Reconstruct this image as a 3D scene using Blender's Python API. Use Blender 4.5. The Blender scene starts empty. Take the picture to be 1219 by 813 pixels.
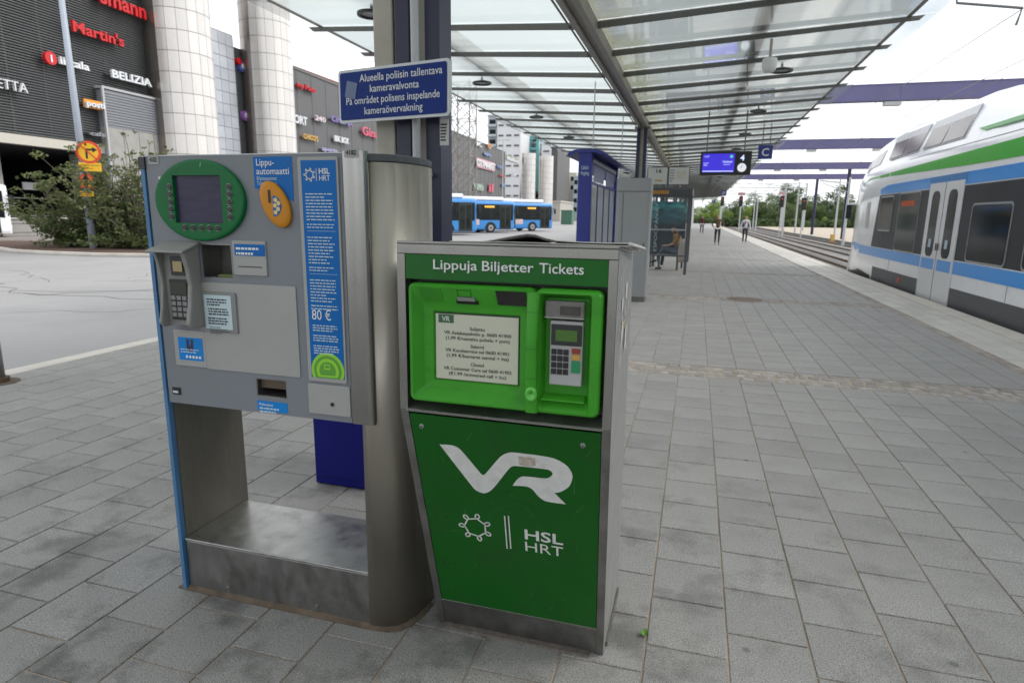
import bpy, bmesh, math, random
import numpy as np
from mathutils import Vector, Matrix
random.seed(7); rnd = random.random
def U(a, b): return a + (b - a) * random.random()
S = bpy.context.scene
COL = S.collection

# ---------------------------------------------------------------- camera (22 mm lens, 1.6 m above the paving)
F = 739.77
Rm = Matrix(((0.95951, 0, 0), (0, 1, 0), (0, 0, 1)))
def _basis():
    c = Vector((609.5, 406.5)); p = Vector((220.5, -147.5)); vx, dy = -47.0, 3640.0
    f = math.sqrt(-(vx * p.x + dy * p.y))
    fw = Vector((p.x, p.y, f)).normalized(); dn = Vector((vx, dy, f)).normalized()
    rt = dn.cross(fw)
    return f, rt, fw, -dn
F, AX, AY, AZ = _basis()
H = 1.6
CAM = Vector((0, 0, H))
def ray(px, py):
    v = Vector((px - 609.5, py - 406.5, F))
    return Vector((AX.dot(v), AY.dot(v), AZ.dot(v)))
def atY(px, py, Y): r = ray(px, py); return CAM + r * (Y / r.y)
def atX(px, py, X): r = ray(px, py); return CAM + r * (X / r.x)
def atZ(px, py, Z=0.0): r = ray(px, py); return CAM + r * ((Z - H) / r.z)
def atP(px, py, p0, n): r = ray(px, py); return CAM + r * ((Vector(p0) - CAM).dot(n) / r.dot(n))

cd = bpy.data.cameras.new('camera'); cam = bpy.data.objects.new('camera', cd); COL.objects.link(cam)
W3 = Matrix((AX, AY, AZ))            # image (right, down, forward) -> world
R = W3 @ Matrix(((1, 0, 0), (0, -1, 0), (0, 0, -1)))
cam.matrix_world = Matrix.Translation(CAM) @ R.to_4x4()
cd.sensor_fit = 'HORIZONTAL'; cd.sensor_width = 36.0; cd.lens = 36.0 * F / 1219.0
cd.clip_start = 0.05; cd.clip_end = 6000
cd.dof.use_dof = True; cd.dof.focus_distance = 2.5; cd.dof.aperture_fstop = 4.5
S.camera = cam
# ---------------------------------------------------------------- sky, sun, exposure (bright overcast)
SUN_EL, SUN_ROT = math.radians(40), math.radians(72)
world = bpy.data.worlds.new('World'); S.world = world; world.use_nodes = True
nt = world.node_tree; N = nt.nodes; L = nt.links; N.clear()
out = N.new('ShaderNodeOutputWorld'); bg = N.new('ShaderNodeBackground'); bg.inputs[1].default_value = 0.1
sky = N.new('ShaderNodeTexSky'); sky.sky_type = 'NISHITA'; sky.sun_disc = False
sky.sun_elevation = SUN_EL; sky.sun_rotation = SUN_ROT; sky.air_density = 1.0; sky.dust_density = 2.0
tc = N.new('ShaderNodeTexCoord'); mp = N.new('ShaderNodeMapping'); mp.inputs['Scale'].default_value = (1.6, 1.6, 5.0)
nz = N.new('ShaderNodeTexNoise'); nz.inputs['Scale'].default_value = 2.2; nz.inputs['Detail'].default_value = 6
rp = N.new('ShaderNodeValToRGB'); rp.color_ramp.elements[0].position = 0.32; rp.color_ramp.elements[1].position = 0.62
rp.color_ramp.elements[0].color = (9.6, 10.2, 11.0, 1); rp.color_ramp.elements[1].color = (14.5, 14.6, 14.8, 1)
mx = N.new('ShaderNodeMix'); mx.data_type = 'RGBA'; mx.inputs[0].default_value = 0.88
L.new(tc.outputs['Generated'], mp.inputs[0]); L.new(mp.outputs[0], nz.inputs['Vector']); L.new(nz.outputs[0], rp.inputs[0])
L.new(sky.outputs[0], mx.inputs[6]); L.new(rp.outputs[0], mx.inputs[7]); L.new(mx.outputs[2], bg.inputs[0]); L.new(bg.outputs[0], out.inputs[0])
sd = bpy.data.lights.new('sun', 'SUN'); sd.energy = 1.4; sd.angle = math.radians(20); sd.color = (1.0, 0.97, 0.92)
so = bpy.data.objects.new('sun', sd); COL.objects.link(so)
so.rotation_euler = (math.pi / 2 - SUN_EL, 0, math.pi - SUN_ROT + math.pi)
dirv = Vector((math.sin(SUN_ROT) * math.cos(SUN_EL), math.cos(SUN_ROT) * math.cos(SUN_EL), math.sin(SUN_EL)))
so.rotation_euler = dirv.to_track_quat('Z', 'Y').to_euler()
S.view_settings.view_transform = 'Standard'; S.view_settings.look = 'None'; S.view_settings.exposure = 0.42; S.view_settings.gamma = 1.0
S.render.engine = 'CYCLES'
S.cycles.max_bounces = 8; S.cycles.transparent_max_bounces = 16; S.cycles.use_denoising = True

# ---------------------------------------------------------------- materials
MATS = {}
def srgb(r, g, b):
    f = lambda c: (c / 255 / 12.92) if c / 255 <= 0.04045 else ((c / 255 + 0.055) / 1.055) ** 2.4
    return (f(r), f(g), f(b))
def mat(name, col, rough=0.5, metal=0.0, var=0.08, scale=6.0, bump=0.0, bscale=60.0, stretch=(1, 1, 1), dirt=None, dirtamt=0.0,
        dirtscale=3.0, alpha=1.0, emit=None, estr=0.0, objrand=0.0, coat=0.0, spec=None, attr=False, trans=0.0, rvar=0.0):
    if name in MATS: return MATS[name]
    m = bpy.data.materials.new(name); m.use_nodes = True
    nt = m.node_tree; N = nt.nodes; L = nt.links
    p = N['Principled BSDF']; p.inputs['Roughness'].default_value = rough; p.inputs['Metallic'].default_value = metal
    tc = N.new('ShaderNodeTexCoord'); mp = N.new('ShaderNodeMapping'); mp.inputs['Scale'].default_value = stretch
    L.new(tc.outputs['Object'], mp.inputs[0])
    n1 = N.new('ShaderNodeTexNoise'); n1.inputs['Scale'].default_value = scale; n1.inputs['Detail'].default_value = 8; n1.inputs['Roughness'].default_value = 0.6
    L.new(mp.outputs[0], n1.inputs['Vector'])
    mr = N.new('ShaderNodeMapRange'); mr.inputs[1].default_value = 0.25; mr.inputs[2].default_value = 0.75
    mr.inputs[3].default_value = 1 - var; mr.inputs[4].default_value = 1 + var; L.new(n1.outputs[0], mr.inputs[0])
    fac = mr.outputs[0]
    if objrand:
        oi = N.new('ShaderNodeObjectInfo'); m2 = N.new('ShaderNodeMapRange'); m2.inputs[3].default_value = 1 - objrand; m2.inputs[4].default_value = 1 + objrand
        L.new(oi.outputs['Random'], m2.inputs[0]); mm = N.new('ShaderNodeMath'); mm.operation = 'MULTIPLY'
        L.new(fac, mm.inputs[0]); L.new(m2.outputs[0], mm.inputs[1]); fac = mm.outputs[0]
    if attr:
        at = N.new('ShaderNodeAttribute'); at.attribute_name = 'tone'; mm = N.new('ShaderNodeMath'); mm.operation = 'MULTIPLY'
        L.new(fac, mm.inputs[0]); L.new(at.outputs['Fac'], mm.inputs[1]); fac = mm.outputs[0]
    vm = N.new('ShaderNodeVectorMath'); vm.operation = 'SCALE'; vm.inputs[0].default_value = col; L.new(fac, vm.inputs['Scale'])
    c = vm.outputs[0]
    if dirt is not None:
        n3 = N.new('ShaderNodeTexNoise'); n3.inputs['Scale'].default_value = dirtscale; n3.inputs['Detail'].default_value = 10; n3.inputs['Roughness'].default_value = 0.68
        L.new(tc.outputs['Object'], n3.inputs['Vector'])
        m3 = N.new('ShaderNodeMapRange'); m3.inputs[1].default_value = 0.5; m3.inputs[2].default_value = 0.75; m3.inputs[4].default_value = dirtamt
        L.new(n3.outputs[0], m3.inputs[0]); mix = N.new('ShaderNodeMix'); mix.data_type = 'RGBA'
        L.new(m3.outputs[0], mix.inputs[0]); L.new(c, mix.inputs[6]); mix.inputs[7].default_value = (*dirt, 1); c = mix.outputs[2]
    L.new(c, p.inputs['Base Color'])
    if rvar:
        mr2 = N.new('ShaderNodeMapRange'); mr2.inputs[1].default_value = 0.3; mr2.inputs[2].default_value = 0.7
        mr2.inputs[3].default_value = max(0, rough - rvar); mr2.inputs[4].default_value = min(1, rough + rvar)
        L.new(n1.outputs[0], mr2.inputs[0]); L.new(mr2.outputs[0], p.inputs['Roughness'])
    if bump:
        n2 = N.new('ShaderNodeTexNoise'); n2.inputs['Scale'].default_value = bscale; n2.inputs['Detail'].default_value = 4
        L.new(mp.outputs[0], n2.inputs['Vector']); b = N.new('ShaderNodeBump'); b.inputs['Strength'].default_value = min(1, bump); b.inputs['Distance'].default_value = 0.004
        L.new(n2.outputs[0], b.inputs['Height']); L.new(b.outputs[0], p.inputs['Normal'])
    if emit: p.inputs['Emission Color'].default_value = (*emit, 1); p.inputs['Emission Strength'].default_value = estr
    if alpha < 1: p.inputs['Alpha'].default_value = alpha
    if coat: p.inputs['Coat Weight'].default_value = coat; p.inputs['Coat Roughness'].default_value = 0.08
    if spec is not None: p.inputs['Specular IOR Level'].default_value = spec
    if trans: p.inputs['Transmission Weight'].default_value = trans
    MATS[name] = m; return m

def mat_slab(name, base, speck=0.5, stain=0.5):
    """flamed granite-aggregate slab: speckle of light and dark grains, damp and dirty stains, partly contact shadow by the machines"""
    m = mat(name, base, 0.66, var=0.10, scale=2.2, objrand=0.03, attr=True)
    nt = m.node_tree; N = nt.nodes; L = nt.links; p = N['Principled BSDF']
    src = p.inputs['Base Color'].links[0].from_socket
    geo = N.new('ShaderNodeNewGeometry')
    g = N.new('ShaderNodeTexNoise'); g.inputs['Scale'].default_value = 210; g.inputs['Detail'].default_value = 2
    L.new(geo.outputs['Position'], g.inputs['Vector'])
    r = N.new('ShaderNodeValToRGB'); e = r.color_ramp.elements
    e[0].position = 0.36; e[0].color = (1 - speck * .7,) * 3 + (1,); e[1].position = 0.5; e[1].color = (1, 1, 1, 1)
    x = e.new(0.66); x.color = (1 + 0.0,) * 3 + (1,); y = e.new(0.72); y.color = (1 + speck * 1.3,) * 3 + (1,)
    L.new(g.outputs[0], r.inputs[0])
    mu = N.new('ShaderNodeMix'); mu.data_type = 'RGBA'; mu.blend_type = 'MULTIPLY'; mu.inputs[0].default_value = 1
    L.new(src, mu.inputs[6]); L.new(r.outputs[0], mu.inputs[7])
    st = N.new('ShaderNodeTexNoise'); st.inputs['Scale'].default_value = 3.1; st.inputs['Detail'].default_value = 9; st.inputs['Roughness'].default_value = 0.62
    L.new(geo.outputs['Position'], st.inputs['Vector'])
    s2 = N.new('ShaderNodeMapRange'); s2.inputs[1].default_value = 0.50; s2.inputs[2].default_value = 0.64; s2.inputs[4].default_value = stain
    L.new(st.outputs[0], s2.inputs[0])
    # stains round the foot of the machines, partly painted contact shadow, fading with distance
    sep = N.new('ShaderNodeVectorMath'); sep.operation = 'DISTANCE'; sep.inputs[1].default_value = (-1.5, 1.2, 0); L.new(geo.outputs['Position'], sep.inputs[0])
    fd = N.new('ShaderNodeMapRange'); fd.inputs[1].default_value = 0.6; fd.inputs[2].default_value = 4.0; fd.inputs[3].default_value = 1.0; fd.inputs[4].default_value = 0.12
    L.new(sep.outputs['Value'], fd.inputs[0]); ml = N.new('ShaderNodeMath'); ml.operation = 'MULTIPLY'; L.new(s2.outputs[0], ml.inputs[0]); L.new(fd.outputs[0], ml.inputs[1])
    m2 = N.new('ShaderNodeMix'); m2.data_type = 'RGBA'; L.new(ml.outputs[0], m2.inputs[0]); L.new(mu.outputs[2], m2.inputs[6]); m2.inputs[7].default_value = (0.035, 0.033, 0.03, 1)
    # old chewing gum spots
    vo = N.new('ShaderNodeTexVoronoi'); vo.inputs['Scale'].default_value = 2.6; L.new(geo.outputs['Position'], vo.inputs['Vector'])
    v2 = N.new('ShaderNodeMapRange'); v2.inputs[1].default_value = 0.035; v2.inputs[2].default_value = 0.06; v2.inputs[3].default_value = 0.6; v2.inputs[4].default_value = 0
    L.new(vo.outputs['Distance'], v2.inputs[0])
    m4 = N.new('ShaderNodeMix'); m4.data_type = 'RGBA'; L.new(v2.outputs[0], m4.inputs[0]); L.new(m2.outputs[2], m4.inputs[6]); m4.inputs[7].default_value = (0.05, 0.05, 0.05, 1)
    L.new(m4.outputs[2], p.inputs['Base Color'])
    b = N.new('ShaderNodeBump'); b.inputs['Strength'].default_value = 0.2; b.inputs['Distance'].default_value = 0.002
    L.new(g.outputs[0], b.inputs['Height']); L.new(b.outputs[0], p.inputs['Normal'])
    return m

steel = mat('brushed_steel', (0.33, 0.325, 0.31), 0.27, 1.0, var=0.05, scale=3, stretch=(1, 1, .5), dirt=(0.16, 0.15, 0.13), dirtamt=0.35, dirtscale=5, rvar=0.02)
steel_dark = mat('worn_steel', (0.25, 0.245, 0.235), 0.42, 0.9, var=0.2, scale=4, stretch=(3, 3, 1.5), bump=0.2, bscale=20, dirt=(0.1, 0.095, 0.085), dirtamt=0.65, dirtscale=6, rvar=0.15)
steel_step = mat('scuffed_steel', (0.40, 0.395, 0.38), 0.36, 0.9, var=0.15, scale=14, bump=0.06, bscale=30, dirt=(0.12, 0.12, 0.11), dirtamt=0.5, dirtscale=12, rvar=0.1)
bronze = mat('dull_olive_steel', (0.36, 0.335, 0.29), 0.38, 0.85, var=0.06, scale=2, stretch=(1, 1, .5), bump=0.1, bscale=20)
grey_paint = mat('grey_machine_paint', (0.185, 0.20, 0.225), 0.5, var=0.04, bump=0.06, bscale=250, dirt=(0.13, 0.13, 0.13), dirtamt=0.35)
lgrey_paint = mat('light_grey_plate', (0.34, 0.34, 0.33), 0.5, var=0.04, bump=0.05, bscale=250, dirt=(0.22, 0.21, 0.2), dirtamt=0.4)
hood_grey = mat('hood_grey_plastic', (0.25, 0.25, 0.235), 0.5, var=0.06, dirt=(0.15, 0.14, 0.12), dirtamt=0.4)
black = mat('black_plastic', (0.008, 0.008, 0.009), 0.4, var=0.2)
rubber = mat('black_rubber', (0.012, 0.012, 0.012), 0.8, var=0.2)
g_bezel = mat('green_bezel_plastic', (0.002, 0.125, 0.032), 0.4, var=0.06, spec=.25)
g_bright = mat('bright_green_moulding', (0.050, 0.31, 0.022), 0.36, var=0.08, scale=4, dirt=(0.04, 0.17, 0.03), dirtamt=0.6, dirtscale=7, spec=.3, rvar=.1)
g_dark = mat('dark_green_panel', (0.006, 0.095, 0.009), 0.34, var=0.10, scale=2, dirt=(0.018, 0.055, 0.016), dirtamt=0.6, dirtscale=5, spec=.25, rvar=.1)
lcd = mat('grey_violet_screen', (0.040, 0.034, 0.072), 0.3, var=0.35, scale=9, stretch=(1, 1, 7), spec=.25)
lcd_txt = mat('beige_lit_screen', (0.35, 0.36, 0.30), 0.25, var=0.03, emit=(0.38, 0.39, 0.31), estr=0.22, coat=0.3)
lcd_green = mat('green_lcd', (0.07, 0.16, 0.03), 0.25, var=0.05)
hsl_blue = mat('bright_blue_print', (0.004, 0.125, 0.42), 0.4, var=0.03, spec=.2)
sky_label = mat('light_blue_label', (0.008, 0.21, 0.60), 0.4, var=0.04, spec=.2)
orange = mat('orange_plastic', (0.56, 0.225, 0.015), 0.4, var=0.05, spec=.25)
white_pt = mat('white_print', (0.72, 0.73, 0.72), 0.45, var=0.04)
white_worn = mat('worn_white_print', (0.62, 0.62, 0.60), 0.5, var=0.1, scale=30, dirt=(0.2, 0.17, 0.15), dirtamt=0.25, dirtscale=12)
paleblue = mat('pale_blue_paper', (0.50, 0.62, 0.66), 0.6, var=0.03)
navy = mat('navy_paint', (0.022, 0.024, 0.075), 0.42, var=0.1, dirt=(0.06, 0.06, 0.08), dirtamt=0.3)
navy_col = mat('navy_column_paint', (0.016, 0.017, 0.05), 0.38, var=0.1)
sign_blue = mat('sign_blue', (0.012, 0.030, 0.20), 0.4, var=0.05)
kiosk_blue = mat('royal_blue_paint', (0.010, 0.020, 0.20), 0.4, var=0.06)
cream = mat('cream_steel', (0.42, 0.39, 0.33), 0.5, var=0.1, stretch=(1, 1, .3), dirt=(0.2, 0.17, 0.13), dirtamt=0.4)
pipe_grey = mat('pale_grey_pipe', (0.42, 0.43, 0.44), 0.45, var=0.06)
rib_dark = mat('dark_grey_rib_steel', (0.13, 0.13, 0.12), 0.45, 0.3, var=0.12)
beam_grey = mat('grey_beam_paint', (0.30, 0.28, 0.25), 0.5, var=0.1, dirt=(0.07, 0.06, 0.05), dirtamt=0.4)
purple = mat('muted_purple_blue_paint', (0.115, 0.11, 0.235), 0.5, var=0.1, scale=.8, dirt=(0.2, 0.2, 0.28), dirtamt=0.2, dirtscale=.6)
cabinet = mat('mid_grey_cabinet', (0.25, 0.26, 0.265), 0.5, var=0.04)
conc = mat('concrete', (0.33, 0.32, 0.30), 0.85, var=0.15, scale=2, bump=0.3, bscale=40)
conc_lt = mat('pale_concrete', (0.50, 0.47, 0.42), 0.85, var=0.12, scale=2, bump=0.2, bscale=40, dirt=(.25, .22, .19), dirtamt=.4)
glass_dk = mat('dark_window_glass', (0.018, 0.022, 0.022), 0.08, var=0.5, scale=1.6, spec=0.1)
clear_glass = mat('clear_glass', (0.3, 0.35, 0.34), 0.05, var=0.0, alpha=0.10)
alu = mat('grey_aluminium', (0.40, 0.41, 0.41), 0.35, 0.6, var=0.05)
white_gloss = mat('white_vehicle_paint', (0.80, 0.81, 0.83), 0.22, var=0.03, scale=1, coat=0.5, dirt=(0.45, 0.45, 0.45), dirtamt=0.25)
train_grey = mat('grey_vehicle_skirt', (0.075, 0.078, 0.082), 0.45, var=0.1)
train_blue = mat('vivid_blue_vehicle_band', (0.018, 0.27, 0.74), 0.3, var=0.04, coat=0.4)
train_green = mat('vivid_green_stripe', (0.06, 0.46, 0.035), 0.25, var=0.04, coat=0.4)
pale_green = mat('pale_green_stripe', (0.36, 0.70, 0.36), 0.3, var=0.03)
bus_blue = mat('light_blue_bus_paint', (0.03, 0.22, 0.56), 0.25, var=0.05, coat=0.4)
red_pt = mat('red_lettering', (0.55, 0.012, 0.016), 0.4, var=0.06)
soil = mat('reddish_soil', (0.09, 0.052, 0.038), 0.95, var=0.4, scale=9, bump=0.6, bscale=30)
asphalt = mat('light_worn_asphalt', (0.30, 0.295, 0.29), 0.9, var=0.12, scale=.7, bump=0.4, bscale=120, dirt=(0.15, 0.15, 0.15), dirtamt=0.5, dirtscale=.35)
ballast = mat('track_ballast', (0.19, 0.195, 0.205), 0.95, var=0.55, scale=16, bump=1.0, bscale=18, dirt=(0.07, 0.06, 0.05), dirtamt=0.6, dirtscale=1.0)
rust = mat('rusty_rail', (0.12, 0.075, 0.05), 0.6, 0.3, var=0.2)
sandm = mat('beige_gravel', (0.40, 0.345, 0.27), 0.95, var=0.15, scale=1.2)
grass_m = mat('verge_grass', (0.06, 0.09, 0.025), 0.95, var=0.4, scale=3)
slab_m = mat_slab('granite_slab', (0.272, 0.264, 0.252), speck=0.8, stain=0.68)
slab_lt = mat_slab('pale_concrete_slab', (0.46, 0.44, 0.40), speck=0.2, stain=0.25)
sett_m = mat('granite_sett', (0.27, 0.25, 0.235), 0.85, var=0.2, scale=12, attr=True, bump=0.3)
joint_m = mat('sandy_joint', (0.31, 0.255, 0.205), 0.95, var=0.25, scale=1.3, bump=0.3, bscale=100, dirt=(0.035, 0.03, 0.027), dirtamt=1.0, dirtscale=.9)

# ---------------------------------------------------------------- object helpers
TM = {}                       # thing -> its world matrix
def thing(name, label, cat, loc=(0, 0, 0), rz=0.0, group=None, kind=None):
    o = bpy.data.objects.new(name, None); COL.objects.link(o); o.empty_display_size = 0.2
    o.location = loc; o.rotation_euler = (0, 0, rz); o['label'] = label; o['category'] = cat
    if group: o['group'] = group
    TM[o.name] = Matrix.Translation(Vector(loc)) @ Matrix.Rotation(rz, 4, 'Z'); return o
def root_of(o):
    while o.parent: o = o.parent
    return o
def tag(o, label, cat, group=None):
    o['label'] = label; o['category'] = cat
    if group: o['group'] = group
    return o
class MB:
    def __init__(s): s.v = []; s.f = []; s.t = None
    def add(s, vs, fs):
        n = len(s.v); s.v += [tuple(v) for v in vs]; s.f += [tuple(i + n for i in f) for f in fs]; return s
    def box(s, x0, x1, y0, y1, z0, z1):
        return s.add([(x0, y0, z0), (x1, y0, z0), (x1, y1, z0), (x0, y1, z0), (x0, y0, z1), (x1, y0, z1), (x1, y1, z1), (x0, y1, z1)],
                     [(0, 3, 2, 1), (4, 5, 6, 7), (0, 1, 5, 4), (1, 2, 6, 5), (2, 3, 7, 6), (3, 0, 4, 7)])
    def hexa(s, b, t):        # bottom 4, top 4 (counter-clockwise from above)
        return s.add(list(b) + list(t), [(0, 3, 2, 1), (4, 5, 6, 7), (0, 1, 5, 4), (1, 2, 6, 5), (2, 3, 7, 6), (3, 0, 4, 7)])
    def extr(s, poly, d):     # planar polygon swept by vector d
        n = len(poly); d = Vector(d); a = [Vector(p) for p in poly]; b = [p + d for p in a]
        return s.add(a + b, [tuple(range(n - 1, -1, -1)), tuple(range(n, 2 * n))] + [(i, (i + 1) % n, (i + 1) % n + n, i + n) for i in range(n)])
    def rod(s, a, b, r, r2=None, n=8, cap=True):
        a = Vector(a); b = Vector(b); r2 = r if r2 is None else r2; d = (b - a).normalized()
        u = d.orthogonal().normalized(); w = d.cross(u); k = len(s.v)
        for p, q in ((a, r), (b, r2)):
            for i in range(n):
                t = 2 * math.pi * i / n; s.v.append(tuple(p + (u * math.cos(t) + w * math.sin(t)) * q))
        s.f += [(k + i, k + (i + 1) % n, k + n + (i + 1) % n, k + n + i) for i in range(n)]
        if cap: s.f += [tuple(k + i for i in range(n - 1, -1, -1)), tuple(k + n + i for i in range(n))]
        return s
    def tube(s, pts, r, n=8):
        rs = r if isinstance(r, (list, tuple)) else [r] * len(pts)
        pts = [Vector(p) for p in pts]; k = len(s.v); u = None
        for i, p in enumerate(pts):
            d = (pts[min(i + 1, len(pts) - 1)] - pts[max(i - 1, 0)]).normalized()
            if u is None: u = d.orthogonal().normalized()
            u = (u - d * u.dot(d)).normalized(); w = d.cross(u)
            for j in range(n):
                t = 2 * math.pi * j / n; s.v.append(tuple(p + (u * math.cos(t) + w * math.sin(t)) * rs[i]))
        for i in range(len(pts) - 1):
            s.f += [(k + i * n + j, k + i * n + (j + 1) % n, k + (i + 1) * n + (j + 1) % n, k + (i + 1) * n + j) for j in range(n)]
        m = k + (len(pts) - 1) * n
        s.f += [tuple(k + j for j in range(n - 1, -1, -1)), tuple(m + j for j in range(n))]; return s
    def loft(s, rings, close=True, caps=True):
        n = len(rings[0]); k = len(s.v)
        for r in rings: s.v += [tuple(p) for p in r]
        for i in range(len(rings) - 1):
            for j in range(n if close else n - 1):
                s.f.append((k + i * n + j, k + i * n + (j + 1) % n, k + (i + 1) * n + (j + 1) % n, k + (i + 1) * n + j))
        if caps: s.f += [tuple(k + j for j in range(n - 1, -1, -1)), tuple(k + (len(rings) - 1) * n + j for j in range(n))]
        return s
    def build(s, name, m, parent=None, world=True, bevel=0.0, smooth=False, seg=2, tone=None, fixn=True):
        me = bpy.data.meshes.new(name); vs = s.v
        if parent is not None and world:
            inv = TM.get(root_of(parent).name, Matrix()).inverted(); vs = [tuple(inv @ Vector(v)) for v in vs]
        me.from_pydata(vs, [], s.f)
        if fixn:
            bm = bmesh.new(); bm.from_mesh(me); bmesh.ops.recalc_face_normals(bm, faces=bm.faces); bm.to_mesh(me); bm.free()
        if tone is not None:
            a = me.attributes.new('tone', 'FLOAT', 'FACE'); a.data.foreach_set('value', tone)
        me.materials.append(m)
        if smooth: me.polygons.foreach_set('use_smooth', [True] * len(me.polygons))
        o = bpy.data.objects.new(name, me); COL.objects.link(o)
        if parent is not None: o.parent = parent
        if bevel:
            b = o.modifiers.new('bevel', 'BEVEL'); b.width = bevel; b.segments = seg; b.limit_method = 'ANGLE'; b.angle_limit = math.radians(40)
        return o
def struct(o): o['kind'] = 'structure'; return o
def stuff(o): o['kind'] = 'stuff'; return o
def kids(o): return [c for c in bpy.data.objects if c.parent == o]
def copy_tree(o, loc=None, rz=None, label=None, parent=None):
    c = o.copy(); COL.objects.link(c)
    if parent is not None: c.parent = parent
    for ch in list(o.children): copy_tree(ch, parent=c)
    if loc is not None: c.location = loc
    if rz is not None: c.rotation_euler = (0, 0, rz)
    if label: c['label'] = label
    return c
def rrect(x0, x1, z0, z1, r, n=4):
    out = []
    for cx, cz, a0 in ((x1 - r, z1 - r, 0), (x0 + r, z1 - r, 90), (x0 + r, z0 + r, 180), (x1 - r, z0 + r, 270)):
        for i in range(n + 1):
            a = math.radians(a0 + 90 * i / n); out.append((cx + r * math.cos(a), cz + r * math.sin(a)))
    return out
def text(s, name, m, parent, o, ux, uz, size, align='LEFT', width=None, bold=0.0, depth=0.0015, world=True, label=None):
    """letters as a mesh lying in the plane spanned by ux (reading direction) and uz (up), baseline start / centre at o"""
    c = bpy.data.curves.new('lettering', 'FONT'); c.body = s; c.size = 1.0; c.align_x = align; c.resolution_u = 3
    c.offset = bold; c.extrude = 0.0
    t = bpy.data.objects.new('t', c); COL.objects.link(t)
    dg = bpy.context.evaluated_depsgraph_get(); me = bpy.data.meshes.new_from_object(t.evaluated_get(dg))
    bpy.data.objects.remove(t); bpy.data.curves.remove(c)
    n = len(me.vertices); co = np.empty(n * 3); me.vertices.foreach_get('co', co); co = co.reshape(n, 3)
    sx = size
    if width: w = co[:, 0].max() - co[:, 0].min(); sx = width / w
    ux = Vector(ux).normalized(); uz = Vector(uz).normalized(); un = ux.cross(uz)
    M = (np.outer(co[:, 0] * sx, ux) + np.outer(co[:, 1] * size, uz)) + np.array(o) + np.array(un * 0.001)
    fs = [tuple(p.vertices) for p in me.polygons]; bpy.data.meshes.remove(me)
    b = MB(); vs = [tuple(p) for p in M]
    if depth > 0.002:
        back = [tuple(np.array(p)) for p in M]; front = [tuple(np.array(p) + np.array(un * depth)) for p in M]
        ec = {}
        for f in fs:
            for i in range(len(f)):
                e = (f[i], f[(i + 1) % len(f)]); k = tuple(sorted(e)); ec.setdefault(k, []).append(e)
        b.v = front + back; b.f = list(fs) + [(e[0][0] + 0, e[0][0] + n, e[0][1] + n, e[0][1]) for e in ec.values() if len(e) == 1]
        ob = b.build(name, m, parent, world=world, fixn=False)
    else:
        b.v = vs; b.f = fs; ob = b.build(name, m, parent, world=world, fixn=False)
    if label: ob['label'] = label
    return ob
XH, ZH = Vector((1, 0, 0)), Vector((0, 0, 1))
def microtext(parent, name, m, o, ux, uz, w, h, lines, fill=0.5, ragged=True, world=True):
    """small print too fine to read: rows of word-length dashes"""
    b = MB(); ux = Vector(ux).normalized(); uz = Vector(uz).normalized(); un = ux.cross(uz); o = Vector(o) + un * 0.0012
    for i in range(lines):
        z = -h * (i + 0.5) / lines; x = 0; end = w * (U(.55, 1) if ragged and (i == lines - 1 or rnd() < .2) else U(.88, 1)); hh = h / lines * fill / 2
        while x < end:
            ln = min(U(.06, .2) * w, end - x)
            p = [o + ux * a + uz * c for a, c in ((x, z - hh), (x + ln, z - hh), (x + ln, z + hh), (x, z + hh))]
            b.add(p, [(0, 1, 2, 3)]); x += ln + w * 0.03
    return stuff(b.build(name, m, parent, world=world, fixn=False))

# ================================================================ SETTING: ground, platform, paving, tracks
g = MB().add([(-2500, -2500, -0.95), (2500, -2500, -0.95), (2500, 4000, -0.95), (-2500, 4000, -0.95)], [(0, 1, 2, 3)])
struct(g.build('ground', grass_m))
g = MB().add([(4.62, -30, -0.80), (14.1, -30, -0.80), (14.1, 420, -0.80), (4.62, 420, -0.80)], [(0, 1, 2, 3)])
ball = struct(g.build('trackbed', ballast))
b = MB()
b.box(-160, -6.62, -40, 200, -0.94, -0.07)
road = struct(b.build('road', asphalt))
# platform body, slabs lie on it
b = MB().box(-6.38, 4.42, -12, 190, -0.94, -0.0055); struct(b.build('platform_bed', joint_m))
b = MB().box(-6.60, -6.38, -12, 190, -0.94, 0.004); struct(b.build('kerb', conc_lt, bevel=0.015))
b = MB()
for i in range(202):
    y = -12 + i; b.box(4.30, 4.64, y + 0.004, y + 0.996, -0.22, 0.006)
b.box(4.42, 4.52, -12, 190, -0.94, -0.222)
edge = struct(b.build('platform_edge', conc_lt))
def slab_geo(x0, x1, y0, y1, z=0.0, jt=0.0038, ch=0.003, tilt=0.0012):
    x0 += jt; x1 -= jt; y0 += jt; y1 -= jt
    d = [U(-tilt, tilt) for _ in range(4)]
    o = [(x0, y0), (x1, y0), (x1, y1), (x0, y1)]; i = [(x0 + ch, y0 + ch), (x1 - ch, y0 + ch), (x1 - ch, y1 - ch), (x0 + ch, y1 - ch)]
    vs = [(p[0], p[1], z - 0.03) for p in o] + [(p[0], p[1], z - ch + d[k]) for k, p in enumerate(o)] + [(p[0], p[1], z + d[k]) for k, p in enumerate(i)]
    fs = [(8, 9, 10, 11)] + [(k, (k + 1) % 4, (k + 1) % 4 + 4, k + 4) for k in range(4)] + [(k + 4, (k + 1) % 4 + 4, (k + 1) % 4 + 8, k + 8) for k in range(4)]
    return vs, fs
BANDS = [(6.48, 6.98), (12.9, 13.4), (19.3, 19.8), (25.7, 26.2), (32.1, 32.6), (38.5, 39.0), (44.9, 45.4), (51.3, 51.8)]
slabs = []
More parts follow.
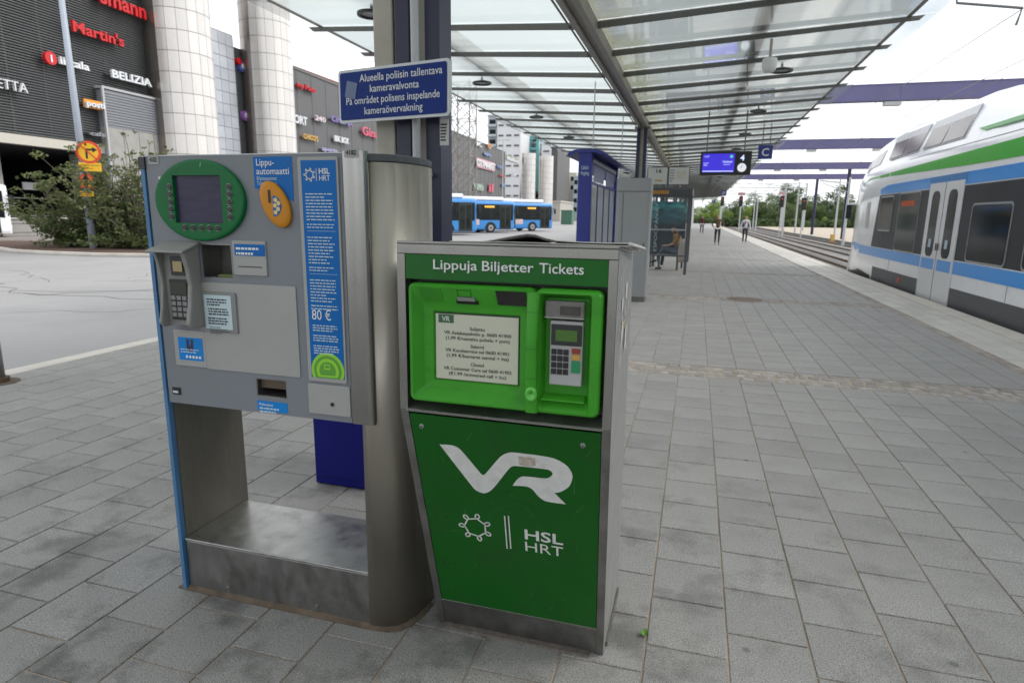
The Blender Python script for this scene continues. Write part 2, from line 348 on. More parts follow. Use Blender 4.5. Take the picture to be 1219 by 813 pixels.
for k in range(-21, 12):
    x0 = -0.08 + 0.3 * k; x1 = x0 + 0.3
    if x0 < -6.5: continue
    x0 = max(x0, -6.38); x1 = min(x1, 3.45)
    ph = 1.53 if k % 2 == 0 else 1.69
    segs = []; n = -8
    y = ph - 0.319 * 44
    while y < 60:
        a, c = y, y + 0.319; y = c
        for (p, q) in BANDS:
            if a < p < c: c = p
            elif a < q < c: a = q
            elif a >= p and c <= q: a = c
        if c - a > 0.05: slabs.append((x0, x1, a, c))
def inview(x, y):
    v = Vector((x, y, 0)) - CAM; c = Vector((AX.x * v.x + AY.x * v.y + AZ.x * v.z, AX.y * v.x + AY.y * v.y + AZ.y * v.z, AX.z * v.x + AY.z * v.y + AZ.z * v.z))
    if c.z < 0.2: return None
    px = 609.5 + F * c.x / c.z; py = 406.5 + F * c.y / c.z
    return c.length if (-20 < px < 1239 and py < 840) else None
sc_ = []
for s in slabs:
    d = inview((s[0] + s[1]) / 2, (s[2] + s[3]) / 2); sc_.append((d if d else 1e9, s))
sc_.sort(key=lambda t: t[0])
near = [s for d, s in sc_[:290]]; rest = [s for d, s in sc_[290:]]
paving = thing('paving', '', '', (0, 0, 0)); del paving['label']; del paving['category']; struct(paving)
for s in near:
    cx, cy = (s[0] + s[1]) / 2, (s[2] + s[3]) / 2
    vs, fs = slab_geo(s[0] - cx, s[1] - cx, s[2] - cy, s[3] - cy)
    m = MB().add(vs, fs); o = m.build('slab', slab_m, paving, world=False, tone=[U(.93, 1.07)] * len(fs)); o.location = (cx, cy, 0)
m = MB(); tone = []
for s in rest:
    vs, fs = slab_geo(*s); m.add(vs, fs); tone += [U(.95, 1.05)] * len(fs)
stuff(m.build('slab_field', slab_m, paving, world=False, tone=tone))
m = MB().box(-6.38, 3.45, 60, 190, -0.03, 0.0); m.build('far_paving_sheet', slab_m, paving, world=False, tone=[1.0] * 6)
# pale strip along the platform edge
m = MB(); tone = []
for i, (a, c) in enumerate(((3.60, 3.84), (3.84, 4.07), (4.07, 4.30))):
    y = -8 + i * 0.17
    while y < 110:
        vs, fs = slab_geo(a, c, y, y + 0.5); m.add(vs, fs); tone += [U(.9, 1.1)] * len(fs); y += 0.5
m.box(3.60, 4.30, 110, 190, -0.03, 0.0); tone += [1.0] * 6
stuff(m.build('pale_slab_strip', slab_lt, paving, world=False, tone=tone))
# setts: cross bands and the row beside the pale strip
def sett(m, tone, x0, x1, y0, y1):
    vs, fs = slab_geo(x0, x1, y0, y1, z=U(-.004, .002), jt=0.007, ch=0.012, tilt=.002); m.add(vs, fs); tone += [U(.75, 1.25)] * len(fs)
m = MB(); tone = []
for (p, q) in BANDS:
    rows = 4 if p < 30 else 2; h = (q - p) / rows
    for r in range(rows):
        x = -6.38 + U(0, .05)
        while x < 3.42:
            w = U(.085, .14) if p < 30 else .2
            sett(m, tone, x, min(x + w, 3.45), p + r * h, p + (r + 1) * h); x += w
y = -4
while y < 60:
    w = U(.09, .13) if y < 25 else .3
    sett(m, tone, 3.46, 3.59, y, y + w); y += w
m.box(3.46, 3.59, 60, 190, -.03, -0.002); tone += [1.0] * 6
stuff(m.build('sett_band', sett_m, paving, world=False, tone=tone))
# manhole with a ring of setts
mc = Vector((1.02, 13.2, 0))
mh = thing('manhole_cover', 'round iron manhole cover set in a sett ring on the platform', 'manhole cover', mc)
MB().rod(mc + Vector((0, 0, -.02)), mc + Vector((0, 0, 0.006)), 0.33, n=24).build('lid', rust, mh)
b = MB()
for i in range(22):
    a = 2 * math.pi * i / 22; u = Vector((math.cos(a), math.sin(a), 0)); w = Vector((-u.y, u.x, 0))
    q = [mc + u * .35 - w * .045, mc + u * .46 - w * .055, mc + u * .46 + w * .055, mc + u * .35 + w * .045]
    b.hexa([p + Vector((0, 0, -.02)) for p in q], [p + Vector((0, 0, .006)) for p in q])
stuff(b.build('sett_ring', sett_m, mh, tone=[1.0] * len(b.f)))
# dirt and rust line round the foot of the machines is built as thin mortar fillet
# tracks
tr = thing('railway_track', 'near railway track beside the platform, rusty rails on grey ballast', 'railway track', (6.3, 40, -0.8))
b = MB(); b2 = MB()
for y in range(0, 250): b2.box(5.05, 7.55, y * .62 + 10, y * .62 + 10.26, -0.82, -0.74)
for i, x in enumerate((5.58, 7.08)):
    MB().box(x - .036, x + .036, -10, 400, -0.70, -0.62).box(x - .07, x + .07, -10, 400, -0.74, -0.715).box(x - .012, x + .012, -10, 400, -0.715, -0.70).build('rail', rust, tr)
stuff(b2.build('sleeper', conc, tr))
tr3 = thing('railway_track', 'farthest railway track next to the beige gravel yard', 'railway track', (12.0, 40, -0.8))
for x in (11.25, 12.75):
    MB().box(x - .036, x + .036, -10, 400, -0.70, -0.62).box(x - .07, x + .07, -10, 400, -0.74, -0.715).box(x - .012, x + .012, -10, 400, -0.715, -0.70).build('rail', rust, tr3)
b3 = MB()
for y in range(0, 250): b3.box(10.8, 13.2, y * .62 + 10.1, y * .62 + 10.36, -0.82, -0.74)
stuff(b3.build('sleeper', conc, tr3))
tr2 = thing('railway_track', 'middle railway track between the other two on grey ballast', 'railway track', (8.9, 40, -0.8))
b2 = MB()
for y in range(0, 250): b2.box(7.75, 10.1, y * .62 + 10.2, y * .62 + 10.46, -0.82, -0.74)
for x in (8.2, 9.7):
    MB().box(x - .036, x + .036, -10, 400, -0.70, -0.62).box(x - .07, x + .07, -10, 400, -0.74, -0.715).box(x - .012, x + .012, -10, 400, -0.715, -0.70).build('rail', rust, tr2)
stuff(b2.build('sleeper', conc, tr2))
b = MB().box(14.1, 14.3, -20, 180, -0.80, -0.52); struct(b.build('gravel_edge_kerb', rib_dark))
b = MB().box(14.3, 60.0, -20, 182, -0.94, -0.58); struct(b.build('gravel_yard', sandm))

# road island with shrubs: kerb and soil
isl = [(-35, 18.9), (-27.2, 18.6), (-25.6, 17.9), (-23.6, 17.6), (-21, 17.6), (-19.4, 18.1), (-15, 18.8), (-9.5, 19.6), (-9.2, 21.0), (-12, 23.5), (-20, 25.5), (-29, 24.4), (-33.5, 21.2)][1:]
b = MB().extr([(x, y, -0.07) for x, y in isl], (0, 0, 0.13)); struct(b.build('island_kerb', conc_lt, bevel=0.03))
cxm = sum(p[0] for p in isl) / len(isl); cym = sum(p[1] for p in isl) / len(isl)
b = MB().extr([(cxm + (x - cxm) * .965, cym + (y - cym) * .93, 0.04) for x, y in isl], (0, 0, 0.05)); struct(b.build('island_soil', soil))
# cracks and tar lines on the road
b = MB(); tar = mat('tar_crack_filler', (0.11, 0.108, 0.105), 0.9)
def crack(pts, w):
    for (x0, y0), (x1, y1) in zip(pts[:-1], pts[1:]):
        d = Vector((x1 - x0, y1 - y0, 0)).normalized(); n = Vector((-d.y, d.x, 0)) * w
        p, q = Vector((x0, y0, -0.066)), Vector((x1, y1, -0.066)); b.add([p - n, q - n, q + n, p + n], [(0, 1, 2, 3)])
for (sx, sy, ex, ey) in ((-12.5, 9.0, -9.8, 12.4), (-13.6, 11.6, -11.6, 12.6), (-15.5, 10.5, -12.5, 9.0), (-16.5, 8.2, -10.2, 10.6), (-13.0, 9.2, -8.2, 9.6), (-18.0, 12.6, -14.5, 11.0), (-14.4, 14.2, -13.5, 12.2), (-11.2, 7.0, -8.8, 8.4), (-17.5, 9.4, -15.5, 12.8)):
    pts = [(sx + (ex - sx) * t / 8 + U(-.22, .22), sy + (ey - sy) * t / 8 + U(-.2, .15)) for t in range(9)]; crack(pts, U(.006, .018))
struct(b.build('road_crack', tar))

# ================================================================ CANOPY
XB = -1.56
glass = bpy.data.materials.new('frosted_canopy_glass'); glass.use_nodes = True
nt = glass.node_tree; N = nt.nodes; L = nt.links; N.clear()
o_ = N.new('ShaderNodeOutputMaterial'); tp = N.new('ShaderNodeBsdfTransparent'); tl = N.new('ShaderNodeBsdfTranslucent'); gl = N.new('ShaderNodeBsdfGlossy'); df = N.new('ShaderNodeBsdfDiffuse')
tp.inputs[0].default_value = (0.58, 0.635, 0.63, 1); tl.inputs[0].default_value = (0.47, 0.505, 0.49, 1); gl.inputs['Roughness'].default_value = 0.06
geo = N.new('ShaderNodeNewGeometry'); mp = N.new('ShaderNodeMapping'); mp.inputs['Scale'].default_value = (0.35, 1.7, 1); L.new(geo.outputs['Position'], mp.inputs[0])
nz = N.new('ShaderNodeTexNoise'); nz.inputs['Scale'].default_value = 1.5; nz.inputs['Detail'].default_value = 9; nz.inputs['Roughness'].default_value = 0.7; L.new(mp.outputs[0], nz.inputs['Vector'])
mr = N.new('ShaderNodeMapRange'); mr.inputs[1].default_value = 0.3; mr.inputs[2].default_value = 0.72; mr.inputs[3].default_value = 0.42; mr.inputs[4].default_value = 0.86; L.new(nz.outputs[0], mr.inputs[0])
m1 = N.new('ShaderNodeMixShader'); L.new(mr.outputs[0], m1.inputs[0]); L.new(tp.outputs[0], m1.inputs[1]); L.new(tl.outputs[0], m1.inputs[2])
# mossy dirt collects next to the middle gutter (position of the gutter is fixed in the world)
sx = N.new('ShaderNodeSeparateXYZ'); L.new(geo.outputs['Position'], sx.inputs[0])
ab = N.new('ShaderNodeMath'); ab.operation = 'ADD'; ab.inputs[1].default_value = -XB; L.new(sx.outputs[0], ab.inputs[0])
lt = N.new('ShaderNodeMath'); lt.operation = 'LESS_THAN'; lt.inputs[1].default_value = 0.0; L.new(ab.outputs[0], lt.inputs[0])
ab2 = N.new('ShaderNodeMath'); ab2.operation = 'MULTIPLY_ADD'; ab2.inputs[1].default_value = 9.0; L.new(lt.outputs[0], ab2.inputs[0]); L.new(ab.outputs[0], ab2.inputs[2])
n5 = N.new('ShaderNodeTexNoise'); n5.inputs['Scale'].default_value = 3.5; n5.inputs['Detail'].default_value = 6; L.new(geo.outputs['Position'], n5.inputs['Vector'])
ad = N.new('ShaderNodeMath'); ad.operation = 'MULTIPLY_ADD'; ad.inputs[1].default_value = 1.3; L.new(n5.outputs[0], ad.inputs[0]); L.new(ab2.outputs[0], ad.inputs[2])
mr5 = N.new('ShaderNodeMapRange'); mr5.inputs[1].default_value = 0.75; mr5.inputs[2].default_value = 1.35; mr5.inputs[3].default_value = 0.75; mr5.inputs[4].default_value = 0.0; L.new(ad.outputs[0], mr5.inputs[0])
df.inputs[0].default_value = (0.13, 0.13, 0.05, 1)
t2 = N.new('ShaderNodeBsdfTranslucent'); t2.inputs[0].default_value = (0.42, 0.42, 0.20, 1)
m5 = N.new('ShaderNodeMixShader'); m5.inputs[0].default_value = 0.7; L.new(df.outputs[0], m5.inputs[1]); L.new(t2.outputs[0], m5.inputs[2])
m3 = N.new('ShaderNodeMixShader'); L.new(mr5.outputs[0], m3.inputs[0]); L.new(m1.outputs[0], m3.inputs[1]); L.new(m5.outputs[0], m3.inputs[2])
fr = N.new('ShaderNodeFresnel'); fr.inputs[0].default_value = 1.5
m2 = N.new('ShaderNodeMixShader'); fm = N.new('ShaderNodeMath'); fm.operation = 'MULTIPLY'; fm.inputs[1].default_value = 0.6; L.new(fr.outputs[0], fm.inputs[0]); L.new(fm.outputs[0], m2.inputs[0]); L.new(m3.outputs[0], m2.inputs[1]); L.new(gl.outputs[0], m2.inputs[2])
L.new(m2.outputs[0], o_.inputs[0])
edge_glass = mat('clear_blue_edge_glass', (0.55, 0.70, 0.74), 0.05, var=0.05, alpha=0.38)

canopy = thing('station_canopy', 'long glass butterfly canopy on navy columns over the platform', 'canopy', (XB, 3.5, 0))
zc = lambda x: 4.12 + 0.052 * abs(x - XB)
YS = [10.33 + 1.515 * k for k in range(-12, 75)]
XL, XR = -5.72, 2.72
for j, y in enumerate(YS):
    for sgn, xe in ((-1, XL), (1, XR)):
        xa = XB + sgn * 0.135
        q = lambda x, dz: (x, y - .025, zc(x) - .045 + dz)
        tipx = xe + sgn * 0.06
        b = MB(); b.add([(xa, y - .022, zc(xa) - .10), (xe, y - .022, zc(xe) - .075), (tipx, y - .022, zc(xe) - .02), (xa, y - .022, zc(xa) - .02),
                         (xa, y + .022, zc(xa) - .10), (xe, y + .022, zc(xe) - .075), (tipx, y + .022, zc(xe) - .02), (xa, y + .022, zc(xa) - .02)],
                        [(0, 1, 2, 3), (7, 6, 5, 4), (0, 4, 5, 1), (1, 5, 6, 2), (2, 6, 7, 3), (3, 7, 4, 0)])
        if j < 64: b.build('rib', rib_dark, canopy)
        elif j == 64: pass
    if j == 0: continue
    y0, y1 = YS[j - 1] + .006, y - .006
    if j < 74:
        for sgn, xe in ((-1, XL), (1, XR)):
            xa = XB + sgn * 0.135; xm = xe - sgn * 0.16
            b = MB().add([(xa, y0, zc(xa)), (xm, y0, zc(xm)), (xm, y1, zc(xm)), (xa, y1, zc(xa))], [(0, 1, 2, 3)])
            b.build('glass_pane', glass, canopy, fixn=False)
            b = MB().add([(xm, y0, zc(xm)), (xe + sgn * .22, y0, zc(xe) + .01), (xe + sgn * .22, y1, zc(xe) + .01), (xm, y1, zc(xm))], [(0, 1, 2, 3)])
            if j < 49: b.build('edge_pane', edge_glass, canopy, fixn=False)
Y0, Y1 = YS[0], YS[-1]
MB().box(XB - .13, XB - .05, Y0, Y1, 3.95, 4.15).box(XB + .05, XB + .13, Y0, Y1, 3.95, 4.15).box(XB - .05, XB + .05, Y0, Y1, 4.0, 4.1).build('gutter_beam', beam_grey, canopy, bevel=.008)
MB().rod((XB - .24, Y0, 4.06), (XB - .24, Y1, 4.06), .014, n=6).build('cable', rib_dark, canopy)
for x in (0.72, -4.05):
    MB().box(x - .09, x + .09, Y0, Y1, zc(x) + .06, zc(x) + .28).build('top_beam', beam_grey, canopy)
for x in (XL + .13, XR - .13):
    MB().box(x - .028, x + .028, Y0, Y1, zc(x) - .018, zc(x) - .004).build('edge_bar', beam_grey, canopy)
for yc in (-10.7, 3.5, 17.7, 31.9, 46.1, 60.3, 74.5, 88.7):
    c = MB().box(XB - .135, XB - .045, yc - .09, yc + .09, 0, 3.90).box(XB + .045, XB + .135, yc - .09, yc + .09, 0, 3.90).build('column', navy_col, canopy, bevel=.006)
    MB().box(XB - .045, XB + .045, yc - .03, yc + .03, 0, 3.89).build('column_web', cream, canopy)
    MB().box(XB - .2, XB + .2, yc - .16, yc + .16, 0.001, .03).build('base_plate', navy_col, canopy)
    MB().box(XB - .2, XB + .2, yc - .10, yc + .10, 3.905, 3.945).build('column_head', rib_dark, canopy)
# drain channel and conduit on the near column
MB().box(XB - .285, XB - .16, 3.44, 3.56, 0, 4.0).build('drain_channel', cream, canopy, bevel=.01)
MB().rod((XB + .012, 3.36, 0), (XB + .012, 3.36, 4.0), .024, n=12).build('conduit', pipe_grey, canopy, smooth=True)
b = MB()
for z in (1.82, 3.1, .6): b.box(XB - .03, XB + .09, 3.33, 3.41, z - .012, z + .012)
b.build('pipe_clip', alu, canopy, bevel=.003)
# downlights
ringm = mat('dark_ring', (0.03, 0.03, 0.032), 0.4); lens = mat('unlit_lens', (0.25, 0.26, 0.26), 0.3)
def ring(c, r0, r1, z0, z1, n=24):
    b = MB(); rs = []
    for (r, z) in ((r0, z0), (r1, z0), (r1, z1), (r0, z1), (r0, z0)):
        rs.append([(c[0] + r * math.cos(2 * math.pi * i / n), c[1] + r * math.sin(2 * math.pi * i / n), z) for i in range(n)])
    return b.loft(rs, caps=False)
li = 0
for k in range(14):
    for x in (-4.3, 1.26):
        y = (8.0 if x < 0 else 8.15) + 4.46 * k; z = 4.02 + .052 * 2.7
        if k == 0 and x > 0: continue
        where = 'left' if x < 0 else 'right'
        lab = ('round downlight under the %s half of the canopy, %s' % (where, ['nearest the camera', 'second from camera', 'third from camera', 'fourth from camera', 'fifth from camera'][k] if k < 5 else 'far end of row'))
        t = thing('downlight', lab, 'ceiling light', (x, y, z), group='downlights under the canopy')
        ring((x, y), .15, .19, z - .015, z + .02).build('ring', ringm, t, smooth=False)
        MB().rod((x, y, z + .005), (x, y, z + .06), .149, .06, n=20).build('lens', lens, t)
        MB().rod((x, y, z + .06), (x, y, z + .13), .02, n=6).build('stem', rib_dark, t)
# hanging loudspeaker
p = Vector((0.86, 10.33, 0)); t = thing('loudspeaker', 'white capsule loudspeaker hung on a rod from the right side of the canopy', 'loudspeaker', (p.x, p.y, 3.72))
MB().rod((p.x, p.y, 3.86), (p.x, p.y, 4.14), .02, n=8).build('rod', cream, t)
MB().loft([[(p.x + r * math.cos(a * math.pi / 8), p.y + r * math.sin(a * math.pi / 8), z) for a in range(16)] for r, z in ((.02, 3.68), (.07, 3.69), (.10, 3.74), (.105, 3.82), (.10, 3.87), (.05, 3.885))]).build('shell', white_pt, t, smooth=True)
# thin suspension rods with small boxes further down
for (x, y, z0) in ((-2.05, 12.6, 2.5), (-1.95, 16.5, 2.6), (XB - .25, 22.9, 2.7)):
    t = thing('suspension_rod', 'thin pale %s rod hanging from the canopy above the %s' % (('long', 'blue timetable stand') if y < 13 else ('short', 'grey cabinet') if y < 17 else ('far', 'bus stop shelter')), 'rod', (x, y, z0))
    MB().rod((x, y, z0), (x, y, 4.13), .012, n=6).build('rod', pipe_grey, t)
    MB().box(x - .03, x + .03, y - .03, y + .03, z0 - .03, z0 + .02).build('end_fitting', pipe_grey, t)

# ================================================================ NOTICE SIGN ON THE NEAR COLUMN
A = Vector((-1.285, 3.21, 2.25)); Bp = Vector((-2.03, 3.36, 2.25)); ux = (A - Bp).normalized(); zz = Vector((0.012, 0, 1)).normalized()
w = (A - Bp).length; cc = (A + Bp) / 2; n_ = ux.cross(zz)
sg = thing('notice_sign', 'blue camera surveillance notice with white lettering on the canopy column', 'sign', (cc.x, cc.y, 2.1))
def plate(name, m, parent, o, ux, uz, w, h, r, d, off=0.0, bevel=0):
    un = Vector(ux).cross(Vector(uz)).normalized(); pts = [Vector(o) + Vector(ux) * a + Vector(uz) * c + un * off for a, c in rrect(-w / 2, w / 2, -h / 2, h / 2, r)]
    return MB().extr(pts, un * d).build(name, m, parent, bevel=bevel)
plate('board', alu, sg, cc, ux, zz, w, .285, .018, -.02)
plate('border', mat('off_white_border', (.55, .57, .58), .4), sg, cc, ux, zz, w, .285, .018, .002, .001)
plate('face', mat('sign_face_blue', (0.008, 0.028, 0.17), 0.5, spec=.15), sg, cc, ux, zz, w - .03, .255, .012, .002, .004)
tsz = .072
for i, (s_, wd) in enumerate((('Alueella poliisin tallentava', .60), ('kameravalvonta', .36), ('På området polisens inspelande', .69), ('kameraövervakning', .43))):
    if i == 0: ox = .06
    else: ox = {1: .02, 2: 0.0, 3: 0.01}[i]
    c = cc + zz * (.070 - i * .058) + n_ * .007
    text(s_, 'lettering', mat('cream_white_print', (.62, .64, .66), .5), sg, c + ux * ox - ux * (0.0), ux, zz, .056, 'CENTER', width=wd * .93, bold=.006)
pts = [cc + ux * (-w / 2 + .05 + a) + zz * (c_) + n_ * .0075 for a, c_ in ((.0, .0), (.075, -.02), (.095, .065), (.02, .085))]
MB().extr(pts, n_ * .001).build('sticker_residue', mat('blue_grey_sticker', (.13, .17, .28), .6, var=.2), sg)
MB().box(cc.x - .05, cc.x + .28, 3.30, 3.42, 2.2, 2.24).build('bracket', alu, sg)
# small notice behind on the column right edge
pn = atY(531, 150, 3.42); t = thing('small_notice', 'small pale upright notice on the column under the blue sign', 'notice', (pn.x, 3.42, 2.0))
MB().box(pn.x - .03, pn.x + .02, 3.40, 3.408, 1.98, 2.12).build('card', white_worn, t)
microtext(t, 'print', rubber, (pn.x - .025, 3.3995, 2.10), XH, ZH, .04, .1, 6)

# ================================================================ GREY TICKET MACHINE
YF = 1.935                                   # front plane of the console
hm = thing('ticket_machine', 'tall grey and stainless ticket machine with oval green screen surround and open foot', 'ticket machine', (-1.5, 2.12, 0))
def P(px, py, Y=YF - .001): v = atY(px, py, Y); return v
def quadbox(px, y, d):                        # pixel rectangle -> plate standing proud of plane y by d
    c = [P(a, b_, y) for a, b_ in px]; x0 = (c[0].x + c[3].x) / 2; x1 = (c[1].x + c[2].x) / 2; z1 = (c[0].z + c[1].z) / 2; z0 = (c[2].z + c[3].z) / 2
    return x0, x1, z0, z1
def hplate(name, m, px, y, d, r=.004, bevel=0.0, parent=None):
    x0, x1, z0, z1 = quadbox(px, y, d)
    o = MB().extr([(a, y, c) for a, c in rrect(x0, x1, z0, z1, r)], (0, -d, 0)).build(name, m, parent or hm, bevel=bevel)
    return o, (x0, x1, z0, z1)
# base step
b = MB().box(-2.0, -1.13, 1.945, 2.32, 0.012, .226); b.build('step_box', steel_dark, hm, bevel=.004)
b = MB().box(-2.0, -1.128, 1.94, 2.32, .227, .238); b.build('step_plate', steel_step, hm, bevel=.003)
for x in (-1.80, -1.37): MB().rod((x, 1.945, .045), (x, 1.940, .045), .004, n=8).build('rivet', alu, hm)
# left leg with blue edge
MB().box(-2.022, -2.001, 1.955, 2.34, 0, 1.80).build('side_wall', mat('olive_inner_steel', (0.16, 0.15, 0.125), .5, .6, var=.1, stretch=(6, 6, 1)), hm)
MB().box(-2.031, -2.0225, 1.955, 2.35, 0, 1.80).build('side_cladding', mat('weathered_light_blue', (.10, .20, .36), .5, var=.1), hm)
MB().box(-2.022, -2.006, 1.9305, 1.9545, 0, 1.75).build('blue_edge_strip', mat('blue_edge', (.055, .17, .34), .5, var=.15), hm)
MB().box(-2.030, -2.001, 1.929, 2.34, 1.7505, 1.795).build('strip_cap', black, hm)
# right column: flat front edge swelling to a rounded flank
prof = [(-1.13, 1.940), (-1.10, 1.9405), (-1.06, 1.948), (-1.025, 1.965), (-1.0, 1.995), (-.978, 2.05), (-.966, 2.12), (-.968, 2.20), (-.985, 2.27), (-1.02, 2.325), (-1.07, 2.35), (-1.13, 2.355)]
MB().extr([(x, y, .004) for x, y in prof], (0, 0, 1.765)).build('column', bronze, hm, smooth=False)
prof2 = [(-1.30, 1.97), (-1.08, 1.9395)] + [(x + .001, y) for x, y in prof[3:]] + [(-1.99, 2.355), (-1.99, 1.97)]
MB().extr([(x, y, 1.7705) for x, y in prof2], (0, 0, .026)).build('top_cap', mat('slate_top', (.05, .058, .065), .5, var=.1), hm, bevel=.004)
sm_ = [o for o in kids(hm) if o.name.startswith('column')][0]; 
for p_ in sm_.data.polygons: p_.use_smooth = abs(p_.normal.z) < .5 and p_.normal.y < .95
# mortar fillet at the foot
fil = mat('stained_mortar', (.11, .082, .058), .9, var=.4, scale=14, bump=.5)
b = MB(); fp = [(-2.055, 2.15), (-2.052, 1.93), (-1.98, 1.927), (-1.13, 1.925), (-1.05, 1.932), (-1.005, 1.955), (-.975, 2.0), (-.955, 2.06), (-.948, 2.15)]
ip = [(-2.03, 2.15), (-2.03, 1.945), (-1.98, 1.945), (-1.13, 1.945), (-1.05, 1.955), (-1.02, 1.98), (-.995, 2.02), (-.975, 2.08), (-.966, 2.15)]
for i in range(len(fp) - 1):
    a0, a1, b0, b1 = fp[i], fp[i + 1], ip[i], ip[i + 1]
    b.add([(*a0, .0005), (*a1, .0005), (*b1, .0005), (*b0, .0005), (*a0, .004), (*a1, .004), (*b1, .016), (*b0, .016)], [(4, 5, 6, 7), (0, 1, 5, 4), (1, 2, 6, 5), (3, 0, 4, 7)])
b.build('mortar_fillet', fil, hm)
# console box (front sheet with recesses built as ring pieces)
X0, X1, Z0, Z1 = -2.000, -1.166, .842, 1.797
xo0, xo1, zo0, zo1 = quadbox([(240, 290), (276, 291), (277, 332), (241, 331)], YF, 0)      # tray recess
xr0, xr1, zr0, zr1 = quadbox([(305, 449.5), (341, 453), (342, 475), (306, 471)], YF, 0)      # return slot
b = MB()
def sheet(x0, x1, z0, z1): b.box(x0, x1, YF, YF + .03, z0, z1)
sheet(X0, xo0, zr1, Z1); sheet(xo1, X1, zr1, Z1); sheet(xo0, xo1, zo1, Z1); sheet(xo0, xo1, zr1, zo0)
sheet(X0, xr0, Z0, zr1); sheet(xr1, X1, Z0, zr1); sheet(xr0, xr1, Z0, zr0)
b.box(X0, X1, YF + .16, 2.34, Z0, Z1 - .027); b.box(X0, X1, YF + .03, YF + .16, zr1 + .03, zo0 - .02)
b.box(X0, X1, YF + .03, YF + .16, Z0, zr0 - .004); b.box(X0, X1, YF + .03, YF + .16, zo1 + .004, Z1 - .027)
b.build('console', grey_paint, hm)
def recess(name, x0, x1, z0, z1, y, d, m, parent):
    b = MB(); t = .004
    b.box(x0 + t, x1 - t, y + d, y + d + t, z0 + t, z1 - t)
    b.box(x0, x0 + t, y + .001, y + d + t, z0, z1).box(x1 - t, x1, y + .001, y + d + t, z0, z1).box(x0 + t, x1 - t, y + .001, y + d, z1 - t, z1).box(x0 + t, x1 - t, y + .001, y + d, z0, z0 + t)
    return b.build(name, m, parent)
tray = recess('change_tray', xo0, xo1, zo0, zo1, YF, .10, steel_dark, hm)
for i in range(4):
    for j in range(2):
        MB().rod((xo1 - .022 - .028 * j, YF + .099, zo0 + .035 + .026 * i), (xo1 - .022 - .028 * j, YF + .092, zo0 + .035 + .026 * i), .009, n=10).build('stud', alu, tray)
MB().box(xo0 + .06, xo1 - .005, YF + .01, YF + .09, zo0 + .005, zo0 + .014).build('tray_lip', mat('mossy_green_lip', (.14, .18, .06), .7), tray)
slot = recess('return_slot', xr0, xr1, zr0, zr1, YF, .12, steel_dark, hm)
MB().box(xr0 + .006, xr1 - .006, YF + .02, YF + .025, zr0 + .03, zr1 - .005).build('flap', mat('brown_tint_plastic', (.10, .075, .05), .3, var=.2), slot)
MB().box(X0 - .001, X1 + .06, YF - .0015, YF + .02, 1.7975, 1.801).build('top_lip', alu, hm)
# stainless panel right of the poster with a folded, rounded end
pr = [(-1.165, 1.9335), (-1.163, 1.925), (-1.157, 1.920), (-1.147, 1.9188), (-1.137, 1.9184), (-1.128, 1.9192), (-1.120, 1.9206), (-1.112, 1.9200), (-1.102, 1.9180), (-1.092, 1.9186), (-1.083, 1.9212), (-1.076, 1.926), (-1.072, 1.933), (-1.072, 1.9395), (-1.165, 1.9395)]
MB().loft([[(x, y, .846) for x, y in pr], [(x, y, 1.803) for x, y in pr]]).build('steel_front_panel', steel, hm, smooth=True).modifiers.new('es', 'EDGE_SPLIT')
# number plates
for px, s_, xx in (((177, 187), '4102', 22), ((410, 179), '4182', 18)):
    a = P(px[0], px[1], YF); 
    y_ = YF if s_ == '4102' else 1.919
    o, (x0, x1, z0, z1) = hplate('number_plate', lgrey_paint, [(px[0], px[1] - 2), (px[0] + (12 if s_ == '4102' else 17), px[1] - 2), (px[0] + (12 if s_ == '4102' else 17), px[1] + 9), (px[0], px[1] + 9)], y_, .002)
    text(s_, 'digits', black, o, ((x0 + x1) / 2, y_ - .003, z0 + .009), XH, ZH, (z1 - z0) * .72, 'CENTER', width=(x1 - x0) * .72, bold=.02)
v = P(191, 212); MB().rod((v.x, YF, v.z), (v.x, YF - .006, v.z), .006, n=10).build('screw', alu, hm)
# oval green screen surround
c = Vector((-1.760, YF, 1.6375)); rx, rz_ = .2, .147
def oval(rx, rz, y, n=48): return [(c.x + rx * math.cos(2 * math.pi * i / n), y, c.z + rz * math.sin(2 * math.pi * i / n)) for i in range(n)]
def scr(y, g=0):                              # ring sampled on the screen rectangle
    pts = []; hx, hz = .106 + g, .0855 + g; cx, cz = c.x - .002, c.z + .004
    for i in range(48):
        a = 2 * math.pi * i / 48; k = 1 / max(abs(math.cos(a)) / hx, abs(math.sin(a)) / hz); pts.append((cx + k * math.cos(a), y, cz + k * math.sin(a)))
    return pts
# exact corners: snap the four samples nearest the corners
def snap(p, g=0):
    hx, hz = .106 + g, .0855 + g; cx, cz = c.x - .002, c.z + .004; out_ = list(p)
    for sx_ in (-1, 1):
        for sz_ in (-1, 1):
            t_ = (cx + sx_ * hx, p[0][1], cz + sz_ * hz); k = min(range(48), key=lambda i: (out_[i][0] - t_[0]) ** 2 + (out_[i][2] - t_[2]) ** 2); out_[k] = t_
    return out_
bz = MB().loft([oval(rx, rz_, YF - .0005), oval(rx, rz_, YF - .012), oval(rx - .004, rz_ - .004, YF - .017), oval(rx - .012, rz_ - .012, YF - .018), snap(scr(YF - .018)), snap(scr(YF - .004))], caps=False).build('screen_surround', g_bezel, hm)
for p_ in bz.data.polygons: p_.use_smooth = False
sc1 = MB().add(snap(scr(YF - .005)), [tuple(range(48))]).build('screen', lcd, bz)
b = MB(); b.add([(c.x + .02, YF - .0183, c.z + rz_ - .028), (c.x + .023, YF - .0183, c.z + rz_ - .028), (c.x + .027, YF - .0183, c.z + rz_ - .012), (c.x + .024, YF - .0183, c.z + rz_ - .012)], [(0, 1, 2, 3)])
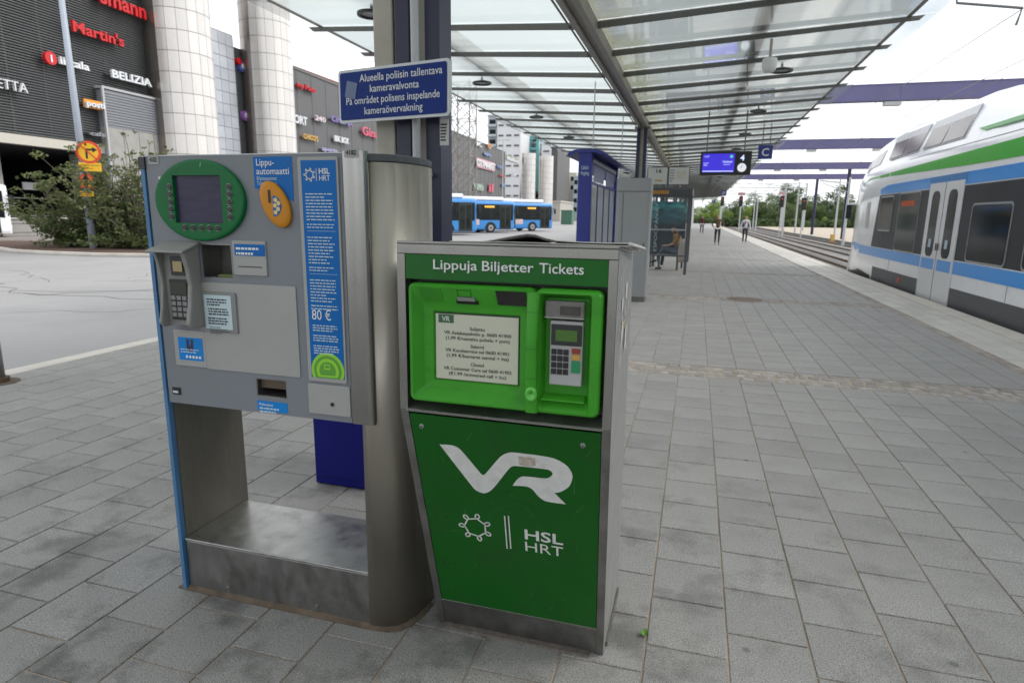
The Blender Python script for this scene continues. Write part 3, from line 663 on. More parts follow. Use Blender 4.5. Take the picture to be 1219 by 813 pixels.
b.build('scratch', mat('scratch_pale', (.25, .4, .28), .5), bz)
btn = mat('dark_button', (.012, .01, .012), .3); bring = mat('chrome_button_rim', (.35, .35, .34), .3, .8)
for L_ in ([(169, 255), (173, 292), (176, 328), (178, 363), (182, 398)], [(457, 255), (460, 291), (461, 328), (463, 365), (465, 401)], [(246, 451), (286, 452), (326, 453), (365, 453), (405, 455)]):
    for q in L_:
        v = P(160 + q[0] / 4.063, 160 + q[1] / 4.063, YF - .018)
        o = MB().rod((v.x, YF - .0182, v.z), (v.x, YF - .0205, v.z), .0115, n=16).build('button', bring, bz)
        MB().rod((v.x, YF - .0206, v.z), (v.x, YF - .0235, v.z), .0105, .009, n=16).build('button_cap', btn, o)
# label over the coin slot
cs = [P(*q) for q in ((301, 187), (346.6, 186), (349.5, 240), (303, 224))]
xa, xb = cs[0].x, cs[1].x + .001
MB().extr([(xa, YF, cs[0].z), (xb, YF, cs[0].z), (xb, YF, cs[2].z), (xb - .03, YF, cs[2].z + .012), (xa, YF, cs[3].z)], (0, -.0015, 0)).build('blue_label', hsl_blue, hm)
yl = YF - .0018
t0 = P(304.5, 197); text('Lippu-', 'lettering', white_pt, hm, (xa + .011, yl, cs[0].z - .030), XH, ZH, .033, width=.073, bold=.004)
text('automaatti', 'lettering', white_pt, hm, (xa + .011, yl, cs[0].z - .060), XH, ZH, .033, width=.134, bold=.004)
text('Biljettautomat', 'lettering', paleblue, hm, (xa + .011, yl, cs[0].z - .080), XH, ZH, .019, width=.082)
text('Ticket machine', 'lettering', paleblue, hm, (xa + .011, yl, cs[0].z - .097), XH, ZH, .019, width=.082)
# orange coin inlet
cc2 = P(329.7, 243.6); ma, mi, ang = .087, .052, math.radians(-62)
def ell(a_, b_, y, n=36, cc=cc2): return [(cc.x + a_ * math.cos(t) * math.cos(ang) - b_ * math.sin(t) * math.sin(ang), y, cc.z + a_ * math.cos(t) * math.sin(ang) + b_ * math.sin(t) * math.cos(ang)) for t in [2 * math.pi * i / n for i in range(n)]]
ci = MB().loft([ell(ma, mi, YF - .002), ell(ma, mi, YF - .012), ell(ma - .004, mi - .004, YF - .0165), ell(ma - .02, mi - .02, YF - .018), ell(.005, .003, YF - .018)]).build('coin_inlet', orange, hm, smooth=True)
v = P(320.7, 234, YF - .018); MB().extr([(a, YF - .0182, c_) for a, c_ in rrect(v.x - .0055, v.x + .0055, v.z - .023, v.z + .023, .004)], (0, -.001, 0)).build('coin_slot', black, ci)
v = P(325.2, 245.5, YF - .018); pts = [(v.x + .036 * math.sin(math.pi * i / 12) * .95, YF - .0182, v.z + .036 * math.cos(math.pi * i / 12)) for i in range(13)]
o = MB().extr(pts, (0, -.001, 0)).build('coin_picture', hsl_blue, ci)
for (dx, dz) in ((.012, .021), (.024, .010), (.009, .002), (.021, -.010), (.010, -.022)):
    MB().rod((v.x + dx, YF - .0193, v.z + dz), (v.x + dx, YF - .0203, v.z + dz), .0078, n=12).build('coin', mat('coin_gold', (.62, .48, .2), .4, .3), o)
# ticket card plate with slot
o, (x0, x1, z0, z1) = hplate('card_slot_plate', lgrey_paint, [(277.5, 287), (316.5, 286.5), (319.5, 329), (279, 327)], YF, .006, .006, .002)
o2, (x0, x1, z0, z1) = hplate('blue_label', hsl_blue, [(278.8, 291), (315, 291), (316, 305.5), (279.6, 304)], YF - .0062, .001, .003, parent=o)
microtext(o, 'print', white_pt, (x0 + .007, YF - .0068, z1 - .007), XH, ZH, .105, .036, 2, fill=.45)
o2, _ = hplate('card_slot', black, [(284, 316.6), (312, 318.2), (312, 319.3), (284, 317.6)], YF - .0062, .001, .0006, parent=o)
# big pale service plates
hplate('service_plate', lgrey_paint, [(239.5, 335), (353.5, 342), (357.5, 450), (246, 438)], YF, .004, .006, .0015)
hplate('sticker_plate', lgrey_paint, [(207.5, 393), (245.5, 393), (246, 438), (210.5, 433.5)], YF, .005, .006, .0015)
o, (x0, x1, z0, z1) = hplate('blue_sticker', sky_label, [(212, 401), (240.5, 403), (243, 430), (214, 428)], YF - .0052, .001, .003)
b = MB(); xm = (x0 + x1) / 2
b.box(xm - .018, xm - .006, YF - .0072, YF - .0063, z1 - .045, z1 - .006).box(xm + .002, xm + .014, YF - .0072, YF - .0063, z1 - .045, z1 - .006).box(xm - .008, xm + .004, YF - .0074, YF - .0065, z1 - .058, z1 - .03); b.build('pictogram', navy, o)
microtext(o, 'print', white_pt, (x0 + .01, YF - .0063, z0 + .048), XH, ZH, x1 - x0 - .02, .02, 2, fill=.3)
for i in range(5): MB().rod((x0 + .037 + i * .0155, YF - .0063, z0 + .014), (x0 + .037 + i * .0155, YF - .007, z0 + .014), .0058, n=10).build('card_symbol', white_pt, o)
o, _ = hplate('notice_frame', mat('mid_grey_frame', (.22, .22, .22), .5), [(236, 346), (281.5, 349), (284.5, 398), (240, 393)], YF - .004, .007, .005, .002)
o2, (x0, x1, z0, z1) = hplate('notice_paper', paleblue, [(243, 350.5), (275, 352.5), (277, 392.5), (245, 391)], YF - .0112, .001, .001, parent=o)
for k, (zt, n_l, c_) in enumerate(((z1 - .012, 3, rubber), (z1 - .048, 3, rubber), (z1 - .084, 3, rubber), (z1 - .120, 4, rubber))):
    microtext(o, 'print', c_, (x0 + .014 + .004 * (k % 2), YF - .0118, zt), XH, ZH, x1 - x0 - .03, .030 if k < 3 else .03, n_l, fill=.5 if k < 3 else .3, ragged=True)
o, (x0, x1, z0, z1) = hplate('blue_label', sky_label, [(306, 475.5), (342, 480.5), (343, 493.5), (307.5, 487)], YF, .0015, .002)
text('Palautus', 'lettering', white_pt, hm, (x0 + .01, YF - .0022, z1 - .018), XH, ZH, .014, width=.06, bold=.01)
microtext(hm, 'print', paleblue, (x0 + .01, YF - .001, z1 - .023), XH, ZH, .09, .026, 2, fill=.5)
o, (x0, x1, z0, z1) = hplate('maker_badge', black, [(206, 461), (215.6, 461), (215.6, 469.5), (206, 469.5)], YF, .002, .001)
microtext(o, 'print', white_pt, (x0 + .004, YF - .002, z1 - .012), XH, ZH, x1 - x0 - .01, .012, 1, fill=.8)
# poster frame with blue tariff poster
o, (fx0, fx1, fz0, fz1) = hplate('poster_frame', lgrey_paint, [(356, 187), (404, 187), (413, 457), (367, 452)], YF, .006, .008, .002)
fx0, fx1 = -1.349, -1.170
ob = MB().extr([(a, YF, c_) for a, c_ in rrect(-1.346, -1.171, .865, .980, .006)], (0, -.006, 0)).build('lock_plate', lgrey_paint, hm, bevel=.0015)
v = P(396.7, 481); MB().rod((v.x, YF - .006, v.z), (v.x, YF - .0085, v.z), .0075, n=12).build('keyhole', black, ob)
pz0, pz1, px0, px1 = 1.006, 1.775, -1.326, -1.189
yp = YF - .0062
poster = MB().box(px0, px1, yp - .001, yp, pz0, pz1).build('tariff_poster', hsl_blue, o)
yp -= .0012
ringg = mat('leaf_green_print', (.10, .33, .035), .4); ringl = mat('lime_print', (.27, .60, .03), .4)
cx, cz = (px0 + px1) / 2 + .001, pz0 + .028
for i, (r, m_) in enumerate(((.068, ringl), (.057, ringg), (.046, ringl), (.034, ringg))):
    pts = [(max(px0, min(px1, cx + r * math.cos(a))), yp - .0005 * (i + 1), max(pz0, cz + r * math.sin(a))) for a in [math.radians(-30 + 240 * k / 30) for k in range(31)]]
    MB().add(pts, [tuple(range(31))]).build('printed_ring', m_, o)
b = MB(); yq = yp - .003
b.box(cx - .013, cx + .013, yq - .0004, yq, cz + .005, cz + .025); b.build('bus_symbol', ringl, o)
b = MB().box(cx - .009, cx + .009, yq - .0009, yq - .0006, cz + .011, cz + .021); b.build('bus_symbol_window', ringg, o)
def hsl_logo(parent, cx, cz, y, r, m, ux=XH, uz=ZH, o=None, w=.1):
    """ring of small loops joined by a polygon"""
    base = Vector((cx, y, cz)) if o is None else Vector(o); b = MB(); un = Vector(ux).cross(Vector(uz)); n = 7
    def stroke(pts, closed):
        k = len(pts)
        for i in range(k if closed else k - 1):
            a, c_ = pts[i], pts[(i + 1) % k]; d = (c_ - a); 
            if d.length < 1e-6: continue
            d.normalize(); s_ = un.cross(d) * (r * w * .5); b.add([a - s_, c_ - s_, c_ + s_, a + s_], [(0, 1, 2, 3)])
    for i in range(n):
        t = 2 * math.pi * i / n + .45; ctr = base + (ux * math.cos(t) + uz * math.sin(t)) * r * .84; rad = (ux * math.cos(t) + uz * math.sin(t)); tan = (uz * math.cos(t) - ux * math.sin(t))
        stroke([ctr + rad * (r * .17 * math.cos(2 * math.pi * k / 10)) + tan * (r * .125 * math.sin(2 * math.pi * k / 10)) for k in range(10)], True)
    stroke([base + (ux * math.cos(2 * math.pi * i / n + .45) + uz * math.sin(2 * math.pi * i / n + .45)) * r * .68 for i in range(n)], True)
    return b.build('logo_ring', m, parent, fixn=False)
zl = 1.727
hsl_logo(o, px0 + .034, zl, yp - .0008, .022, white_pt, w=.17)
MB().box(px0 + .060, px0 + .0615, yp - .0008, yp, zl - .021, zl + .021).build('logo_bar', white_pt, o)
text('HSL', 'lettering', white_pt, o, (px0 + .070, yp, zl + .003), XH, ZH, .026, width=.042, bold=.02)
text('HRT', 'lettering', white_pt, o, (px0 + .070, yp, zl - .020), XH, ZH, .026, width=.042)
z = 1.668
for n_l, h_ in ((9, .098), (2, .020), (0, .012), (9, .100), (2, .020), (0, .012), (8, .086), (2, .022)):
    if n_l == 0: MB().box(px0 + .014, px1 - .010, yp - .0008, yp, z - .002, z - .001).build('ruled_line', paleblue, o)
    else: microtext(o, 'print', paleblue, (px0 + .014, yp, z), XH, ZH, px1 - px0 - .026, h_, n_l, fill=.34)
    z -= h_ + .006
text('80 €', 'lettering', white_pt, o, (px0 + .014, yp, 1.222), XH, ZH, .052, width=.078)
for z, n_l in ((1.205, 3), (1.168, 3), (1.13, 4)): microtext(o, 'print', paleblue, (px0 + .016, yp, z), XH, ZH, px1 - px0 - .030, .009 * n_l, n_l, fill=.42)
# card terminal with overhanging hood
yw = YF - .001; Yf = 1.850
hx0, hx1 = -1.932, -1.788; z_t, z_b = 1.478, 1.172
for (a, b_) in ((hx0, hx0 + .013), (hx1 - .020, hx1)):
    outl = [(yw, z_t - .004), (Yf + .004, z_t - .024), (Yf + .022, z_t - .09), (Yf + .030, z_t - .15), (Yf + .020, z_b + .08), (Yf + .004, z_b + .012), (Yf + .018, z_b - .006), (yw, z_b - .006)]
    MB().extr([(a, y, z) for y, z in outl], (b_ - a, 0, 0)).build('hood_cheek', hood_grey, hm, bevel=.006)
MB().hexa([(hx0 - .012, Yf - .016, z_t - .030), (hx1 + .014, Yf - .016, z_t - .030), (hx1 + .006, yw, z_t - .002), (hx0 - .006, yw, z_t - .002)],
          [(hx0 - .012, Yf - .016, z_t - .022), (hx1 + .014, Yf - .016, z_t - .022), (hx1 + .006, yw, z_t + .010), (hx0 - .006, yw, z_t + .010)]).build('hood_roof', hood_grey, hm, bevel=.004)
bk = MB().box(hx0 + .0135, hx1 - .0205, yw - .040, yw, z_b, z_t - .03).build('terminal_back', mat('terminal_grey', (.21, .21, .2), .5, var=.05), hm)
ty = yw - .0405
xm0, xm1 = hx0 + .036, hx1 - .024
MB().box(xm0 + .016, xm1 - .004, ty - .010, ty, z_t - .115, z_t - .045).build('card_reader_mouth', black, bk)
MB().box(xm0 + .030, xm1 - .012, ty - .014, ty - .0105, z_t - .10, z_t - .062).build('reader_guide', mat('brass_tint', (.32, .26, .14), .35, .6), bk)
kp = MB().box(xm0, xm1, ty - .008, ty, z_b + .022, z_t - .130).build('pin_pad', black, bk, bevel=.002)
MB().box(xm0 + .005, xm1 - .005, ty - .010, ty - .0082, z_t - .186, z_t - .142).build('pin_display', mat('unlit_lcd', (.03, .035, .022), .2), bk)
for r_ in range(4):
    for c_ in range(3):
        x = xm0 + .006 + c_ * (xm1 - xm0 - .008) / 3; z = z_b + .034 + r_ * .0215
        MB().box(x, x + .020, ty - .0115, ty - .0082, z, z + .0155).build('key', mat('grey_key', (.20, .20, .20), .5), kp, bevel=.001)

# blue cabinet seen through the foot of the machine
t = thing('utility_cabinet', 'dark blue steel cabinet standing behind the grey ticket machine', 'cabinet', (-1.93, 3.2, 0))
MB().box(-2.10, -1.72, 3.04, 3.36, .005, 1.1).build('body', mat('deep_blue_enamel', (.004, .006, .13), .45, var=.05, spec=.2), t, bevel=.006)
MB().box(-2.08, -1.74, 3.034, 3.04, .06, 1.06).build('door', mat('deep_blue_enamel_door', (.004, .006, .135), .45, var=.05, spec=.2), t, bevel=.003)
MB().rod((-2.05, 3.034, .6), (-2.05, 3.028, .6), .012, n=12).build('lock', alu, t)

# ================================================================ GREEN TICKET MACHINE
gm = thing('ticket_machine', 'squat green ticket machine with steel frame, lit screen and large white rail lettering', 'ticket machine', (-.555, 2.2, 0))
Yu, Zk, Yb = 1.812, .962, 2.058
XL0, XR0, XLb, XRb = -.908, -.207, -.882, -.226      # width at top/kink and foot
Yk = 2.50; zt = 1.507
def lowp(x, t, off=0.0):                             # point on the leaning lower front, t=0 kink .. 1 foot
    nrm = Vector((0, -(Zk), -(Yb - Yu))).normalized()
    return Vector((x, Yu + (Yb - Yu) * t, Zk * (1 - t))) + nrm * off
# carcass
b = MB(); inn = .012
ybt = 2.225
outL = [(XL0 + .012, Yu + .07, zt - .02), (XL0 + .012, Yu + .07, Zk), (XLb + .012, Yb + .02, .03), (XLb + .012, Yk - .02, .03), (XL0 + .012, ybt, zt - .055)]
outR = [(XR0 - .012, p[1], p[2]) if p[2] > .5 else (XRb - .012, p[1], p[2]) for p in outL]
b.loft([outL, outR]); b.build('carcass', black, gm)
# side panels
graf = bpy.data.materials.get('x')
sidem = mat('sticker_scarred_side_steel', (.40, .40, .39), .42, .55, var=.12, scale=5, dirt=(.2, .19, .17), dirtamt=.6, dirtscale=5, rvar=.1)
for sgn, xt, xb_ in ((-1, XL0, XLb), (1, XR0, XRb)):
    o3 = [(xt, Yu + .001, zt), (xt, Yu + .001, Zk), (xb_, Yb + .001, .004), (xb_, Yk, .004), (xt, ybt + .02, zt - .035)]
    MB().loft([o3, [(p[0] - sgn * .011, p[1], p[2]) for p in o3]]).build('side_panel', sidem, gm, bevel=.002)
# scraped sticker remains on the right flank
wr = mat('torn_paper', (.62, .62, .60), .8, var=.15); br = mat('torn_brown_tape', (.40, .30, .18), .8, var=.2); 
b = MB(); b2 = MB()
for i in range(70):
    z = U(1.12, 1.47); y = U(1.87, 2.14 + (1.5 - z) * .15); x = XR0 + .0008
    ln, wd, a = U(.01, .05), U(.0012, .004), U(-1.3, 1.3)
    d = Vector((0, math.sin(a * .35), math.cos(a * .35))) * ln; s_ = Vector((0, 1, 0)) * wd
    p = Vector((x, y, z)); (b if rnd() < .85 else b2).add([p - s_ - d * .5, p + s_ * U(.2, 1) - d * .5, p + s_ + d * .5, p - s_ * U(.2, 1) + d * .5], [(0, 1, 2, 3)])
for (y, z, h_, w_) in ((1.96, 1.33, .05, .028), (1.98, 1.24, .06, .03), (2.06, 1.36, .05, .035), (2.1, 1.2, .08, .03)):
    p = Vector((XR0 + .0006, y, z)); b.add([p + Vector((0, sy * w_ * U(.7, 1.2), sz * h_ * U(.7, 1.2) / 2)) for sy, sz in ((-.5, -1), (.5, -1), (.5, 1), (-.5, 1))], [(0, 1, 2, 3)])
b2.box(XR0 + .0003, XR0 + .0011, 2.0, 2.045, 1.24, 1.27)
b.build('sticker_scraps', wr, gm, fixn=False); b2.build('tape_scraps', br, gm, fixn=False)
# steel frame
fw = .028
SL = .075
MB().hexa([(XL0 - .001, Yu - .004, zt + .0005), (XR0 + .001, Yu - .004, zt + .0005), (XR0 + .001, ybt + .022, zt - .036), (XL0 - .001, ybt + .022, zt - .036)], [(XL0 - .001, Yu - .004, zt + .010), (XR0 + .001, Yu - .004, zt + .010), (XR0 + .001, ybt + .022, zt - .026), (XL0 - .001, ybt + .022, zt - .026)]).build('top_plate', steel, gm, bevel=.003)
MB().box(XL0, XR0, Yu - .006, Yu + .012, zt - .030, zt).build('top_rail', steel, gm, bevel=.002)
for sgn, xt, xb_ in ((-1, XL0, XLb), (1, XR0, XRb)):
    w_ = fw * 1.0
    xa, xc = (xt, xt + w_) if sgn < 0 else (xt - w_, xt)
    MB().box(xa, xc, Yu - .006, Yu + .0005, Zk, zt - .0305).build('front_stile', steel, gm, bevel=.0015)
    xd, xe = (xb_, xb_ + w_) if sgn < 0 else (xb_ - w_, xb_)
    f0, f1, f2, f3 = Vector((xa, Yu, Zk)), Vector((xc, Yu, Zk)), Vector((xe, Yb, .004)), Vector((xd, Yb, .004))
    off = Vector((0, -.006, -.0015))
    MB().hexa([f3 + off, f2 + off, f2, f3], [f0 + off, f1 + off, f1, f0]).build('lower_stile', steel_dark, gm, bevel=.0015)
# header panel
xh0, xh1 = XL0 + fw + .001, XR0 - fw - .001
hdr = MB().box(xh0, xh1, Yu - .0035, Yu + .008, 1.398, zt - .031).build('header_panel', mat('header_green', (.006, .115, .012), .2, var=.15, scale=3, spec=.4), gm)
for s_, a_, b_ in (('Lippuja', 515, 567), ('Biljetter', 573, 634), ('Tickets', 642, 695)):
    va, vb = atY(a_, 320, Yu - .004), atY(b_, 324, Yu - .004)
    text(s_, 'lettering', white_pt, gm, (va.x, Yu - .0040, 1.4320), XH, ZH, .043, width=vb.x - va.x, bold=.004, depth=.003)
# recess box round the bright console
MB().box(xh0, xh1, Yu + .05, Yu + .06, Zk + .03, 1.397).build('recess_back', black, gm)
cx0, cx1, cz0, cz1 = -.866, -.246, 1.000, 1.386
def rr(x0, x1, z0, z1, r, y, n=5):
    if not isinstance(y, tuple): return [(a, y, c_) for a, c_ in rrect(x0, x1, z0, z1, r, n)]
    return [(a, y[0] + (y[1] - y[0]) * (c_ - z0) / (z1 - z0), c_) for a, c_ in rrect(x0, x1, z0, z1, r, n)]   # sloping plane
sx0, sx1, sz0, sz1 = -.785, -.509, 1.075, 1.288
xm = -.448                                             # divider
left = [rr(cx0, xm, cz0, cz1, .02, Yu + .045), rr(cx0, xm, cz0, cz1, .02, Yu - .012), rr(cx0 + .006, xm, cz0 + .006, cz1 - .006, .018, Yu - .022), rr(cx0 + .014, xm - .004, cz0 + .012, cz1 - .010, .016, Yu - .022),
        rr(cx0 + .042, xm - .024, cz0 + .040, cz1 - .062, .012, Yu + .010), rr(sx0 - .008, sx1 + .008, sz0 - .008, sz1 + .010, .004, Yu + .012), rr(sx0 - .003, sx1 + .003, sz0 - .003, sz1 + .003, .002, Yu + .022)]
con = MB().loft(left, caps=False).build('console_moulding', g_bright, gm)
right = [rr(xm, cx1, cz0, cz1, .02, Yu + .045), rr(xm, cx1, cz0, cz1, .02, Yu - .012), rr(xm, cx1 - .006, cz0 + .006, cz1 - .006, .018, Yu - .022), rr(xm + .014, cx1 - .030, cz0 + .012, cz1 - .012, .012, Yu - .024),
         rr(xm + .026, cx1 - .044, cz0 + .055, cz1 - .030, .006, Yu + .022)]
con2 = MB().loft(right).build('console_moulding', g_bright, gm)
for o_c in (con, con2):
    o_c.data.polygons.foreach_set('use_smooth', [True] * len(o_c.data.polygons)); md = o_c.modifiers.new('w', 'EDGE_SPLIT'); md.split_angle = math.radians(38)
# rim lip under keypad
MB().hexa([(-.425, Yu - .024, 1.045), (-.290, Yu - .024, 1.045), (-.290, Yu + .02, 1.05), (-.425, Yu + .02, 1.05)], [(-.425, Yu - .022, 1.049), (-.290, Yu - .022, 1.049), (-.290, Yu + .02, 1.058), (-.425, Yu + .02, 1.058)]).build('moulding_lip', g_bright, gm, bevel=.002)
# bowed divider with joints
pts = []
for i in range(15):
    t_ = i / 14; z = 1.376 - .372 * t_; pts.append((z, Yu - .030 - .016 * math.sin(math.pi * min(1, t_ * 1.05)), .020 - .003 * math.sin(math.pi * t_)))
rings = []
for z, y, r in pts: rings.append([(xm - .004 + r * math.cos(a), y - r * .55 * math.sin(a) + .004, z) for a in [math.pi * k / 10 for k in range(11)]] + [(xm - .004 - r, Yu + .0, z), (xm - .004 + r, Yu + .0, z)])
o = MB().loft(rings).build('divider_rib', g_bright, gm, smooth=True); md = o.modifiers.new('w', 'EDGE_SPLIT'); md.split_angle = math.radians(50)
for z in (1.318, 1.208, 1.115): 
    k = min(pts, key=lambda p: abs(p[0] - z)); r = k[2] + .0006
    b = MB(); b.loft([[(xm - .004 + r * math.cos(a), k[1] - r * .55 * math.sin(a) + .0035, zz_) for a in [math.pi * q / 10 for q in range(11)]] for zz_ in (z - .0009, z + .0009)], close=False, caps=False)
    b.build('rib_joint', mat('joint_shadow_green', (.02, .12, .012), .6), gm)
ring_r = [[(xm - .002 + r * math.cos(2 * math.pi * k / 16), y, 1.066 + r * 1.25 * math.sin(2 * math.pi * k / 16)) for k in range(16)] for r, y in ((.018, Yu - .028), (.019, Yu - .044), (.015, Yu - .049), (.009, Yu - .046), (.007, Yu - .042))]
MB().loft(ring_r).build('round_knob', mat('translucent_green_knob', (.10, .48, .06), .2, var=.1, coat=.5), gm, smooth=True)
# screen
scn = MB().box(sx0, sx1, Yu + .014, Yu + .020, sz0, sz1).build('screen', lcd_txt, gm)
MB().box(sx0 - .006, sx1 + .006, Yu + .0205, Yu + .024, sz0 - .006, sz1 + .006).build('screen_gasket', black, gm)
ys = Yu + .0135; dk = mat('dark_screen_text', (.03, .045, .035), .5)
lb = MB().box(sx0 + .010, sx0 + .062, ys - .001, ys, sz1 - .028, sz1 - .001).build('logo_patch', mat('dull_logo_green', (.04, .12, .05), .4), scn)
text('VR', 'lettering', mat('pale_grey_print', (.5, .55, .5), .5), scn, (sx0 + .036, ys - .0014, sz1 - .022), XH, ZH, .022, 'CENTER', width=.028, bold=.03)
xc = (sx0 + sx1) / 2
for s_, z, w_ in (('Suljettu', 1.240, .05), ('VR Asiakaspalvelu p. 0600 41900', 1.224, .225), ('(1,99 €/vastattu puhelu + pvm)', 1.207, .215), ('Stängd', 1.183, .045), ('VR Kundservice tel 0600 41901', 1.167, .215), ('(1,99 €/besvarat samtal + lna)', 1.150, .21),
                  ('Closed', 1.124, .045), ('VR Customer Care tel 0600 41902', 1.107, .23), ('(€1.99 /answered call + lcc)', 1.090, .195)):
    text(s_, 'lettering', dk, scn, (xc + .004, ys - .0002, z), XH, ZH, .0150, 'CENTER', width=w_, bold=.018)
# speaker grille, sensor window, slot on the sloping brow
def brow(px, py): return atP(px, py, (0, Yu - .006, 1.355), Vector((0, -.052, .032)).normalized())
b = MB(); nb = Vector((0, -.052, .032)).normalized(); nb = Vector((0, -.85, -.52))
def browp(x, z):                                        # on the brow slope between the rim and the inner ledge
    t_ = (cz1 - .010 - z) / .052; return Vector((x, Yu - .022 + .032 * t_ - .0012, z))
for i in range(7):
    x = -.822 + i * .0115; p, q = browp(x, 1.372), browp(x, 1.328); b.add([p + Vector((-.0007, 0, 0)), q + Vector((-.0007, 0, 0)), q + Vector((.0007, 0, 0)), p + Vector((.0007, 0, 0))], [(0, 1, 2, 3)])
for i in range(6):
    z = 1.371 - i * .0085; p, q = browp(-.822, z), browp(-.753, z); b.add([p, q, q + Vector((0, .0007, -.0013)), p + Vector((0, .0007, -.0013))], [(0, 1, 2, 3)])
b.build('speaker_grille', mat('grille_shadow', (.03, .19, .02), .6), con, fixn=False)
def bplate(name, m, x0, x1, z0, z1, d=.004):
    a = [browp(x0, z0), browp(x1, z0), browp(x1, z1), browp(x0, z1)]; return MB().extr(a, (0, -d * .85, -d * .5)).build(name, m, con)
b = MB()
for (x0, x1, z0, z1) in ((-.700, -.655, 1.3705, 1.372), (-.700, -.655, 1.349, 1.3505), (-.700, -.6985, 1.3505, 1.3705), (-.6565, -.655, 1.3505, 1.3705)):
    a = [browp(x0, z0), browp(x1, z0), browp(x1, z1), browp(x0, z1)]; b.extr(a, (0, -.0008, -.0005))
b.build('flap_outline', mat('joint_shadow_green', (.02, .12, .012), .6), con)
bplate('slot_ledge', alu, -.702, -.645, 1.338, 1.349, .006); bplate('dark_slot', black, -.708, -.636, 1.326, 1.337, .003)
bplate('sensor_window', mat('sensor_black', (.006, .006, .007), .12, coat=.5), -.572, -.478, 1.329, 1.374, .003)
# card reader module and pin pad on the right
rm = MB().box(-.418, -.300, Yu - .018, Yu + .02, 1.298, 1.352).build('ticket_window', mat('tinted_flap_plastic', (.16, .15, .145), .15, var=.3, scale=20, coat=.5), gm, bevel=.004)
MB().box(-.372, -.310, Yu - .0195, Yu - .0182, 1.311, 1.338).build('window_insert', mat('dark_tinted_insert', (.06, .055, .05), .2, var=.3, scale=30), rm)
MB().box(-.418, -.300, Yu - .020, Yu - .0182, 1.301, 1.304).build('flap_edge', alu, rm)
kp = MB().box(-.402, -.302, Yu - .012, Yu + .021, 1.094, 1.292).build('payment_terminal', mat('silver_plastic', (.42, .42, .42), .4, .2, var=.04), gm, bevel=.003)
MB().box(-.398, -.304, Yu - .0165, Yu - .0125, 1.218, 1.282).build('display_surround', mat('anthracite', (.022, .022, .024), .4), kp, bevel=.002)
MB().box(-.384, -.318, Yu - .0178, Yu - .0166, 1.232, 1.266).build('display', lcd_green, kp)
for r_ in range(4):
    for c_ in range(3):
        x = -.396 + c_ * .0185; z = 1.128 + r_ * .0205
        o = MB().box(x, x + .0155, Yu - .0165, Yu - .0121, z, z + .0168).build('key', mat('black_key', (.015, .015, .017), .45), kp, bevel=.001)
for s_, m_, z0, z1 in (('', mat('red_key', (.28, .035, .02), .5), 1.195, 1.211), ('', mat('yellow_key', (.55, .32, .06), .5), 1.176, 1.192), ('', mat('green_key', (.01, .24, .09), .5), 1.136, 1.173)):
    MB().box(-.334, -.3075, Yu - .0165, Yu - .0121, z0, z1).build('key', m_, kp, bevel=.001)
# shelf at the kink
MB().hexa([(xh0 - .006, Yu - .007, Zk - .004), (xh1 + .006, Yu - .007, Zk - .004), (xh1 + .006, Yu + .055, Zk + .02), (xh0 - .006, Yu + .055, Zk + .02)],
          [(xh0 - .006, Yu - .007, Zk + .004), (xh1 + .006, Yu - .007, Zk + .004), (xh1 + .006, Yu + .055, Zk + .028), (xh0 - .006, Yu + .055, Zk + .028)]).build('shelf', steel_dark, gm, bevel=.002)
MB().box(xh0, xh1, Yu - .0095, Yu - .0072, Zk - .003, Zk + .003).build('shelf_nosing', steel, gm)
# lower leaning panel
nl = Vector((0, -Zk, -(Yb - Yu))).normalized(); uz_ = Vector((0, -(Yb - Yu), Zk)).normalized()
def lowquad(x0a, x1a, x0b, x1b, t0, t1, off, d, name, m):
    q = [lowp(x0b, t1, off), lowp(x1b, t1, off), lowp(x1a, t0, off), lowp(x0a, t0, off)]
    return MB().extr(q, nl * d).build(name, m, gm, bevel=.001)
lp = lowquad(xh0 + .001, xh1 - .001, XLb + fw - .001, XRb - fw + .001, .012, .868, .0005, .004, 'lower_panel', g_dark)
lowquad(XLb + fw - .003, XRb - fw + .003, XLb + fw, XRb - fw, .870, .995, .0, .002, 'kick_plate', steel_dark)
lowquad(XLb + fw - .003, XRb - fw + .003, XLb + fw - .003, XRb - fw + .003, .862, .872, .003, .004, 'kick_rail', steel)
pn_ = lowp(0, .4, .0048)
def LP(px, py): return atP(px, py, pn_, nl)
for q in ((502, 507), (694, 530)):
    v = LP(*q); MB().rod(v, v + nl * .006, .009, .006, n=12).build('screw', alu, gm); MB().rod(v + nl * .0062, v + nl * .0065, .0035, n=6).build('screw_socket', black, gm)
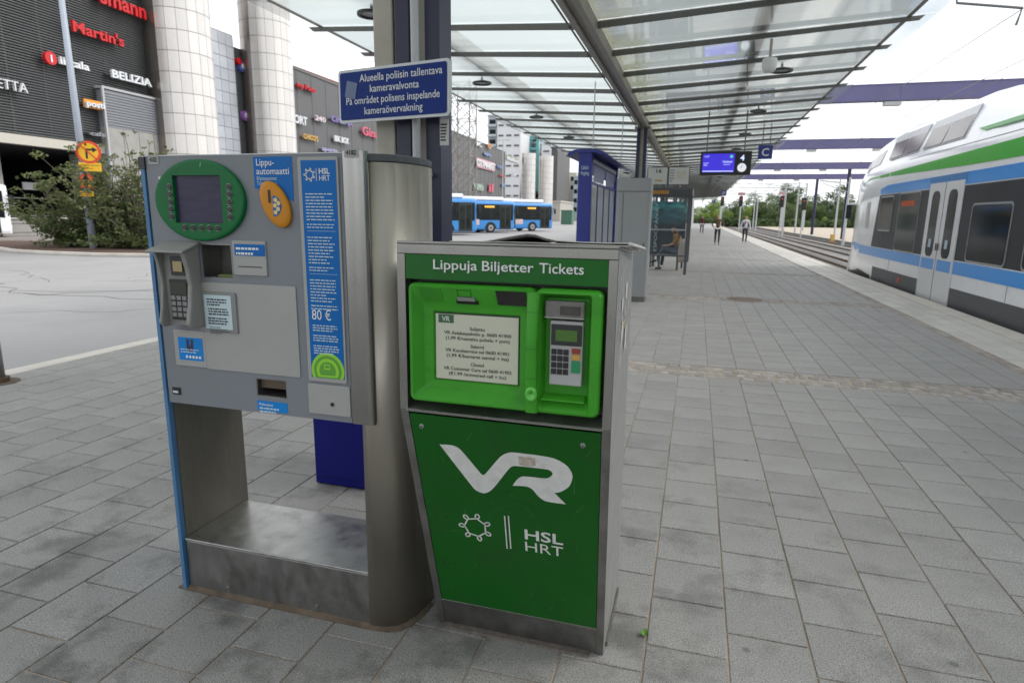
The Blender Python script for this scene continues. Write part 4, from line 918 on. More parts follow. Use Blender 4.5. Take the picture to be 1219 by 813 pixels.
# big white italic rail wordmark built from strokes (outline traced as one shape, two pieces)
Vp = [(523.5, 528.5), (540, 530), (549, 535.5), (573, 563.5), (577, 564.5), (594, 545), (601, 540), (609, 538), (628, 540), (650, 543), (664, 547), (676, 555), (681.5, 565), (680, 574), (676, 580), (667, 585), (660, 586), (673.5, 599.5), (650, 596), (641, 590), (634, 582), (627, 578.5), (610.5, 577.5), (616, 570), (623, 566.5), (650, 569), (656, 566.5), (658, 563), (655, 559.5), (650, 558), (613, 554), (607, 556.5), (591, 576.5), (584, 583.5), (576, 586.5), (567, 583), (562, 578)]
SH = {(523.5, 528.5), (673.5, 599.5), (660, 586), (610.5, 577.5)}
Vs = []
for i_, p_ in enumerate(Vp):
    n_v = len(Vp); a_, b_, c_, d_ = Vp[i_ - 1], p_, Vp[(i_ + 1) % n_v], Vp[(i_ + 2) % n_v]
    ta = (0, 0) if b_ in SH else ((c_[0] - a_[0]) / 2, (c_[1] - a_[1]) / 2); tb_ = (0, 0) if c_ in SH else ((d_[0] - b_[0]) / 2, (d_[1] - b_[1]) / 2)
    L1 = math.dist(b_, c_)
    for t_, lim in ((ta, L1), (tb_, L1)): pass
    ta = tuple(q * min(1, L1 / max(1e-6, math.hypot(*ta))) for q in ta); tb_ = tuple(q * min(1, L1 / max(1e-6, math.hypot(*tb_))) for q in tb_)
    for k in range(4):
        u = k / 4; h0, h1, h2, h3 = 2 * u ** 3 - 3 * u ** 2 + 1, u ** 3 - 2 * u ** 2 + u, -2 * u ** 3 + 3 * u ** 2, u ** 3 - u ** 2
        Vs.append((h0 * b_[0] + h1 * ta[0] + h2 * c_[0] + h3 * tb_[0], h0 * b_[1] + h1 * ta[1] + h2 * c_[1] + h3 * tb_[1]))
pts = [LP(*q) + nl * .0012 for q in Vs]
MB().extr(pts, nl * .0008).build('wordmark', white_worn, gm)
bm_w = [o for o in kids(gm) if o.name.startswith('wordmark')][0]
bmx = bmesh.new(); bmx.from_mesh(bm_w.data); bmesh.ops.triangulate(bmx, faces=[f for f in bmx.faces if len(f.verts) > 4]); bmx.to_mesh(bm_w.data); bmx.free()
pts = [LP(*q) + nl * .0022 for q in ((617, 542.5), (637, 544.5), (638, 553.5), (630, 555), (618, 552))]
MB().extr(pts, nl * .0003).build('scuff', mat('brown_scuff', (.42, .36, .31), .8, var=.4, scale=60), gm)
uxl = Vector((1, 0, 0))
b = MB(); scm = mat('pale_scratch', (.10, .22, .09), .6)
for i in range(26):
    x = U(-.83, -.28); t_ = U(.08, .84); ln = U(.01, .06); a_ = U(-1.2, 1.2); p_ = lowp(x, t_, .0052); d_ = (uxl * math.sin(a_) + uz_ * math.cos(a_)) * ln; w_ = (uxl * math.cos(a_) - uz_ * math.sin(a_)) * U(.0003, .0007)
    b.add([p_ - w_, p_ + w_, p_ + d_ + w_ * .3, p_ + d_ - w_ * .3], [(0, 1, 2, 3)])
stuff(b.build('scratches', scm, gm, fixn=False))
hsl_logo(gm, 0, 0, 0, .061, white_worn, uxl, uz_, LP(566, 627) + nl * .0012, w=.09)
for xq in (602.5, 607):
    a, c_ = LP(xq - 1.6, 613.5), LP(xq + 1.2, 652.5); m_ = (a + c_) / 2; h_ = (a - c_).length / 2
    MB().extr([m_ + uxl * s_ * .0022 + uz_ * q * h_ + nl * .001 for s_, q in ((-1, -1), (1, -1), (1, 1), (-1, 1))], nl * .0006).build('logo_bar', white_worn, gm)
a = LP(623.5, 640.5); text('HSL', 'lettering', white_worn, gm, a + nl * .0006, uxl, uz_, .062, width=.136, bold=.018)
a = LP(624, 654.5); text('HRT', 'lettering', white_worn, gm, a + nl * .0006, uxl, uz_, .062, width=.136, bold=.0)
# concrete footing strip in front and bent flange at the right
b = MB().box(XLb + .02, XRb - .05, Yb - .035, Yb + .02, -.01, .007); b.build('footing', mat('aggregate_footing', (.13, .11, .095), .9, var=.4, scale=60, bump=.8, bscale=80), gm, bevel=.006)
MB().box(XRb + .002, XRb + .008, Yb + .05, Yk - .02, .0, .02).build('loose_flange', steel_dark, gm)
# folded newspaper on top
npm = mat('newsprint', (.55, .54, .51), .9, var=.12, scale=40); npd = mat('newsprint_dark', (.13, .12, .11), .9, var=.3, scale=20)
nw = thing('newspaper', 'folded newspaper lying on top of the green ticket machine', 'newspaper', (-.45, 1.98, zt + .013))
def sheet3(pts0, pts1, th, m, name):
    b = MB(); n = len(pts0); top = [Vector(p) for p in pts0] + [Vector(p) for p in pts1]; bot = [p - Vector((0, 0, th)) for p in top]
    b.v = [tuple(p) for p in top + bot]; k = 2 * n
    for i in range(n - 1):
        b.f += [(i, i + 1, n + i + 1, n + i), (k + i, k + n + i, k + n + i + 1, k + i + 1), (i, k + i, k + i + 1, i + 1), (n + i, n + i + 1, k + n + i + 1, k + n + i)]
    b.f += [(0, n, k + n, k), (n - 1, k + n - 1, k + 2 * n - 1, 2 * n - 1)]
    return b.build(name, m, nw, smooth=False)
zz0 = zt + .0165
xs = [-.74 + .0555 * i for i in range(11)]
shr = lambda y: -SL * (y - Yu) * 1.12
zz0 = zt + .011
def P3(x, y, z): return (x, y, z + shr(y))
sheet3([P3(x, 1.835, zz0 + .003 + .0015 * math.sin(x * 9)) for x in xs], [P3(x + .005, 2.19, zz0 + .003 + .0015 * math.sin(x * 7)) for x in xs], .0025, npm, 'lower_fold')
prof_ = [(-.640, .003), (-.590, .012), (-.530, .024), (-.490, .031), (-.465, .029), (-.435, .020), (-.40, .013), (-.33, .010), (-.26, .009), (-.185, .010)]
sheet3([P3(x, 1.84, zz0 + z) for x, z in prof_], [P3(x + .02, 2.16, zz0 + z * .9) for x, z in prof_], .003, npm, 'upper_fold')
sheet3([P3(x, 1.842, zz0 + z - .0045) for x, z in prof_[1:7]], [P3(x + .02, 2.14, zz0 + z * .9 - .0045) for x, z in prof_[1:7]], .004, npd, 'inner_page')
MB().rod(P3(-.182, 1.84, zz0 + .006), P3(-.165, 2.16, zz0 + .006), .0055, n=8).build('rolled_edge', npm, nw, smooth=True)

# small weed in a paving joint
wd = thing('weed', 'tiny bright green weed growing in a joint right of the green machine', 'weed', (-.085, 2.22, 0))
lf = mat('weed_green', (.11, .26, .03), .6, var=.3)
for i in range(16):
    a = U(0, 6.28); l_ = U(.012, .028); c0 = Vector((-.085 + U(-.006, .006), 2.215 + U(-.012, .012), .001)); d = Vector((math.cos(a), math.sin(a), U(.5, 1.4))).normalized(); s_ = Vector((-math.sin(a), math.cos(a), 0)) * .005
    MB().add([c0, c0 + d * l_ * .6 + s_, c0 + d * l_, c0 + d * l_ * .6 - s_], [(0, 1, 2, 3)]).build('leaf', lf, wd)

# ================================================================ PLATFORM FURNITURE
# blue timetable stand
kx = -2.06
ks = thing('timetable_stand', 'royal blue timetable stand with curved roof and pale panels behind the green machine', 'timetable stand', (kx, 14, 0))
MB().box(kx - .16, kx + .10, 12.0, 12.16, 0, 2.79).build('post', kiosk_blue, ks, bevel=.02)
MB().box(kx - .16, kx + .10, 15.9, 16.06, 0, 2.79).build('post', kiosk_blue, ks, bevel=.02)
rf = [(-.36, 2.70), (-.30, 2.78), (-.18, 2.82), (.18, 2.82), (.34, 2.78), (.46, 2.70), (.50, 2.66), (.34, 2.72), (.18, 2.76), (-.16, 2.76), (-.28, 2.72)]
MB().loft([[(kx - .03 + a, y, z) for a, z in rf] for y in (11.97, 16.1)]).build('roof', kiosk_blue, ks)
MB().box(kx - .10, kx + .07, 12.16, 15.9, 2.42, 2.72).build('header_box', kiosk_blue, ks, bevel=.01)
MB().box(kx + .072, kx + .10, 12.3, 15.7, 2.60, 2.66).build('lamp_strip', white_pt, ks)
for k in range(2):
    y = 12.4 + k * 1.7; MB().box(kx + .071, kx + .078, y, y + 1.4, 2.26, 2.56).build('notice_strip', mat('route_strip', (.16, .18, .32), .4, var=.3, scale=8), ks)
for k in range(4):
    y = 12.22 + k * .93
    MB().box(kx - .04, kx + .05, y, y + .84, .55, 2.20).build('timetable_panel', mat('pale_timetable', (.50, .53, .55), .25, var=.08, scale=2, coat=.4), ks)
    MB().box(kx - .05, kx + .065, y + .84, y + .93, .5, 2.24).build('mullion', kiosk_blue, ks)
MB().box(kx - .06, kx + .07, 12.16, 15.9, 2.205, 2.255).build('rail', kiosk_blue, ks)
MB().box(kx - .06, kx + .07, 12.16, 15.9, .48, .545).build('rail', kiosk_blue, ks)
for s_, z, w_ in (('Lähtö', 2.46, .13), ('Avgång', 2.36, .16)): text(s_, 'lettering', paleblue, ks, (kx - .03, 11.998, z), XH, ZH, .10, 'CENTER', width=w_)
# grey cabinet with rounded front corners
gc = thing('grey_cabinet', 'plain mid grey steel cabinet with rounded corners beside the bus stop shelter', 'cabinet', (-1.16, 12.3, 0))
def rbox(x0, x1, y0, y1, z0, z1, r): 
    return MB().loft([[(a, c_, z) for a, c_ in rrect(x0, x1, y0, y1, r, 5)] for z in (z0, z1)])
rbox(-1.49, -.85, 12.02, 12.6, .10, 2.05, .06).build('body', cabinet, gc, smooth=False)
rbox(-1.49, -.85, 12.02, 12.6, 2.065, 2.30, .06).build('top_section', cabinet, gc)
rbox(-1.47, -.87, 12.04, 12.58, 0, .10, .06).build('plinth', rib_dark, gc)
MB().box(-1.475, -.865, 12.035, 12.585, 2.05, 2.065).build('seam', rib_dark, gc)
MB().box(-1.36, -1.345, 12.015, 12.02, .12, 2.03).build('door_gap', mat('door_gap_grey', (.12, .12, .125), .5), gc)
MB().box(-.95, -.92, 12.0, 12.02, 1.0, 1.12).build('handle', rib_dark, gc, bevel=.004)
# shelter
sh = thing('bus_stop_shelter', 'glazed grey waiting shelter with poster end panel and dark roof fascia', 'shelter', (-.75, 20.5, 0))
fr_m = mat('shelter_frame', (.11, .115, .12), .45, .4)
for (x, y) in ((-1.30, 18.4), (-.24, 18.4), (-1.30, 23.8), (-.24, 23.8), (-1.30, 21.1)):
    MB().box(x - .04, x + .04, y - .04, y + .04, 0, 2.35).build('post', fr_m, sh)
MB().box(-1.36, -.16, 18.3, 23.9, 2.30, 2.42).build('roof', fr_m, sh, bevel=.02)
MB().box(-1.33, -.19, 18.27, 18.298, 2.14, 2.34).build('fascia', mat('dark_fascia', (.05, .055, .06), .3), sh)
MB().box(-1.27, -.80, 18.262, 18.268, 2.225, 2.325).build('amber_strip', mat('amber_plastic', (.45, .22, .04), .4, var=.3), sh)
MB().box(-1.26, -.28, 18.36, 18.44, .5, .54).build('bottom_rail', fr_m, sh)
MB().box(-1.26, -.28, 18.30, 18.355, 1.23, 1.27).build('bump_rail', alu, sh)
for y0, y1 in ((18.5, 21.0), (21.2, 23.7)): MB().box(-1.312, -1.29, y0, y1, .25, 2.28).build('side_glass', clear_glass, sh)
MB().box(-1.26, -.28, 23.79, 23.81, .25, 2.28).build('end_glass', clear_glass, sh)
postm = bpy.data.materials.new('teal_festival_poster'); postm.use_nodes = True
nt = postm.node_tree; N = nt.nodes; L = nt.links; p = N['Principled BSDF']; p.inputs['Roughness'].default_value = .25
geo = N.new('ShaderNodeNewGeometry'); mpn = N.new('ShaderNodeMapping'); mpn.inputs['Scale'].default_value = (1.2, 1, 3.2); L.new(geo.outputs['Position'], mpn.inputs[0])
nz = N.new('ShaderNodeTexNoise'); nz.inputs['Scale'].default_value = 2.6; nz.inputs['Detail'].default_value = 5; L.new(mpn.outputs[0], nz.inputs['Vector'])
sx = N.new('ShaderNodeSeparateXYZ'); L.new(geo.outputs['Position'], sx.inputs[0])
ma1 = N.new('ShaderNodeMapRange'); ma1.inputs[1].default_value = 1.0; ma1.inputs[2].default_value = 1.9; L.new(sx.outputs[2], ma1.inputs[0])
mm = N.new('ShaderNodeMath'); mm.operation = 'MULTIPLY'; L.new(nz.outputs[0], mm.inputs[0]); L.new(ma1.outputs[0], mm.inputs[1])
rp = N.new('ShaderNodeValToRGB'); e = rp.color_ramp.elements; e[0].position = .18; e[0].color = (.012, .016, .035, 1); e[1].position = .6; e[1].color = (.05, .42, .42, 1); x = e.new(.40); x.color = (.012, .12, .16, 1)
L.new(mm.outputs[0], rp.inputs[0]); L.new(rp.outputs[0], p.inputs['Base Color'])
px_ = MB().box(-1.40, -.33, 20.66, 20.70, .42, 2.08).build('poster_panel', postm, sh)
MB().box(-1.26, -.28, 18.395, 18.405, .545, 2.13).build('front_glass', clear_glass, sh)
for x in (-1.36, -.38): MB().box(x - .03, x + .03, 20.705, 20.745, 0, 2.30).build('poster_post', fr_m, sh)
text('ESPOOPÄIVÄT', 'lettering', mat('teal_grey_print', (.50, .66, .66), .5), sh, (-1.19, 20.655, .50), (0, 0, 1), (-1, 0, 0), .14, width=1.52, bold=-.004)
MB().box(-1.12, -.40, 19.7, 20.15, .44, .48).build('bench_seat', mat('bench_steel', (.22, .22, .22), .5), sh)
# bench runs along the back; supports
for x in (-1.05, -.5): MB().box(x - .03, x + .03, 19.85, 19.95, 0, .44).build('bench_leg', fr_m, sh)
# platform number signs on the shelter roof
s16 = thing('route_sign', 'double white route board reading 16 above the shelter roof', 'sign', (-.8, 18.35, 2.42))
for (x0, x1) in ((-1.42, -.86), (-.845, -.28)):
    f_ = MB().box(x0, x1, 18.30, 18.36, 2.47, 2.96).build('frame', fr_m, s16)
    MB().box(x0 + .02, x1 - .02, 18.292, 18.30, 2.49, 2.94).build('board', mat('off_white_board', (.62, .62, .58), .4, var=.03), s16)
text('16', 'lettering', black, s16, (-1.12, 18.29, 2.80), XH, ZH, .15, 'CENTER', width=.14, bold=.02)
yel = mat('ochre_print', (.5, .36, .1), .5); gpr = mat('grey_print', (.2, .2, .2), .5)
microtext(s16, 'print', gpr, (-1.38, 18.29, 2.63), XH, ZH, .12, .08, 1, fill=.7); microtext(s16, 'print', yel, (-1.2, 18.29, 2.62), XH, ZH, .30, .06, 1, fill=.8)
microtext(s16, 'print', gpr, (-.80, 18.29, 2.90), XH, ZH, .12, .36, 5, fill=.4); microtext(s16, 'print', yel, (-.62, 18.29, 2.86), XH, ZH, .26, .22, 4, fill=.3)
for x in (-1.15, -.56): MB().box(x - .02, x + .02, 18.31, 18.35, 2.415, 2.475).build('foot', fr_m, s16)
# departure display
YD = 17.0
dp = thing('departure_display', 'black hanging departure display with violet blue screen, clock and platform number 4', 'display', (.55, YD, 2.66))
MB().box(-.02, 1.20, YD, YD + .18, 2.655, 3.225).build('housing', black, dp, bevel=.015)
blue_s = mat('lit_blue_screen', (.02, .015, .2), .35, emit=(.04, .025, .6), estr=.75)
scn = MB().box(.035, .80, YD - .004, YD, 2.72, 3.17).build('screen', blue_s, dp)
wl = mat('lit_white_print', (.6, .65, .9), .5, emit=(.55, .6, 1.0), estr=.7)
text('Helsinki', 'lettering', wl, scn, (.52, YD - .005, 2.95), XH, ZH, .075, width=.22, bold=.01); text('17.07', 'lettering', wl, scn, (.06, YD - .005, 3.08), XH, ZH, .06, width=.12)
microtext(scn, 'print', wl, (.06, YD - .005, 2.96), XH, ZH, .14, .09, 3, fill=.3); microtext(scn, 'print', wl, (.54, YD - .005, 2.92), XH, ZH, .2, .03, 1, fill=.4)
MB().rod((.72, YD - .004, 3.10), (.72, YD - .008, 3.10), .036, n=20).build('train_symbol', mat('lit_green_dot', (.1, .5, .35), .5, emit=(.12, .55, .4), estr=.6), scn)
MB().box(.05, .78, YD - .006, YD - .0042, 2.735, 2.755).build('footer_line', wl, scn)
text('4', 'lettering', wl, dp, (.98, YD - .002, 3.00), XH, ZH, .19, 'CENTER', width=.10, bold=.02)
ck = MB().rod((.98, YD, 2.83), (.98, YD - .006, 2.83), .105, n=28).build('clock_face', mat('lit_clock', (.7, .72, .75), .5, emit=(.6, .62, .66), estr=.6), dp)
MB().box(.94, .985, YD - .009, YD - .0065, 2.826, 2.834).build('clock_hand', black, ck); MB().box(.976, .984, YD - .0095, YD - .0065, 2.83, 2.90).build('clock_hand', black, ck)
for x in (.12, 1.02): MB().rod((x, YD + .09, 3.22), (x, YD + .09, 4.2), .016, n=6).build('hanger', rib_dark, dp)
# lettered platform sector signs
for (lt, y, x0) in (('C', 20.0, 1.57), ('D', 52.0, 1.66), ('E', 80.0, 1.55)):
    z0, z1, w_ = 3.28, 3.67, .39
    t = thing('sector_sign', 'dark blue square sign with white letter %s hanging from the canopy' % lt, 'sign', (x0 + .2, y, z0), group='platform sector letter signs')
    MB().box(x0, x0 + w_, y, y + .06, z0, z1).build('board', mat('sector_blue', (.014, .03, .20), .4), t, bevel=.01)
    text(lt, 'lettering', white_pt, t, (x0 + w_ / 2, y - .002, z0 + .09), XH, ZH, .30, 'CENTER', bold=.01)
    for dx in (.10, .30): MB().box(x0 + dx - .012, x0 + dx + .012, y + .02, y + .04, z1, 4.27).build('hanger', rib_dark, t)
# foreground lamp post, foot only in view at the left edge
ft = Vector((-6.20, 4.07, 0)); t = thing('lamp_post', 'foot of a grey steel post with rusty collar at the left edge of the paving', 'post', ft)
MB().rod(ft + Vector((0, 0, .05)), ft + Vector((0, 0, 6.0)), .062, .05, n=16).build('shaft', alu, t, smooth=True)
MB().rod(ft, ft + Vector((0, 0, .05)), .095, n=16).build('base_collar', rust, t)
MB().rod(ft + Vector((.0, .0, .0)), ft + Vector((0, 0, .006)), .17, n=12).build('rust_stain_ring', fil, t)

# ================================================================ PEOPLE
def limb(pts, rs, m, name, parent, sub=1):
    """one continuous surface grown with the skin modifier. pts: dict name->(pos, radius, parent name)"""
    me = bpy.data.meshes.new(name); names = list(pts); idx = {n: i for i, n in enumerate(names)}
    me.from_pydata([pts[n][0] for n in names], [(idx[n], idx[pts[n][2]]) for n in names if pts[n][2]], [])
    o = bpy.data.objects.new(name, me); COL.objects.link(o); o.parent = parent; me.materials.append(m)
    md = o.modifiers.new('skin', 'SKIN'); md.use_smooth_shade = True
    for n in names:
        r = pts[n][1]; r = r if isinstance(r, tuple) else (r, r); me.skin_vertices[0].data[idx[n]].radius = r
        me.skin_vertices[0].data[idx[n]].use_root = pts[n][2] is None
    s_ = o.modifiers.new('sub', 'SUBSURF'); s_.levels = sub; s_.render_levels = sub
    return o
def person(loc, rz, h, label, skin, top, leg, shoe, hair, stride=.18, arms='swing', white_arms=None, group=None):
    t = thing('person', label, 'person', loc, rz, group)
    k = h / 1.75; V = lambda x, y, z: (x * k, y * k, z * k)      # local: faces -y
    s = stride; B = {}
    B['pel'] = (V(0, 0, .95), (.13 * k, .10 * k), None)
    B['wst'] = (V(0, 0, 1.10), (.125 * k, .09 * k), 'pel'); B['chs'] = (V(0, -.01, 1.30), (.15 * k, .10 * k), 'wst'); B['shc'] = (V(0, 0, 1.42), (.12 * k, .08 * k), 'chs')
    B['nk'] = (V(0, -.01, 1.50), .05 * k, 'shc')
    body = {n_: (v_[0], tuple(q_ * .72 for q_ in v_[1]) if isinstance(v_[1], tuple) else v_[1], v_[2]) for n_, v_ in B.items()}; body['nk2'] = (V(0, -.015, 1.55), .048 * k, 'nk')
    body['hd'] = (V(0, -.02, 1.64), (.078 * k, .092 * k), 'nk2'); body['ht'] = (V(0, -.015, 1.71), (.066 * k, .078 * k), 'hd')
    sl = dict(B)
    for sg_, nm in ((1, 'l'), (-1, 'r')):
        ay = sg_ * s * .8
        if arms == 'hips': el, wr_, hn = V(sg_ * .34, .06, 1.18), V(sg_ * .24, -.04, 1.02), V(sg_ * .20, -.08, .98)
        elif arms == 'swing': el, wr_, hn = V(sg_ * .26, ay * .5, 1.14), V(sg_ * .27, ay - .08, .90), V(sg_ * .27, ay - .11, .82)
        sl['s' + nm] = (V(sg_ * .175, 0, 1.42), .062 * k, 'shc'); sl['e' + nm] = (el, .048 * k, 's' + nm); sl['w' + nm] = (wr_, .036 * k, 'e' + nm)
        body['s' + nm] = (V(sg_ * .165, 0, 1.41), .036 * k, 'shc'); body['e' + nm] = (el, .030 * k, 's' + nm); body['w' + nm] = (wr_, .026 * k, 'e' + nm)
        hv = Vector(hn); body['h' + nm] = (hn, (.032 * k, .016 * k), 'w' + nm); d = (hv - Vector(wr_)).normalized()
        for q, (off, ln) in enumerate(((-.024, .062), (-.009, .074), (.007, .068), (.021, .054))):
            b_ = hv + Vector((0, off * k, 0)) + d * .02; body['f%d%s' % (q, nm)] = (tuple(b_ + d * ln * .55 * k + Vector((-sg_ * .004, 0, 0))), .008 * k, 'h' + nm); body['g%d%s' % (q, nm)] = (tuple(b_ + d * ln * k + Vector((-sg_ * .016, 0, 0))), .007 * k, 'f%d%s' % (q, nm))
        th = hv + Vector((-sg_ * .012, -.034 * k, .012)); body['t' + nm] = (tuple(th + d * .03), .009 * k, 'h' + nm)
    limb(body, None, skin, 'body', t)
    limb(sl, None, top, 'jacket', t)
    tr_ = {'pel': (V(0, 0, .97), (.135 * k, .105 * k), None)}
    for sg_, nm in ((1, 'l'), (-1, 'r')):
        f_ = -sg_ * s
        tr_['h' + nm] = (V(sg_ * .09, 0, .88), .092 * k, 'pel'); tr_['k' + nm] = (V(sg_ * .095, f_ * .6 - .03, .50), .062 * k, 'h' + nm); tr_['c' + nm] = (V(sg_ * .09, f_ * .9 + .01, .30), .052 * k, 'k' + nm); tr_['a' + nm] = (V(sg_ * .09, f_ + .02, .10), .042 * k, 'c' + nm)
        sv = {'a': (V(sg_ * .09, f_ + .03, .055), .040 * k, None), 'b': (V(sg_ * .092, f_ - .07, .038), (.042 * k, .034 * k), 'a'), 'c': (V(sg_ * .094, f_ - .15, .030), (.036 * k, .026 * k), 'b')}
        limb(sv, None, shoe, 'shoe', t)
    limb(tr_, None, leg, 'trousers', t)
    hr = {'a': (V(0, .012, 1.675), (.084 * k, .088 * k), None), 'b': (V(0, .02, 1.745), (.060 * k, .062 * k), 'a')}
    limb(hr, None, hair, 'hair', t)
    fc = MB(); 
    for sx_ in (-1, 1): fc.rod(V(sx_ * .03, -.112, 1.66), V(sx_ * .03, -.118, 1.66), .008 * k, n=6)
    fc.build('eyes', black, t, world=False)
    MB().loft([[V(-.009, -.105, 1.655), V(.009, -.105, 1.655), V(.0, -.110, 1.66)], [V(-.015, -.105, 1.615), V(.015, -.105, 1.615), V(0, -.135, 1.62)]]).build('nose', skin, t, world=False)
    MB().box(-.022 * k, .022 * k, -.114 * k, -.105 * k, 1.585 * k, 1.593 * k).build('mouth', mat('lips', (.35, .12, .1), .5), t, world=False)
    for sx_ in (-1, 1): MB().rod(V(sx_ * .078, -.01, 1.64), V(sx_ * .088, .0, 1.645), .022 * k, .018 * k, n=8).build('ear', skin, t, world=False)
    return t
skin_m = mat('skin', (.48, .27, .19), .55, var=.08)
person((1.23, 39.9, 0), .05, 1.80, 'man in brown camouflage jacket and black trousers walking with hands at his pockets', skin_m, mat('brown_camo', (.10, .065, .035), .8, var=.7, scale=9), mat('black_denim', (.012, .012, .015), .8), black, mat('short_brown_hair', (.09, .05, .03), .8), .14, 'hips')
w_ = person((3.0, 42.9, 0), -.08, 1.76, 'woman in white and grey hooded jacket and dark leggings walking near the platform edge', skin_m, mat('white_grey_jacket', (.58, .58, .62), .7, var=.25, scale=4), mat('dark_leggings', (.02, .022, .035), .8), mat('pink_shoe', (.45, .25, .22), .6), mat('auburn_hair', (.20, .075, .035), .8), .12, 'swing')
k_ = 1.76 / 1.75; limb({'a': ((.02, -.10, 1.40), (.045, .03), None), 'b': ((-.05, -.125, 1.25), (.05, .03), 'a'), 'c': ((-.12, -.11, 1.08), (.05, .03), 'b')}, None, mat('dark_scarf', (.03, .03, .05), .8), 'scarf', w_)
person((.52, 66, 0), .2, 1.78, 'distant person in dark red top walking away down the platform', skin_m, mat('dark_red_top', (.10, .02, .025), .8), mat('black_denim', (.012, .012, .015), .8), black, mat('black_hair', (.02, .015, .012), .8), .15, 'swing')
# seated person inside the shelter, facing left, legs crossed, leaning forward
sp = thing('person', 'seated person with long brown hair, yellow top and jeans, legs crossed inside the shelter', 'person', (-.45, 19.9, 0))
sk = {'pel': ((0, 0, .56), (.10, .09), None), 'wst': ((-.03, 0, .74), (.08, .10), 'pel'), 'chs': ((-.09, 0, .93), (.08, .11), 'wst'), 'shc': ((-.13, 0, 1.03), (.06, .09), 'chs'), 'nk': ((-.17, 0, 1.12), .048, 'shc'), 'hd': ((-.22, 0, 1.22), (.09, .08), 'nk'), 'ht': ((-.23, 0, 1.29), (.075, .066), 'hd')}
for sg_, nm in ((1, 'l'), (-1, 'r')):
    sk['s' + nm] = ((-.13, sg_ * .17, 1.03), .045, 'shc'); sk['e' + nm] = ((-.20, sg_ * .21, .80), .036, 's' + nm); sk['w' + nm] = ((-.40, sg_ * .10, .74), .026, 'e' + nm); sk['h' + nm] = ((-.47, sg_ * .07, .74), (.03, .017), 'w' + nm)
    for q in range(4): sk['f%d%s' % (q, nm)] = ((-.53 + .005 * q, sg_ * (.05 + .014 * q), .73), .008, 'h' + nm); sk['g%d%s' % (q, nm)] = ((-.555 + .008 * q, sg_ * (.05 + .014 * q), .705), .007, 'f%d%s' % (q, nm))
    sk['t' + nm] = ((-.50, sg_ * .035, .76), .009, 'h' + nm)
limb(sk, None, skin_m, 'body', sp)
limb({k: v for k, v in {'wst': ((-.02, 0, .66), (.125, .15), None), 'chs': ((-.09, 0, .92), (.125, .165), 'wst'), 'shc': ((-.13, 0, 1.04), (.09, .13), 'chs'), 'sl': ((-.13, .17, 1.03), .058, 'shc'), 'el': ((-.20, .21, .80), .047, 'sl'), 'sr': ((-.13, -.17, 1.03), .058, 'shc'), 'er': ((-.20, -.21, .80), .047, 'sr')}.items()}, None, mat('mustard_top', (.26, .14, .03), .8, var=.35), 'top', sp)
jn = mat('faded_jeans', (.06, .085, .13), .8, var=.25)
limb({'pel': ((0, 0, .56), (.14, .15), None), 'hl': ((-.08, .1, .55), .09, 'pel'), 'kl': ((-.48, .07, .52), .068, 'hl'), 'al': ((-.52, .05, .12), .045, 'kl'), 'hr': ((-.08, -.1, .57), .09, 'pel'), 'kr': ((-.50, -.04, .66), .066, 'hr'), 'ar': ((-.66, -.02, .34), .043, 'kr')}, None, jn, 'jeans', sp)
limb({'a': ((-.52, .05, .055), .042, None), 'b': ((-.62, .05, .038), (.04, .034), 'a'), 'c': ((-.72, .05, .03), (.034, .026), 'b')}, None, black, 'shoe', sp)
limb({'a': ((-.67, -.02, .29), .042, None), 'b': ((-.76, -.02, .25), (.04, .034), 'a'), 'c': ((-.84, -.02, .22), (.034, .026), 'b')}, None, black, 'shoe', sp)
limb({'a': ((-.19, 0, 1.29), (.105, .095), None), 'b': ((-.16, 0, 1.17), (.10, .10), 'a'), 'c': ((-.13, 0, 1.02), (.08, .10), 'b')}, None, mat('long_brown_hair', (.10, .045, .025), .7, var=.2), 'hair', sp)
MB().box(-.315, -.305, -.03, -.02, 1.23, 1.24).box(-.315, -.305, .02, .03, 1.23, 1.24).build('eyes', black, sp, world=False)
bg2 = thing('coat', 'long pale beige coat hanging from the bench beside the seated person', 'coat', (-.38, 19.5, 0))
b = MB(); rings = []
for z, sx_, sy_ in ((.96, .12, .05), (.8, .15, .07), (.6, .17, .08), (.4, .16, .07), (.27, .14, .06)):
    rings.append([(-.36 + sx_ * .7 * math.cos(a) * (1 + .12 * math.sin(5 * a)), 19.5 + sy_ * math.sin(a), z + .01 * math.sin(3 * a)) for a in [2 * math.pi * i / 20 for i in range(20)]])
b.loft(rings).build('cloth', mat('beige_cloth', (.40, .36, .31), .9, var=.1), bg2, smooth=True)

